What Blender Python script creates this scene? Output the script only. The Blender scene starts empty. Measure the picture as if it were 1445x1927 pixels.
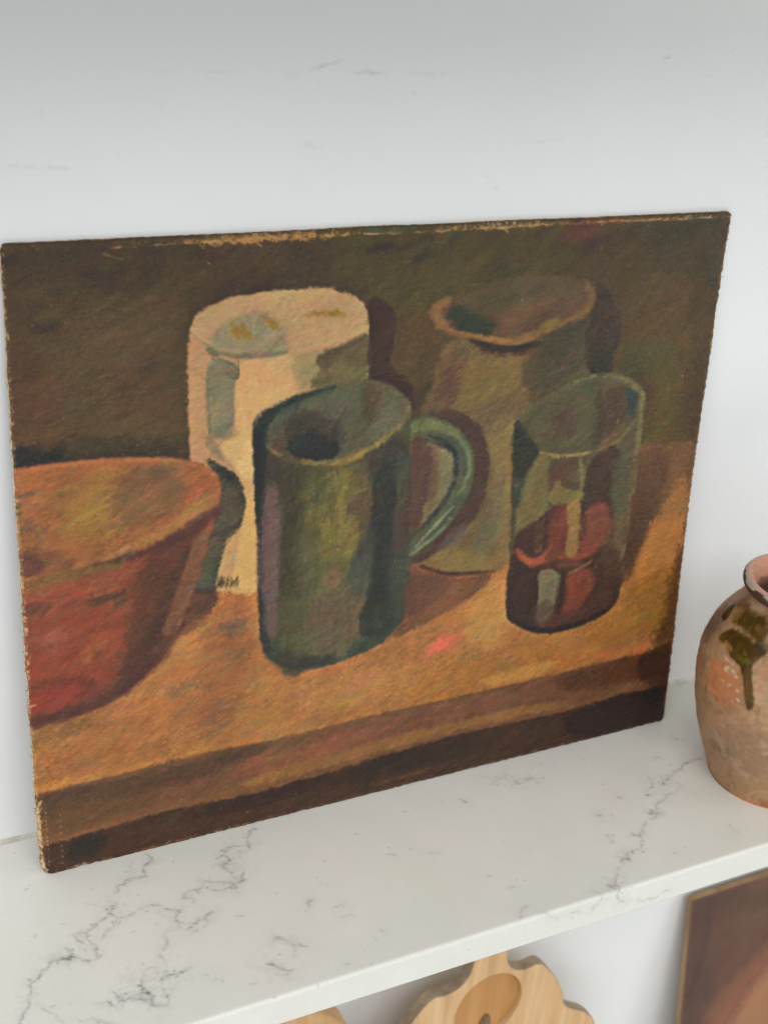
import bpy, bmesh, math
import numpy as np
from mathutils import Matrix, Vector
scene = bpy.context.scene
C = scene.collection
# ------------------------------------------------------------------ camera
cam = bpy.data.cameras.new('camera'); cam_o = bpy.data.objects.new('camera', cam); C.objects.link(cam_o)
right = Vector((0.89118752, -0.44616409, 0.0819903)); fwd = Vector((0.43338406, 0.78398171, -0.44446702)); up = Vector((0.13402633, 0.43163675, 0.89203512))
m = Matrix((right, up, -fwd)).transposed().to_4x4(); m.translation = (-0.39784539, -0.71805807, 0.6131898)
cam_o.matrix_world = m
cam.sensor_fit = 'VERTICAL'; cam.sensor_height = 24.0; cam.lens = 2531.764/1927*24
cam.clip_start = 0.02; cam.clip_end = 60
cam.dof.use_dof = True; cam.dof.focus_distance = 0.845; cam.dof.aperture_fstop = 6.2
scene.camera = cam_o
# ------------------------------------------------------------------ light
w = bpy.data.worlds.new('World'); scene.world = w; w.use_nodes = True
bg = w.node_tree.nodes['Background']; bg.inputs[0].default_value = (0.78, 0.92, 1.0, 1); bg.inputs[1].default_value = 0.27
def area(name, loc, target, sx, sy, power, col):
    l = bpy.data.lights.new(name, 'AREA'); l.shape = 'RECTANGLE'; l.size = sx; l.size_y = sy; l.energy = power; l.color = col
    o = bpy.data.objects.new(name, l); C.objects.link(o); o.location = loc
    o.rotation_euler = (Vector(target)-Vector(loc)).to_track_quat('-Z', 'Y').to_euler()
    return o
area('window_light', (-0.7, -1.5, 1.5), (0.0, 0.0, 0.0), 2.6, 1.1, 35.0, (1.0, 0.995, 0.985))
area('side_light', (1.2, -0.9, 0.4), (0.1, 0.0, 0.05), 0.6, 0.6, 4.8, (1.0, 0.98, 0.94))
area('room_light', (-1.1, -1.3, 0.15), (0.0, 0.0, 0.05), 0.9, 0.8, 4.8, (1.0, 0.992, 0.98))
area('low_fill_light', (0.2, -1.0, -0.40), (0.2, 0.0, -0.30), 1.2, 0.3, 2.4, (1.0, 0.99, 0.97))  # added fill lamp, brightens the wall below the shelf
scene.view_settings.view_transform = 'Standard'; scene.view_settings.look = 'None'
scene.view_settings.exposure = 0.0; scene.view_settings.gamma = 1.0; scene.view_settings.use_curve_mapping = False
# ------------------------------------------------------------------ helpers
def srgb(c):
    c = np.asarray(c, np.float32)
    return np.where(c <= .04045, c/12.92, ((np.clip(c, 0, None)+.055)/1.055)**2.4)
def link(name, me, mat=None, parent=None, smooth=False):
    o = bpy.data.objects.new(name, me); C.objects.link(o)
    if mat: me.materials.append(mat)
    if parent: o.parent = parent
    if smooth: me.polygons.foreach_set('use_smooth', np.ones(len(me.polygons), bool))
    return o
def empty(name, loc=(0, 0, 0)):
    o = bpy.data.objects.new(name, None); C.objects.link(o); o.location = loc; o.empty_display_size = .05
    return o
def tag(o, label=None, cat=None, kind=None, group=None):
    if label: o['label'] = label
    if cat: o['category'] = cat
    if kind: o['kind'] = kind
    if group: o['group'] = group
    return o
def grid_mesh(name, co, cols=None, extra=None, closed=False):
    """co: (ny, nx, 3) vertex grid -> quad mesh; cols: linear rgb per vertex; closed joins the last column to the first"""
    ny, nx = co.shape[:2]
    me = bpy.data.meshes.new(name)
    idx = np.arange(ny*nx, dtype=np.int32).reshape(ny, nx)
    if closed: idx = np.concatenate([idx, idx[:, :1]], 1)
    q = np.stack([idx[:-1, :-1], idx[1:, :-1], idx[1:, 1:], idx[:-1, 1:]], -1).reshape(-1, 4)
    me.vertices.add(ny*nx); me.vertices.foreach_set('co', np.ascontiguousarray(co, np.float32).ravel())
    me.loops.add(q.size); me.loops.foreach_set('vertex_index', q.ravel())
    me.polygons.add(len(q)); me.polygons.foreach_set('loop_start', np.arange(0, q.size, 4, dtype=np.int32))
    me.update(calc_edges=True)
    if cols is not None: colour(me, cols)
    if extra is not None:
        a = me.attributes.new('gloss', 'FLOAT', 'POINT'); a.data.foreach_set('value', np.ascontiguousarray(extra, np.float32).ravel())
    return me
def colour(me, cols):
    a = me.color_attributes.new('Col', 'FLOAT_COLOR', 'POINT')
    rgba = np.ones((len(me.vertices), 4), np.float32); rgba[:, :3] = np.asarray(cols, np.float32).reshape(-1, 3)
    a.data.foreach_set('color', rgba.ravel())
def raw_mesh(name, v, f):
    me = bpy.data.meshes.new(name); me.from_pydata([tuple(map(float, p)) for p in v], [], f); me.update(); return me
class Mat:
    def __init__(s, name, rough=.5, spec=.5):
        s.m = bpy.data.materials.new(name); s.m.use_nodes = True; s.nt = s.m.node_tree
        s.b = s.nt.nodes['Principled BSDF']; s.b.inputs['Roughness'].default_value = rough; s.b.inputs['Specular IOR Level'].default_value = spec
    def n(s, t, **kw):
        x = s.nt.nodes.new(t)
        for k, v in kw.items():
            if k in x.inputs: x.inputs[k].default_value = v
            else: setattr(x, k, v)
        return x
    def l(s, a, b): s.nt.links.new(a, b)
    def coord(s, scale=(1, 1, 1)):
        t = s.n('ShaderNodeTexCoord'); mp = s.n('ShaderNodeMapping'); mp.inputs['Scale'].default_value = scale
        s.l(t.outputs['Object'], mp.inputs[0]); return mp.outputs[0]
    def noise(s, scale, detail=3, rough=.55, vec=None):
        x = s.n('ShaderNodeTexNoise', Scale=scale, Detail=detail, Roughness=rough)
        s.l(vec or s.coord(), x.inputs['Vector']); return x.outputs['Fac']
    def ramp(s, fac, stops):
        r = s.n('ShaderNodeValToRGB'); e = r.color_ramp.elements
        while len(e) < len(stops): e.new(.5)
        for k, (p, c) in enumerate(stops):
            e[k].position = p; e[k].color = (*c, 1) if not np.isscalar(c) else (c, c, c, 1)
        s.l(fac, r.inputs[0]); return r.outputs[0]
    def mixc(s, a, b, fac, mode='MIX'):
        x = s.n('ShaderNodeMix', data_type='RGBA', blend_type=mode)
        for sock, v in ((x.inputs[6], a), (x.inputs[7], b), (x.inputs[0], fac)):
            if hasattr(v, 'links'): s.l(v, sock)
            elif np.isscalar(v): sock.default_value = v
            else: sock.default_value = (*v, 1)
        return x.outputs[2]
    def vcol(s): return s.n('ShaderNodeVertexColor', layer_name='Col').outputs[0]
    def base(s, sock): s.l(sock, s.b.inputs['Base Color'])
    def bump(s, h, strength=.3, dist=.001, prev=None):
        x = s.n('ShaderNodeBump', Strength=strength, Distance=dist); s.l(h, x.inputs['Height'])
        if prev: s.l(prev, x.inputs['Normal'])
        s.l(x.outputs[0], s.b.inputs['Normal']); return x.outputs[0]
# ------------------------------------------------------------------ paint tools
class Painter:
    """A small oil painter working on a raster in board millimetres (x right, y down)."""
    def __init__(s, wmm, hmm, step, base, seed=3):
        s.step = step; s.dry = 0.
        s.nx = int(round(wmm/step))+1; s.ny = int(round(hmm/step))+1
        s.c = np.empty((s.ny, s.nx, 3), np.float32); s.c[:] = np.array(base, np.float32)/255
        s.h = np.zeros((s.ny, s.nx), np.float32)
        s.rng = np.random.default_rng(seed)
        s.rag = s.noise(1.1)*.35+s.noise(2.4)*.5+s.noise(5.5)*.4
        s.tex = np.clip(.5+.20*s.noise_rot(1.2, 3.5, .45)+.22*s.noise_rot(3., 3.5, .5)+.20*s.noise(1.0)+.12*s.noise(6.), 0, 1)     # drag of a loaded brush
    def noise_rot(s, cell, stretch, ang):
        x, y = np.meshgrid(np.arange(s.nx, dtype=np.float32)*s.step, np.arange(s.ny, dtype=np.float32)*s.step)
        u = (x*np.cos(ang)-y*np.sin(ang))/(cell*stretch); v = (x*np.sin(ang)+y*np.cos(ang))/cell
        u -= u.min(); v -= v.min(); ui = u.astype(int); vi = v.astype(int); fu = u-ui; fv = v-vi
        fu = fu*fu*(3-2*fu); fv = fv*fv*(3-2*fv)
        g = s.rng.standard_normal((vi.max()+2, ui.max()+2)).astype(np.float32)
        return (g[vi, ui]*(1-fu)+g[vi, ui+1]*fu)*(1-fv)+(g[vi+1, ui]*(1-fu)+g[vi+1, ui+1]*fu)*fv
    def noise(s, cell, sx=1.0, sy=1.0):
        gx = max(2, int(s.nx*s.step/(cell*sx))+3); gy = max(2, int(s.ny*s.step/(cell*sy))+3)
        g = s.rng.standard_normal((gy, gx)).astype(np.float32)
        x = np.arange(s.nx)*s.step/(cell*sx); y = np.arange(s.ny)*s.step/(cell*sy)
        xi = x.astype(int); yi = y.astype(int); fx = x-xi; fy = y-yi
        fx = fx*fx*(3-2*fx); fy = (fy*fy*(3-2*fy))[:, None]
        xi = np.clip(xi, 0, gx-2); yi = np.clip(yi, 0, gy-2)
        r = g[:, xi]*(1-fx)+g[:, xi+1]*fx
        return (r[yi]*(1-fy)+r[yi+1]*fy).astype(np.float32)
    @staticmethod
    def blur(a, r):
        r = int(max(1, round(r)))
        for ax in (0, 1):
            for _ in range(2):
                p = np.pad(a, [(r+1, r) if k == ax else (0, 0) for k in (0, 1)], mode='edge')
                cs = np.cumsum(p, axis=ax, dtype=np.float32)
                n = a.shape[ax]
                if ax == 0: a = (cs[2*r+1:2*r+1+n]-cs[:n])/(2*r+1)
                else: a = (cs[:, 2*r+1:2*r+1+n]-cs[:, :n])/(2*r+1)
        return a
    @staticmethod
    def spline(p, closed, k=7):
        p = np.asarray(p, float); n = len(p); out = []
        t = np.linspace(0, 1, k, endpoint=False)[:, None]
        for i in range(n if closed else n-1):
            if closed: a, b, c, d = p[i-1], p[i], p[(i+1) % n], p[(i+2) % n]
            else: a, b, c, d = p[max(i-1, 0)], p[i], p[i+1], p[min(i+2, n-1)]
            out.append(.5*(2*b+(c-a)*t+(2*a-5*b+4*c-d)*t*t+(3*b-a-3*c+d)*t**3))
        if not closed: out.append(p[-1:])
        return np.concatenate(out)
    def poly(s, col, pts, feather=2., alpha=1., rag=.5, hard=False, lift=.3):
        p = (np.asarray(pts, float) if hard else s.spline(pts, True))/s.step
        f = max(1., feather/s.step); pad = int(3*f)+4
        x0, y0 = np.floor(p.min(0)).astype(int)-pad; x1, y1 = np.ceil(p.max(0)).astype(int)+pad
        x0 = max(x0, 0); y0 = max(y0, 0); x1 = min(x1, s.nx-1); y1 = min(y1, s.ny-1)
        if x1 <= x0 or y1 <= y0: return
        w, h = x1-x0+1, y1-y0+1
        tog = np.zeros((h, w+1), np.int32)
        q = p-[x0, y0]
        for a, b in zip(q, np.roll(q, -1, 0)):
            if a[1] == b[1]: continue
            if a[1] > b[1]: a, b = b, a
            r = np.arange(max(0, int(np.ceil(a[1]))), min(h, int(np.ceil(b[1]))))
            if not len(r): continue
            xs = np.clip(np.ceil(a[0]+(r-a[1])*(b[0]-a[0])/(b[1]-a[1])), 0, w).astype(int)
            np.add.at(tog, (r, xs), 1)
        m = (np.cumsum(tog, 1)[:, :w] % 2).astype(np.float32)
        m = s.blur(m, f)
        n = s.rag[y0:y1+1, x0:x1+1]
        ox, oy = s.rng.integers(0, s.nx), s.rng.integers(0, s.ny)
        t = np.take(np.take(s.tex, np.arange(y0+oy, y1+1+oy) % s.ny, 0), np.arange(x0+ox, x1+1+ox) % s.nx, 1)
        m = np.clip((m-.5+(n*.22+(t-.5)*.22)*rag*4*m*(1-m))*1.7+.5, 0, 1)
        m = m*m*(3-2*m)*alpha*(1-s.dry*(1-t))
        s._mix(y0, y1, x0, x1, m, col, lift)
    def _mix(s, y0, y1, x0, x1, m, col, lift):
        c = s.c[y0:y1+1, x0:x1+1]
        c += (np.array(col, np.float32)/255-c)*m[..., None]
        s.h[y0:y1+1, x0:x1+1] += m*lift*.15
    def stroke(s, col, pts, width, feather=1., alpha=1., rag=.5, lift=.6):
        p = s.spline(pts, False, 5)/s.step if len(pts) > 2 else np.asarray(pts, float)/s.step
        wd = np.atleast_1d(np.asarray(width, float))/s.step/2
        rad = np.interp(np.linspace(0, 1, len(p)), np.linspace(0, 1, len(wd)), wd) if len(wd) > 1 else np.full(len(p), wd[0])
        f = max(.8, feather/s.step); pad = int(rad.max()+2*f)+3
        x0, y0 = np.floor(p.min(0)).astype(int)-pad; x1, y1 = np.ceil(p.max(0)).astype(int)+pad
        x0 = max(x0, 0); y0 = max(y0, 0); x1 = min(x1, s.nx-1); y1 = min(y1, s.ny-1)
        if x1 <= x0 or y1 <= y0: return
        X, Y = np.meshgrid(np.arange(x0, x1+1, dtype=np.float32), np.arange(y0, y1+1, dtype=np.float32))
        d = np.full(X.shape, 1e9, np.float32)
        for i in range(len(p)-1):
            a = p[i]; v = p[i+1]-a; L = max(v@v, 1e-9)
            t = np.clip(((X-a[0])*v[0]+(Y-a[1])*v[1])/L, 0, 1)
            e = np.hypot(X-a[0]-t*v[0], Y-a[1]-t*v[1])-(rad[i]+(rad[i+1]-rad[i])*t)
            d = np.minimum(d, e)
        d = d+s.rag[y0:y1+1, x0:x1+1]*rag*np.minimum(f*1.2, rad.mean()*.8)
        m = np.clip(.5-d/(2*f), 0, 1); m = m*m*(3-2*m)*alpha*(1-s.dry*.8*(1-s.tex[y0:y1+1, x0:x1+1]))
        s._mix(y0, y1, x0, x1, m, col, lift)
    def brush(s, n, length, width, ang, spread=.35, alpha=.35, jit=.025, box=None):
        """n short strokes that pick up the colour under them and drag it along"""
        H, W = s.ny, s.nx
        bx = box or (0, 0, W*s.step, H*s.step)
        cx = s.rng.uniform(bx[0], bx[2], n)/s.step; cy = s.rng.uniform(bx[1], bx[3], n)/s.step
        L = length/s.step*s.rng.uniform(.5, 1.4, n)/2; R = width/s.step*s.rng.uniform(.5, 1.4, n)/2
        A = ang+s.rng.normal(0, spread, n); al = alpha*s.rng.uniform(.4, 1, n)
        J = s.rng.normal(0, jit, (n, 1))+s.rng.normal(0, jit*.45, (n, 3))
        ph = s.rng.uniform(0, 99, n)
        for i in range(n):
            r = int(L[i]+R[i])+2
            x, y = int(cx[i]), int(cy[i])
            x0, x1, y0, y1 = max(0, x-r), min(W-1, x+r), max(0, y-r), min(H-1, y+r)
            if x1 <= x0 or y1 <= y0: continue
            ca, sa = np.cos(A[i]), np.sin(A[i])
            dx = np.arange(x0, x1+1, dtype=np.float32)[None]-x; dy = np.arange(y0, y1+1, dtype=np.float32)[:, None]-y
            t = dx*ca-dy*sa; q = dx*sa+dy*ca
            m = np.clip((L[i]-np.abs(t))/(R[i]+1), 0, 1)*np.clip((R[i]-np.abs(q)), 0, 1)
            bris = .65+.35*np.sin(q*2.3+ph[i])*np.sin(q*.9+ph[i]*1.7)
            m = m*bris*al[i]
            sx = min(W-1, max(0, int(x-ca*L[i]*.4))); sy = min(H-1, max(0, int(y+sa*L[i]*.4)))
            col = np.clip((s.c[sy, sx]*.4+s.c[min(y, H-1), min(x, W-1)]*.6)*(1+J[i]*2), 0, 1)
            c = s.c[y0:y1+1, x0:x1+1]
            dd = np.abs(c-col).sum(-1); m = m*np.clip(1.25-dd*5., .0, 1)     # stay within the shape painted
            c += (col-c)*m[..., None]
            s.h[y0:y1+1, x0:x1+1] += m*(bris-.6)*.35
    def specks(s, n, col, size=(.35, .8), alpha=.7, box=None):
        bx = box or (2, 2, s.nx*s.step-2, s.ny*s.step-2)
        for i in range(n):
            x = s.rng.uniform(bx[0], bx[2]); y = s.rng.uniform(bx[1], bx[3])
            a = s.rng.uniform(0, 6.28); l = s.rng.exponential(.5)
            s.stroke(col, [(x, y), (x+np.cos(a)*l, y+np.sin(a)*l)], s.rng.uniform(*size), .3, alpha*s.rng.uniform(.4, 1), 0)
def finish(p):
    """surface wear of the old canvas: worn borders, grain, dust, scratches"""
    r = p.rng
    def wear(col, pts, n, size, spread, al, vert=False):
        q = np.asarray(pts, float)
        for _ in range(n):
            k = r.uniform(0, len(q)-1); i = min(int(k), len(q)-2); a = q[i]+(q[i+1]-q[i])*(k-i)+r.normal(0, 1, 2)*spread
            l = min(r.exponential(size*.9), size*2.5); an = r.normal(1.57 if vert else .1, .5)
            p.stroke(col, [a, a+np.array([math.cos(an), -math.sin(an)])*l], size*r.uniform(.35, .9), .5, al*r.uniform(.2, .9), .8)
    # bare canvas along the top, greenish and rust touches
    wear((182, 134, 78), [(112, 3.0), (188, 2.6)], 420, 1.7, (9, 1.0), .9); wear((190, 144, 90), [(262, 3.), (352, 2.6)], 190, 1.3, (8, .8), .75)
    wear((168, 118, 66), [(365, 3.2), (470, 3.2)], 170, 1.2, (8, .7), .7); wear((120, 84, 48), [(0, 2), (500, 2)], 420, 1.3, (3, .9), .6)
    wear((48, 84, 66), [(212, 1.4), (250, 1.4)], 40, 1.8, (6, .6), .8); wear((70, 78, 40), [(60, 1.6), (130, 1.6)], 40, 1.6, (6, .6), .7)
    wear((214, 190, 160), [(290, 1.), (330, 1.)], 22, 1.0, (8, .5), .8); wear((214, 190, 160), [(455, 2.5), (495, 3)], 26, .9, (4, 1.), .8)
    wear((132, 92, 58), [(0, 6), (200, 8)], 60, .8, (10, 5), .35)
    # pale fold line of the canvas along the top
    for k in range(150):
        x = r.uniform(60, 497); y = 3.3+.5*math.sin(x*.03)+r.normal(0, .25)
        p.stroke((176, 132, 84) if r.uniform() < .7 else (206, 178, 144), [(x, y), (x+r.uniform(2, 7), y+r.normal(0, .2))], r.uniform(.4, .9), .4, r.uniform(.15, .7), .8)
    for k in range(90):
        y = r.uniform(8, 400)
        p.stroke((168, 124, 78), [(498.6, y), (498.4+r.normal(0, .3), y+r.uniform(2, 7))], r.uniform(.6, 1.1), .4, r.uniform(.2, .75), .8)
    # right border
    wear((150, 104, 60), [(498.3, 4), (498, 400)], 420, 1.4, (.9, 6), .65, True); wear((74, 56, 40), [(494, 4), (494, 400)], 120, 2.2, (2.2, 6), .6, True); wear((52, 66, 52), [(497, 60), (497, 160)], 40, 1.6, (1, 6), .7, True)
    wear((124, 84, 48), [(490, 8), (492, 60)], 40, 1.4, (3, 8), .6, True)
    # left border
    wear((206, 170, 116), [(.4, 10), (.4, 395)], 420, 1.0, (.4, 5), .85, True); wear((232, 206, 160), [(.8, 350), (1.2, 402)], 120, 1.6, (.5, 4), .9, True); wear((178, 96, 44), [(3, 352), (4, 392)], 50, 1.2, (1.2, 6), .6, True)
    wear((236, 214, 176), [(.8, 225), (1, 262)], 26, 1.4, (.5, 8), .9, True); wear((50, 84, 62), [(1.5, 132), (1.5, 160)], 14, 1.8, (.7, 4), .7, True)
    # lower border
    wear((150, 110, 66), [(10, 404.6), (490, 404.6)], 420, 1.1, (4, .5), .65); wear((230, 206, 170), [(18, 404.4), (34, 404.8)], 22, 1.0, (2, .4), .9); wear((222, 196, 158), [(120, 404.6), (150, 404.6)], 16, .9, (4, .4), .8)
    # tack-like dots near the lower left border
    for k in range(16): p.stroke((206, 190, 172), [(5.2+r.normal(0, .25), 352+k*3.1), (5.4, 352.6+k*3.1)], .7, .3, r.uniform(.1, .7), 0)
    for k in range(9): p.stroke((176, 150, 122), [(14+r.normal(0, .4), 362+k*4.6+r.normal(0, 1)), (14.5, 363+k*4.6)], .6, .3, r.uniform(.2, .7), 0)
    # dust, fibres, hairline scratches
    p.specks(700, (160, 138, 110), (.25, .5), .45); p.specks(90, (222, 206, 182), (.3, .6), .7); p.specks(420, (34, 26, 22), (.3, .8), .45)
    p.specks(120, (190, 168, 138), (.25, .5), .5, (0, 0, 200, 150))
    for _ in range(70):
        x, y = r.uniform(5, 495), r.uniform(5, 400); a = r.choice([.5, -1.2, .3]) + r.normal(0, .3); l = r.uniform(2, 9)
        p.stroke((186, 160, 128) if r.uniform() < .6 else (36, 28, 24), [(x, y), (x+math.cos(a)*l*.5+r.normal(0, .3), y-math.sin(a)*l*.5), (x+math.cos(a)*l, y-math.sin(a)*l)], .35, .3, r.uniform(.12, .45), 0)
    # tonal grain of thin paint over the weave, running with the brush
    amp = np.clip(1+.45*p.noise(18), .35, 2)
    g = amp*(p.noise_rot(.9, 2.2, .45)*.030+p.noise(.8)*.020+p.noise_rot(2.0, 3.2, .5)*.020)+p.noise(9)*.020+p.noise(26)*.022
    # broken scumbles of umber, olive and rose dragged over everything
    for col, cell, amt in (((112, 92, 50), 15, .10), ((96, 60, 50), 19, .10), ((80, 84, 62), 12, .08), ((60, 46, 40), 8, .10)):
        m = np.clip(p.noise(cell, 1.5, .7)*.6+p.noise(cell*.3, 1.6, .7)*.5-.35, 0, 1)*amt*2.2
        lum = p.c.mean(-1, keepdims=True); tgt = np.array(col, np.float32)/255; tgt = tgt*(lum/tgt.mean())
        p.c += (tgt-p.c)*np.clip(m, 0, .5)[..., None]
    p.c *= (1+g)[..., None]
    p.c += p.noise(1.2)[..., None]*.004
    np.clip(p.c, 0, 1, out=p.c)
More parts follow.
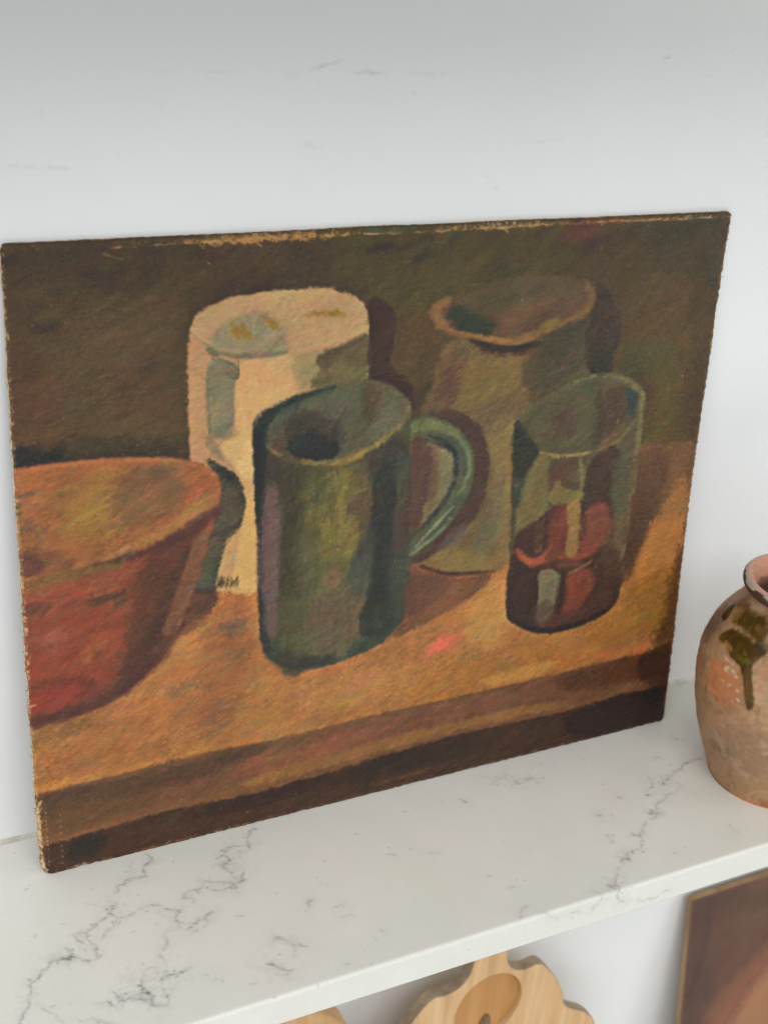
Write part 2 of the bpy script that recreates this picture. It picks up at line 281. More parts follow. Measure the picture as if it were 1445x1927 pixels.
# ------------------------------------------------------------------ drawings, in millimetres on their own surfaces
# the oil painting: P = patch (colour, feather, opacity, outline), S = stroke (colour, widths, feather, opacity, path)
STILL = [
('P',(72,55,36),21.6,1,[[-5.5,-9.4],[125.5,-9.9],[125.3,48.8],[-9.5,50.7]],0.5,0),
('P',(62,48,34),17.28,0.8,[[-0.3,-3.6],[96.9,-2.1],[87.2,15.4],[-1.6,16.3]],0.5,0),
('P',(86,68,46),25.92,0.9,[[31.6,41.9],[105.8,34.9],[104.5,132.1],[36.8,127.0],[20.2,90.0]],0.5,0),
('P',(90,64,45),17.28,0.6,[[51.5,71.1],[86.1,64.7],[95.1,97.7],[53.5,99.8]],0.5,0),
('P',(88,58,43),17.28,0.7,[[1.8,51.6],[24.9,56.5],[27.9,119.4],[0.6,119.3]],0.5,0),
('P',(74,52,40),8.64,0.6,[[3.1,54.7],[16.0,58.8],[17.6,83.5],[1.4,81.9]],0.5,0),
('P',(90,72,41),12.96,0.5,[[47.1,102.3],[72.5,98.6],[71.9,118.2],[49.8,115.6]],0.5,0),
('P',(72,64,34),25.92,0.9,[[158.3,-5.5],[354.4,-7.8],[380.5,38.6],[268.3,55.8],[222.5,42.6],[172.3,26.4]],0.5,0),
('P',(78,76,36),10.8,0.6,[[200.4,29.7],[236.7,30.2],[259.9,45.0],[250.0,71.6],[230.0,46.4]],0.5,0),
('P',(82,74,38),10.8,0.6,[[244.3,34.0],[277.6,22.5],[297.4,26.9],[272.1,56.1]],0.5,0),
('P',(84,74,38),8.64,0.5,[[278.3,32.6],[304.5,17.2],[320.7,21.4],[297.9,33.8]],0.5,0),
('P',(84,66,40),17.28,0.9,[[237.6,50.3],[267.8,48.9],[274.6,94.8],[260.5,122.1],[243.4,91.9]],0.5,0),
('P',(66,50,34),12.96,0.8,[[151.7,3.4],[192.6,3.7],[186.4,33.7],[145.2,28.0],[105.9,31.8],[118.9,17.1]],0.5,0),
('P',(82,54,38),6.91,0.5,[[141.8,4.5],[161.8,5.4],[158.5,13.1],[145.1,15.5]],0.5,0),
('P',(76,60,38),25.92,0.9,[[355.5,2.5],[505.3,-2.4],[497.4,91.6],[430.7,86.2],[389.1,39.1]],0.5,0),
('P',(66,56,31),17.28,0.8,[[411.3,8.3],[496.4,0.9],[495.8,52.9],[447.9,46.2]],0.5,0),
('P',(84,70,36),11.23,0.7,[[321.3,28.3],[362.4,28.8],[359.4,39.1],[330.4,39.2]],0.5,0),
('P',(88,68,40),21.6,0.9,[[408.6,54.8],[486.1,52.3],[486.8,146.4],[424.5,108.6]],0.5,0),
('P',(90,64,45),12.96,0.6,[[442.7,42.3],[476.0,47.9],[474.8,70.5],[446.0,64.7]],0.5,0),
('P',(78,74,40),10.37,0.9,[[408.6,90.0],[449.6,89.6],[474.6,99.4],[467.4,114.5],[429.2,109.0]],0.5,0),
('P',(62,64,43),7.78,0.7,[[405.7,103.0],[432.2,97.7],[447.4,106.8],[430.2,116.8]],0.5,0),
('P',(88,74,36),12.96,0.9,[[441.9,117.9],[486.5,114.3],[490.7,171.4],[448.7,166.4]],0.5,0),
('P',(70,52,36),11.23,0.8,[[474.3,113.1],[496.2,99.3],[499.5,164.2],[478.1,153.5]],0.5,0),
('P',(74,52,40),6.05,0.6,[[432.3,115.1],[449.1,118.6],[452.5,142.7],[439.4,133.4]],0.5,0),
('P',(72,58,36),8.64,0.7,[[468.3,58.7],[494.5,45.3],[495.1,107.1],[484.0,98.3]],0.5,0),
('P',(50,45,33),6.05,0.8,[[484.9,44.7],[494.2,37.8],[494.6,60.5],[486.7,56.1]],0.5,0),
('P',(94,50,43),6.05,0.85,[[361.7,2.7],[384.2,-2.6],[390.0,10.9],[367.4,16.8],[352.6,14.4]],0.5,0),
('P',(70,35,36),4.32,0.7,[[366.8,-0.5],[383.4,-1.6],[378.9,6.9],[370.3,4.8]],0.5,0),
('P',(50,45,34),5.18,0.8,[[337.9,10.3],[353.3,1.7],[351.7,5.7],[342.1,12.2]],0.5,0),
('S',(46,48,31),[7.92],6.91,0.54,[[416.2,12.0],[438.4,12.3],[478.8,7.5]],0.5),
('S',(58,39,31),[7.2],6.05,0.45,[[369.9,20.4],[390.7,16.1],[419.9,6.9]],0.5),
('S',(96,83,40),[3.6],4.32,0.36000000000000004,[[289.6,28.2],[304.7,19.9]],0.5),
('S',(58,45,36),[9.36],6.91,0.675,[[47.5,19.1],[60.8,24.4],[71.4,28.1]],0.5),
('S',(54,43,40),[9.36],6.05,0.63,[[81.8,7.6],[82.5,18.2]],0.5),
('S',(56,43,40),[7.92],5.18,0.54,[[110.0,10.6],[118.9,14.1]],0.5),
('S',(60,47,38),[8.64],6.05,0.63,[[138.6,32.3],[151.9,30.0],[158.7,25.6]],0.5),
('S',(44,39,31),[4.32],2.59,0.81,[[218.4,12.9],[226.7,12.0],[233.9,10.7]],0.5),
('S',(46,41,33),[3.96],3.46,0.7200000000000001,[[252.2,21.2],[258.4,18.2]],0.5),
('S',(56,45,41),[5.04],3.46,0.63,[[351.2,0.6],[339.7,8.6]],0.5),
('S',(58,43,40),[3.96],2.16,0.675,[[15.4,47.3],[16.8,42.6]],0.5),
('S',(58,43,40),[3.96],2.16,0.675,[[19.2,47.6],[20.6,42.9]],0.5),
('S',(58,43,40),[3.96],2.16,0.675,[[23.0,47.9],[24.4,43.2]],0.5),
('S',(58,43,40),[3.96],2.16,0.675,[[26.8,48.2],[28.2,43.5]],0.5),
('S',(92,80,43),[5.04],3.46,0.54,[[18.4,41.0],[27.2,40.1]],0.5),
('S',(96,85,50),[2.88],2.59,0.405,[[58.2,12.3],[70.4,10.0]],0.5),
('S',(112,93,53),[1.44],0.86,0.7200000000000001,[[55.4,7.2],[65.8,10.7]],0.5),
('S',(64,50,48),[7.2],6.05,0.45,[[76.3,76.5],[82.7,73.9]],0.5),
('S',(112,95,57),[2.52],2.59,0.63,[[56.6,119.0],[62.3,117.7]],0.5),
('P',(62,50,40),9.5,0.9,[[9.7,117.2],[52.9,114.3],[104.7,123.7],[104.5,138.9],[-0.1,132.0]],0.5,0),
('P',(40,37,34),6.91,0.95,[[-0.8,114.4],[17.4,115.6],[36.9,123.8],[36.7,129.6],[-1.8,130.2]],0.5,0),
('P',(167,110,64),5.18,1,[[-7.3,200.8],[89.5,217.8],[146.2,227.0],[262.5,228.2],[339.3,232.7],[441.5,165.6],[495.2,168.6],[497.5,342.4],[415.5,341.8],[344.4,342.5],[234.9,342.1],[154.6,344.3],[111.0,341.9],[20.4,345.0],[-3.2,346.7]],0.5,1),
('P',(102,74,50),9.5,1,[[437.3,169.9],[500.6,170.9],[498.8,223.3],[464.5,226.8],[443.4,215.3]],0.5,0),
('P',(122,85,59),8.64,0.6,[[459.0,171.7],[483.8,174.7],[491.0,205.0],[465.7,201.6]],0.5,0),
('P',(90,63,48),6.05,0.95,[[441.3,181.8],[457.2,175.6],[474.2,186.0],[465.7,218.5],[455.6,251.3],[442.2,279.7],[431.0,230.3]],0.5,0),
('P',(77,53,45),5.18,0.7,[[443.4,215.3],[461.0,220.0],[452.5,246.5],[439.6,279.2],[434.5,239.4]],0.5,0),
('P',(155,105,58),8.64,0.9,[[477.4,207.4],[493.4,188.4],[494.5,244.4],[465.7,252.9],[447.8,285.1],[460.0,247.7]],0.5,0),
('P',(173,115,63),10.37,0.7,[[459.4,243.3],[493.7,222.5],[491.5,274.8],[452.2,281.4]],0.5,0),
('P',(137,98,44),12.96,0.8,[[442.2,279.7],[496.8,275.7],[499.3,326.4],[456.6,313.6]],0.5,0),
('P',(86,55,32),9.5,0.85,[[491.4,257.1],[504.5,259.2],[502.2,345.7],[472.1,335.0],[484.6,314.4]],0.5,0),
('P',(153,109,51),8.64,0.7,[[415.6,301.4],[453.5,290.5],[462.4,319.3],[423.3,325.3]],0.5,0),
('P',(163,107,51),14.69,0.6,[[263.0,314.2],[364.0,304.7],[436.7,314.3],[415.0,337.2],[277.5,343.1]],0.5,0),
('P',(181,135,75),14.69,0.7,[[322.9,246.4],[335.6,240.3],[344.6,292.2],[319.0,308.7],[303.4,276.0]],0.5,0),
('P',(173,127,73),12.96,0.6,[[177.3,304.2],[258.3,304.8],[276.2,321.3],[193.6,328.4]],0.5,0),
('P',(180,109,72),9.5,0.6,[[177.2,295.3],[216.7,296.2],[233.2,301.7],[200.9,303.2]],0.5,0),
('P',(157,113,61),12.96,0.6,[[131.7,282.6],[161.8,300.9],[170.0,335.5],[127.8,333.7]],0.5,0),
('P',(168,101,60),12.96,0.7,[[117.4,226.4],[146.2,227.7],[142.7,261.4],[124.4,265.5]],0.5,0),
('P',(179,129,60),6.91,0.7,[[139.7,234.1],[149.9,232.2],[150.9,263.0],[142.7,269.2]],0.5,0),
('P',(139,85,53),12.96,0.75,[[117.2,248.9],[142.7,246.1],[142.8,284.9],[127.9,325.6],[109.3,325.3],[106.0,292.8]],0.5,0),
('P',(174,109,61),12.96,0.7,[[45.9,306.4],[92.1,270.5],[117.2,252.6],[109.6,293.5],[73.2,324.6],[27.9,329.2]],0.5,0),
('P',(154,87,54),12.96,0.6,[[-1.6,318.0],[18.4,315.3],[42.2,313.3],[31.1,334.0],[4.1,334.9]],0.5,0),
('P',(147,104,47),6.05,0.8,[[-1.5,304.7],[15.6,305.0],[15.2,312.6],[-0.7,313.6]],0.5,0),
('P',(114,79,53),6.05,0.7,[[-1.8,299.0],[39.4,297.2],[46.0,304.5],[-0.9,306.7]],0.5,0),
('P',(192,137,64),3.89,0.8,[[-0.7,337.5],[44.7,338.2],[109.2,334.1],[131.6,334.6],[109.2,338.6],[20.5,342.3],[-0.9,342.2]],0.5,0),
('P',(189,142,76),5.18,0.6,[[320.7,330.8],[384.9,326.5],[390.5,334.4],[335.0,339.1]],0.5,0),
('P',(110,82,56),4.32,0.5,[[109.3,325.3],[124.2,316.7],[135.4,313.2],[124.1,326.7]],0.5,0),
('S',(96,99,60),[2.88],3.46,0.54,[[111.1,327.7],[118.5,326.6],[127.9,321.5]],0.5),
('S',(111,90,68),[5.4],4.32,0.54,[[92.8,307.5],[98.7,302.9],[106.0,297.5]],0.5),
('S',(111,90,68),[5.4],4.32,0.54,[[112.3,315.9],[117.5,311.1],[123.5,306.5]],0.5),
('S',(111,90,68),[5.4],4.32,0.54,[[88.9,288.3],[97.1,286.9]],0.5),
('S',(111,90,68),[5.4],4.32,0.54,[[91.6,293.5],[100.7,287.7],[106.1,286.9]],0.5),
('P',(119,94,76),3.46,0.85,[[120.8,249.5],[128.1,247.1],[137.2,245.0],[141.2,250.4],[137.2,256.5],[128.0,256.7]],0.5,0),
('S',(83,74,63),[1.8],1.73,0.54,[[122.6,248.4],[131.7,251.6],[139.0,249.9]],0.5),
('S',(83,72,61),[2.52],2.16,0.54,[[128.0,254.7],[129.9,258.9]],0.5),
('S',(105,84,62),[3.24],2.16,0.5850000000000001,[[123.6,273.9],[126.2,268.2]],0.5),
('S',(105,84,62),[3.24],2.16,0.5850000000000001,[[127.3,273.9],[129.8,268.2]],0.5),
('S',(105,84,62),[3.24],2.16,0.5850000000000001,[[130.9,273.8],[133.5,268.1]],0.5),
('S',(105,84,62),[3.24],2.16,0.5850000000000001,[[134.6,273.8],[137.2,268.1]],0.5),
('S',(102,71,46),[1.44],1.3,0.54,[[134.6,278.5],[142.8,276.2]],0.5),
('S',(89,70,46),[1.44],1.3,0.7200000000000001,[[153.1,311.1],[155.4,310.0]],0.5),
('P',(116,79,58),1.62,1,[[-6.4,344.6],[20.5,343.8],[65.6,342.7],[111.0,341.1],[154.6,342.2],[234.8,340.8],[344.3,340.7],[415.3,340.0],[511.5,337.2],[526.5,434.1],[-7.5,424.4],[-8.6,383.0]],0.6,1),
('P',(83,60,49),6.05,0.9,[[-0.5,346.2],[44.5,345.3],[90.7,345.0],[124.0,345.1],[146.9,352.8],[90.4,361.3],[26.5,360.6],[0.0,361.4]],0.5,0),
('P',(71,54,45),4.32,0.7,[[109.1,343.5],[131.6,342.0],[162.3,344.1],[146.9,350.7],[116.5,348.2]],0.5,0),
('P',(96,70,48),6.05,0.8,[[1.7,355.8],[44.0,357.2],[90.3,369.5],[43.3,375.3],[5.4,374.9]],0.5,0),
('P',(114,79,51),4.32,0.9,[[15.4,379.7],[46.8,376.3],[82.9,373.8],[135.4,372.2],[178.6,373.5],[154.9,380.3],[83.1,378.4],[45.7,379.3]],0.5,0),
('P',(139,85,65),6.91,0.85,[[116.5,351.5],[162.5,354.6],[210.3,347.0],[243.9,357.1],[210.9,366.5],[147.0,367.6]],0.5,0),
('P',(126,83,64),6.91,0.7,[[226.7,346.6],[321.8,344.2],[391.5,343.6],[387.8,354.2],[304.8,358.1],[244.0,359.3]],0.5,0),
('P',(143,101,62),3.46,0.85,[[131.6,374.1],[178.6,374.8],[261.7,371.0],[323.7,369.7],[418.8,370.2],[369.6,362.9],[278.5,360.9],[194.5,364.6],[143.1,368.7]],0.5,0),
('P',(82,45,34),6.05,0.7,[[391.5,343.6],[501.1,338.4],[500.1,359.5],[412.6,359.6]],0.5,0),
('P',(86,53,34),4.32,0.7,[[360.7,368.7],[418.3,366.4],[489.9,369.3],[448.8,369.8]],0.5,0),
('P',(59,33,27),6.05,0.8,[[465.6,343.0],[503.8,339.0],[501.2,374.1],[473.8,365.8]],0.5,0),
('P',(65,44,39),2.38,1,[[-5.3,383.9],[13.1,382.8],[45.6,380.5],[83.1,379.3],[154.9,381.5],[218.3,377.9],[308.1,372.3],[394.8,375.1],[451.0,371.7],[517.4,375.2],[526.5,434.1],[-7.5,424.4]],0.6,1),
('P',(44,40,40),6.05,0.9,[[12.8,389.2],[22.1,383.7],[45.4,387.0],[42.5,397.0],[17.9,399.7]],0.5,0),
('P',(51,34,33),6.05,0.7,[[90.0,386.2],[139.3,382.6],[236.5,381.6],[279.6,378.9],[289.0,388.0],[195.2,393.0],[108.6,393.4]],0.5,0),
('P',(79,51,39),6.05,0.7,[[42.7,393.7],[89.9,392.5],[147.1,393.2],[211.7,390.7],[211.9,397.4],[116.1,399.8],[42.4,402.0]],0.5,0),
('P',(53,42,37),6.91,0.7,[[211.5,384.1],[279.3,374.4],[352.6,382.9],[325.3,390.1],[237.1,395.1]],0.5,0),
('P',(39,24,23),6.91,0.8,[[400.2,380.0],[501.2,374.1],[500.9,408.1],[422.7,404.2]],0.5,0),
('P',(22,16,16),4.32,0.9,[[472.9,377.5],[490.7,374.2],[497.2,382.9],[485.0,389.8]],0.5,0),
('P',(125,79,43),2.38,0.7,[[62.0,405.6],[74.9,403.0],[78.5,406.2],[64.5,409.3]],0.5,0),
('S',(108,78,47),[2.16],2.16,0.54,[[237.2,398.7],[280.6,397.2]],0.5),
('P',(107,90,58),4.32,1,[[276.4,73.8],[342.1,75.4],[381.2,82.2],[392.6,105.6],[394.0,136.4],[400.0,168.6],[334.3,176.0],[337.8,240.6],[327.2,244.6],[292.5,241.2],[264.7,231.0],[257.1,203.9],[258.2,151.1],[260.3,118.4],[271.5,94.5]],0.5,1),
('P',(122,100,57),10.37,0.8,[[294.1,89.4],[335.0,89.3],[346.7,123.8],[305.6,134.3],[287.6,110.4]],0.5,0),
('P',(102,71,58),6.91,0.85,[[276.9,80.8],[289.5,80.1],[291.4,96.3],[284.1,117.3],[264.5,122.5],[263.9,111.6],[273.0,94.6]],0.5,0),
('P',(83,62,53),6.05,0.7,[[279.9,102.4],[287.4,95.9],[287.0,113.9],[279.2,116.8]],0.5,0),
('P',(126,89,59),3.46,0.7,[[275.4,77.2],[281.3,77.0],[281.1,84.7],[277.6,91.5],[272.6,94.6]],0.5,0),
('P',(77,70,51),9.5,0.9,[[355.2,80.1],[386.9,75.3],[394.9,105.8],[364.1,125.6],[338.5,126.7],[348.8,101.6]],0.5,0),
('P',(99,82,64),9.5,0.7,[[296.3,118.5],[346.0,116.2],[330.9,137.2],[297.9,140.9]],0.5,0),
('P',(130,106,69),6.91,0.9,[[308.0,138.3],[341.0,130.7],[335.2,176.1],[337.8,240.6],[331.3,242.0],[319.0,197.4],[320.7,166.5]],0.5,0),
('P',(100,96,74),7.78,0.85,[[319.8,154.8],[326.2,155.6],[329.9,199.0],[325.7,226.4],[306.4,227.4],[311.0,204.2],[318.4,189.5]],0.5,0),
('P',(123,104,63),6.05,0.8,[[270.8,229.6],[282.6,219.6],[312.9,228.4],[335.2,236.1],[327.0,242.9],[292.3,239.6]],0.5,0),
('P',(66,62,47),5.18,0.8,[[346.6,79.4],[383.8,67.7],[385.6,82.6],[356.7,94.9]],0.5,0),
('P',(95,72,54),3.46,1,[[265.4,59.0],[272.4,47.9],[298.6,42.4],[322.0,35.9],[359.1,36.7],[381.1,44.0],[389.6,54.3],[385.3,64.9],[363.0,73.4],[327.8,77.9],[301.1,75.7],[276.8,68.6]],0.5,0),
('P',(83,72,48),6.91,0.7,[[279.0,42.9],[322.1,36.9],[338.6,39.7],[299.2,51.1]],0.5,0),
('P',(102,73,58),6.05,0.7,[[339.7,50.3],[377.4,49.2],[374.7,63.4],[345.2,64.9]],0.5,0),
('P',(110,77,54),6.05,0.7,[[304.3,65.4],[340.0,53.8],[349.1,61.6],[325.1,70.5]],0.5,0),
('S',(126,89,57),[6.48,7.2,5.04,3.6],2.59,0.675,[[274.7,48.0],[268.3,55.8],[275.0,64.9],[292.9,72.3],[309.2,76.4]],0.5),
('P',(52,58,48),3.89,0.95,[[277.6,51.3],[287.6,53.7],[295.9,59.5],[312.5,66.7],[304.8,70.7],[288.6,67.7],[280.3,61.9]],0.5,0),
('S',(136,99,61),[1.8,3.6,3.6,2.16],1.73,0.7200000000000001,[[296.8,71.2],[315.4,76.9],[331.7,76.1],[350.2,73.2]],0.5),
('S',(122,90,57),[2.88,3.6,5.76,5.04,3.6],2.59,0.675,[[346.1,73.6],[366.7,68.6],[382.5,63.2],[387.5,54.1],[383.0,45.9]],0.5),
('P',(132,110,60),2.38,0.9,[[347.3,69.3],[353.7,66.2],[362.9,64.7],[362.4,68.3],[354.3,72.0]],0.5,0),
('S',(59,44,44),[2.16,6.48,5.76,2.88],2.16,0.855,[[293.0,73.7],[311.8,82.3],[330.4,83.9],[347.6,80.9]],0.5),
('S',(90,49,42),[1.8],1.73,0.54,[[303.8,83.8],[326.6,87.9],[346.4,85.2]],0.5),
('P',(61,48,46),3.89,0.95,[[387.4,42.6],[401.4,50.7],[414.1,69.9],[413.8,88.6],[405.2,99.2],[413.3,109.8],[397.4,108.0],[387.7,101.4],[384.7,82.5],[388.7,64.4]],0.5,0),
('P',(48,48,42),4.32,0.7,[[390.2,92.2],[404.3,91.6],[410.7,107.3],[395.1,107.7]],0.5,0),
('P',(63,43,41),2.0,0.97,[[220.1,45.7],[224.4,43.3],[234.6,48.4],[239.1,57.1],[238.0,74.1],[236.2,84.3],[241.6,92.4],[251.7,102.5],[257.2,111.6],[253.2,117.0],[244.2,107.8],[230.5,98.4],[220.8,92.6],[221.4,69.3]],0.5,0),
('P',(55,40,46),3.46,0.7,[[222.8,86.5],[235.6,87.7],[250.9,103.2],[255.3,111.4],[246.2,108.0],[224.6,94.3]],0.5,0),
('P',(90,53,45),3.46,0.6,[[225.8,76.5],[230.6,75.2],[232.5,84.0],[226.5,84.1]],0.5,0),
('S',(91,63,51),[1.44,2.16,1.08],1.73,0.63,[[222.3,55.9],[223.9,49.3],[227.1,46.9]],0.5),
('S',(58,52,50),[5.04],3.46,0.63,[[258.0,111.7],[262.8,106.1],[265.2,101.7]],0.5),
('P',(182,144,102),1.62,1,[[104.5,59.9],[105.6,51.1],[109.6,44.5],[122.0,38.5],[145.2,34.9],[179.4,34.6],[200.7,37.5],[213.8,43.6],[220.0,52.4],[221.4,69.3],[220.9,94.0],[188.0,100.5],[166.6,105.1],[152.6,110.5],[147.9,134.0],[148.2,187.3],[148.4,220.6],[148.1,228.4],[142.6,227.9],[131.7,225.6],[115.7,222.0],[107.6,215.5],[104.4,198.6],[103.4,145.6],[103.3,98.6]],0.5,0),
('P',(174,133,97),4.32,0.9,[[104.9,59.9],[113.8,51.1],[117.2,67.3],[115.7,86.7],[113.0,133.2],[104.4,145.8],[103.7,98.6]],0.5,0),
('P',(184,117,90),2.0,0.5,[[104.6,53.6],[106.9,53.7],[105.2,132.2],[103.2,132.0]],0.5,0),
('P',(170,140,99),3.46,0.95,[[108.2,50.7],[118.7,40.4],[152.0,35.7],[186.4,35.6],[207.9,40.3],[217.6,48.9],[219.5,59.0],[205.2,66.3],[180.2,70.0],[145.4,71.4],[125.2,64.8]],0.5,0),
('P',(184,152,108),7.78,0.7,[[145.3,40.7],[186.5,36.9],[208.0,43.2],[186.8,50.0],[152.1,50.8]],0.5,0),
('P',(188,158,112),5.18,0.7,[[172.9,58.8],[208.3,51.5],[215.8,57.1],[194.3,65.5],[173.1,67.1]],0.5,0),
('P',(133,122,94),3.46,0.95,[[118.0,58.4],[128.6,50.6],[145.3,47.7],[159.0,54.5],[166.1,64.9],[164.4,72.0],[142.0,73.4],[123.5,68.5]],0.5,0),
('P',(116,112,90),2.0,0.8,[[116.0,60.8],[125.2,66.4],[142.0,70.7],[164.4,70.7],[162.7,73.8],[138.6,74.4],[121.9,69.0]],0.5,0),
('P',(150,116,51),2.38,0.9,[[130.2,54.9],[139.3,52.4],[143.7,58.2],[139.3,62.7],[131.9,60.8]],0.5,0),
('P',(150,120,55),2.38,0.85,[[150.4,52.6],[157.2,51.1],[163.1,55.5],[160.8,58.5],[153.9,56.7]],0.5,0),
('P',(144,112,47),2.0,0.9,[[177.7,50.0],[186.7,47.7],[201.0,47.7],[205.4,51.3],[194.0,53.8],[182.7,53.6]],0.5,0),
('S',(162,140,99),[3.6],2.59,0.63,[[123.6,54.4],[136.9,49.6],[148.7,47.9]],0.5),
('P',(202,164,112),4.32,0.9,[[135.3,75.4],[166.2,75.4],[173.4,85.5],[168.4,101.9],[152.6,108.8],[147.8,127.1],[147.5,187.2],[135.3,149.8],[133.6,108.4]],0.5,0),
('P',(209,170,113),3.46,0.9,[[131.9,81.6],[162.8,81.1],[162.9,92.9],[145.6,109.7],[144.4,137.0],[136.0,125.7],[134.6,101.8]],0.5,0),
('S',(204,168,120),[7.2],4.32,0.63,[[140.4,79.1],[166.2,78.1]],0.5),
('P',(218,180,123),2.75,0.9,[[123.2,125.9],[135.3,122.2],[145.0,130.2],[145.9,151.2],[138.8,143.3],[128.4,133.3]],0.5,0),
('P',(211,170,105),3.89,0.9,[[134.6,170.9],[147.3,158.5],[148.1,226.2],[131.7,223.3],[131.7,199.4],[137.1,182.0]],0.5,0),
('P',(189,150,96),2.75,0.8,[[121.0,214.1],[126.4,191.3],[131.8,188.5],[131.0,219.5]],0.5,0),
('P',(193,141,96),2.38,0.7,[[131.8,184.9],[136.0,180.1],[134.6,188.9],[124.6,212.8],[121.7,214.2]],0.5,0),
('P',(112,108,86),2.38,0.95,[[115.8,76.9],[121.8,73.5],[131.2,77.0],[133.9,81.8],[131.9,98.2],[130.5,114.8],[125.0,122.3],[118.2,118.5],[115.6,99.8]],0.5,0),
('P',(129,116,86),2.38,0.6,[[125.1,81.0],[131.9,78.4],[131.2,111.5],[126.7,114.4]],0.5,0),
('P',(104,100,76),2.0,0.85,[[114.6,63.3],[120.2,64.4],[123.5,70.5],[119.2,72.3],[115.2,68.8]],0.5,0),
('P',(135,118,83),2.38,0.7,[[112.8,120.3],[119.8,123.8],[127.7,135.7],[118.1,133.8]],0.5,0),
('S',(84,84,67),[1.08],0.86,0.7200000000000001,[[118.5,72.6],[128.5,78.0],[134.2,85.8],[134.6,75.3]],0.5),
('P',(147,132,91),3.46,0.9,[[168.0,75.6],[190.9,71.9],[208.9,68.3],[202.2,88.1],[184.4,98.4],[173.6,95.6]],0.5,0),
('P',(97,84,56),2.75,0.95,[[188.8,75.1],[205.3,70.7],[220.5,66.5],[220.9,95.0],[202.4,95.0],[184.4,97.3],[182.4,89.7],[187.7,85.1],[185.4,79.8]],0.5,0),
('P',(119,102,63),4.32,0.6,[[187.7,86.8],[213.2,85.7],[217.2,94.7],[187.9,96.3]],0.5,0),
('P',(80,76,52),3.46,0.6,[[187.5,76.6],[201.8,72.8],[196.7,84.2],[187.6,83.4]],0.5,0),
('S',(190,158,108),[2.16,3.24,1.8],1.73,0.7200000000000001,[[173.2,72.1],[198.0,67.4],[217.7,60.6]],0.5),
('P',(66,64,55),2.0,0.97,[[113.3,135.9],[117.4,135.1],[123.2,139.6],[131.8,145.9],[138.1,157.2],[139.2,171.6],[134.6,185.3],[126.4,194.9],[121.8,208.7],[119.2,223.7],[103.4,221.0],[107.8,202.7],[113.5,182.1],[120.6,165.4],[122.1,149.8]],0.5,0),
('P',(46,48,44),2.75,0.8,[[114.0,136.0],[119.7,138.1],[131.8,147.6],[135.3,160.4],[126.6,148.7],[121.4,144.5]],0.5,0),
('P',(91,80,60),3.46,0.6,[[126.6,155.7],[133.9,154.9],[134.6,174.5],[126.5,180.5]],0.5,0),
('P',(72,82,65),3.46,0.6,[[109.2,203.0],[119.4,197.4],[118.1,221.0],[105.5,219.9]],0.5,0),
('S',(65,56,41),[1.08],0.86,0.63,[[119.2,222.3],[119.6,216.4]],0.2),
('S',(65,56,41),[1.08],0.86,0.63,[[120.3,221.3],[121.4,218.6]],0.2),
('S',(65,56,41),[1.08],0.86,0.63,[[121.4,220.4],[123.1,218.1]],0.2),
('S',(65,56,41),[1.08],0.86,0.63,[[122.4,222.8],[123.1,217.4]],0.2),
('S',(65,56,41),[1.08],0.86,0.63,[[123.5,221.9],[124.9,219.5]],0.2),
('S',(65,56,41),[1.08],0.86,0.63,[[124.6,221.0],[124.9,218.8]],0.2),
('S',(65,56,41),[1.08],0.86,0.63,[[125.6,223.4],[126.7,218.4]],0.2),
('S',(65,56,41),[1.08],0.86,0.63,[[126.7,222.5],[128.5,217.9]],0.2),
('S',(65,56,41),[1.08],0.86,0.63,[[127.8,221.5],[128.5,219.8]],0.2),
('S',(65,56,41),[1.08],0.86,0.63,[[128.8,223.9],[130.3,219.4]],0.2),
('S',(65,56,41),[1.08],0.86,0.63,[[129.9,223.0],[130.3,218.6]],0.2),
('S',(65,56,41),[1.08],0.86,0.63,[[131.0,222.1],[132.1,220.8]],0.2),
('S',(65,56,41),[1.08],0.86,0.63,[[132.1,224.5],[133.9,220.4]],0.2),
('S',(65,56,41),[1.08],0.86,0.63,[[133.2,223.6],[133.9,219.6]],0.2),
('S',(65,56,41),[1.08],0.86,0.63,[[134.2,222.6],[135.7,219.2]],0.2),
('S',(65,56,41),[1.08],0.86,0.63,[[135.3,225.1],[135.7,221.0]],0.2),
('P',(73,52,47),3.89,0.9,[[98.1,221.1],[119.2,223.0],[120.2,232.5],[112.0,240.3],[99.5,244.7],[90.7,247.5]],0.5,0),
('P',(106,71,52),4.32,0.7,[[97.8,239.6],[113.8,236.9],[117.4,230.1],[121.7,227.1],[117.3,239.4],[103.0,249.9],[92.4,251.6]],0.5,0),
('P',(127,67,51),2.0,1,[[-26.4,128.6],[-11.7,127.3],[21.4,125.8],[52.5,126.7],[87.9,130.1],[105.2,134.9],[117.3,141.9],[122.1,149.8],[121.7,165.5],[116.3,182.5],[107.6,213.6],[97.8,239.6],[87.1,256.2],[67.5,276.7],[46.5,289.3],[22.8,294.1],[-6.9,298.5],[-22.9,298.4],[-38.5,296.2]],0.5,0),
('P',(145,93,56),2.38,1,[[-26.5,129.8],[-11.8,128.6],[21.4,126.4],[52.5,127.4],[87.9,130.8],[105.2,135.6],[116.6,142.5],[121.7,149.8],[120.6,161.9],[107.4,172.3],[83.5,182.8],[56.5,195.0],[23.9,201.0],[-16.6,201.9],[-31.7,201.3]],0.5,0),
('P',(144,106,54),10.37,0.9,[[26.8,142.2],[52.3,132.3],[68.1,137.7],[67.2,168.1],[40.8,181.3],[22.2,171.6]],0.5,0),
('P',(148,112,53),7.78,0.6,[[32.5,152.9],[48.5,148.4],[51.1,165.7],[34.9,170.1]],0.5,0),
('P',(153,93,58),6.91,0.7,[[-0.7,132.0],[24.2,130.3],[16.9,154.0],[-2.3,167.8]],0.5,0),
('P',(143,83,53),4.32,0.7,[[18.2,128.0],[39.8,129.1],[33.3,134.8],[17.9,134.4]],0.5,0),
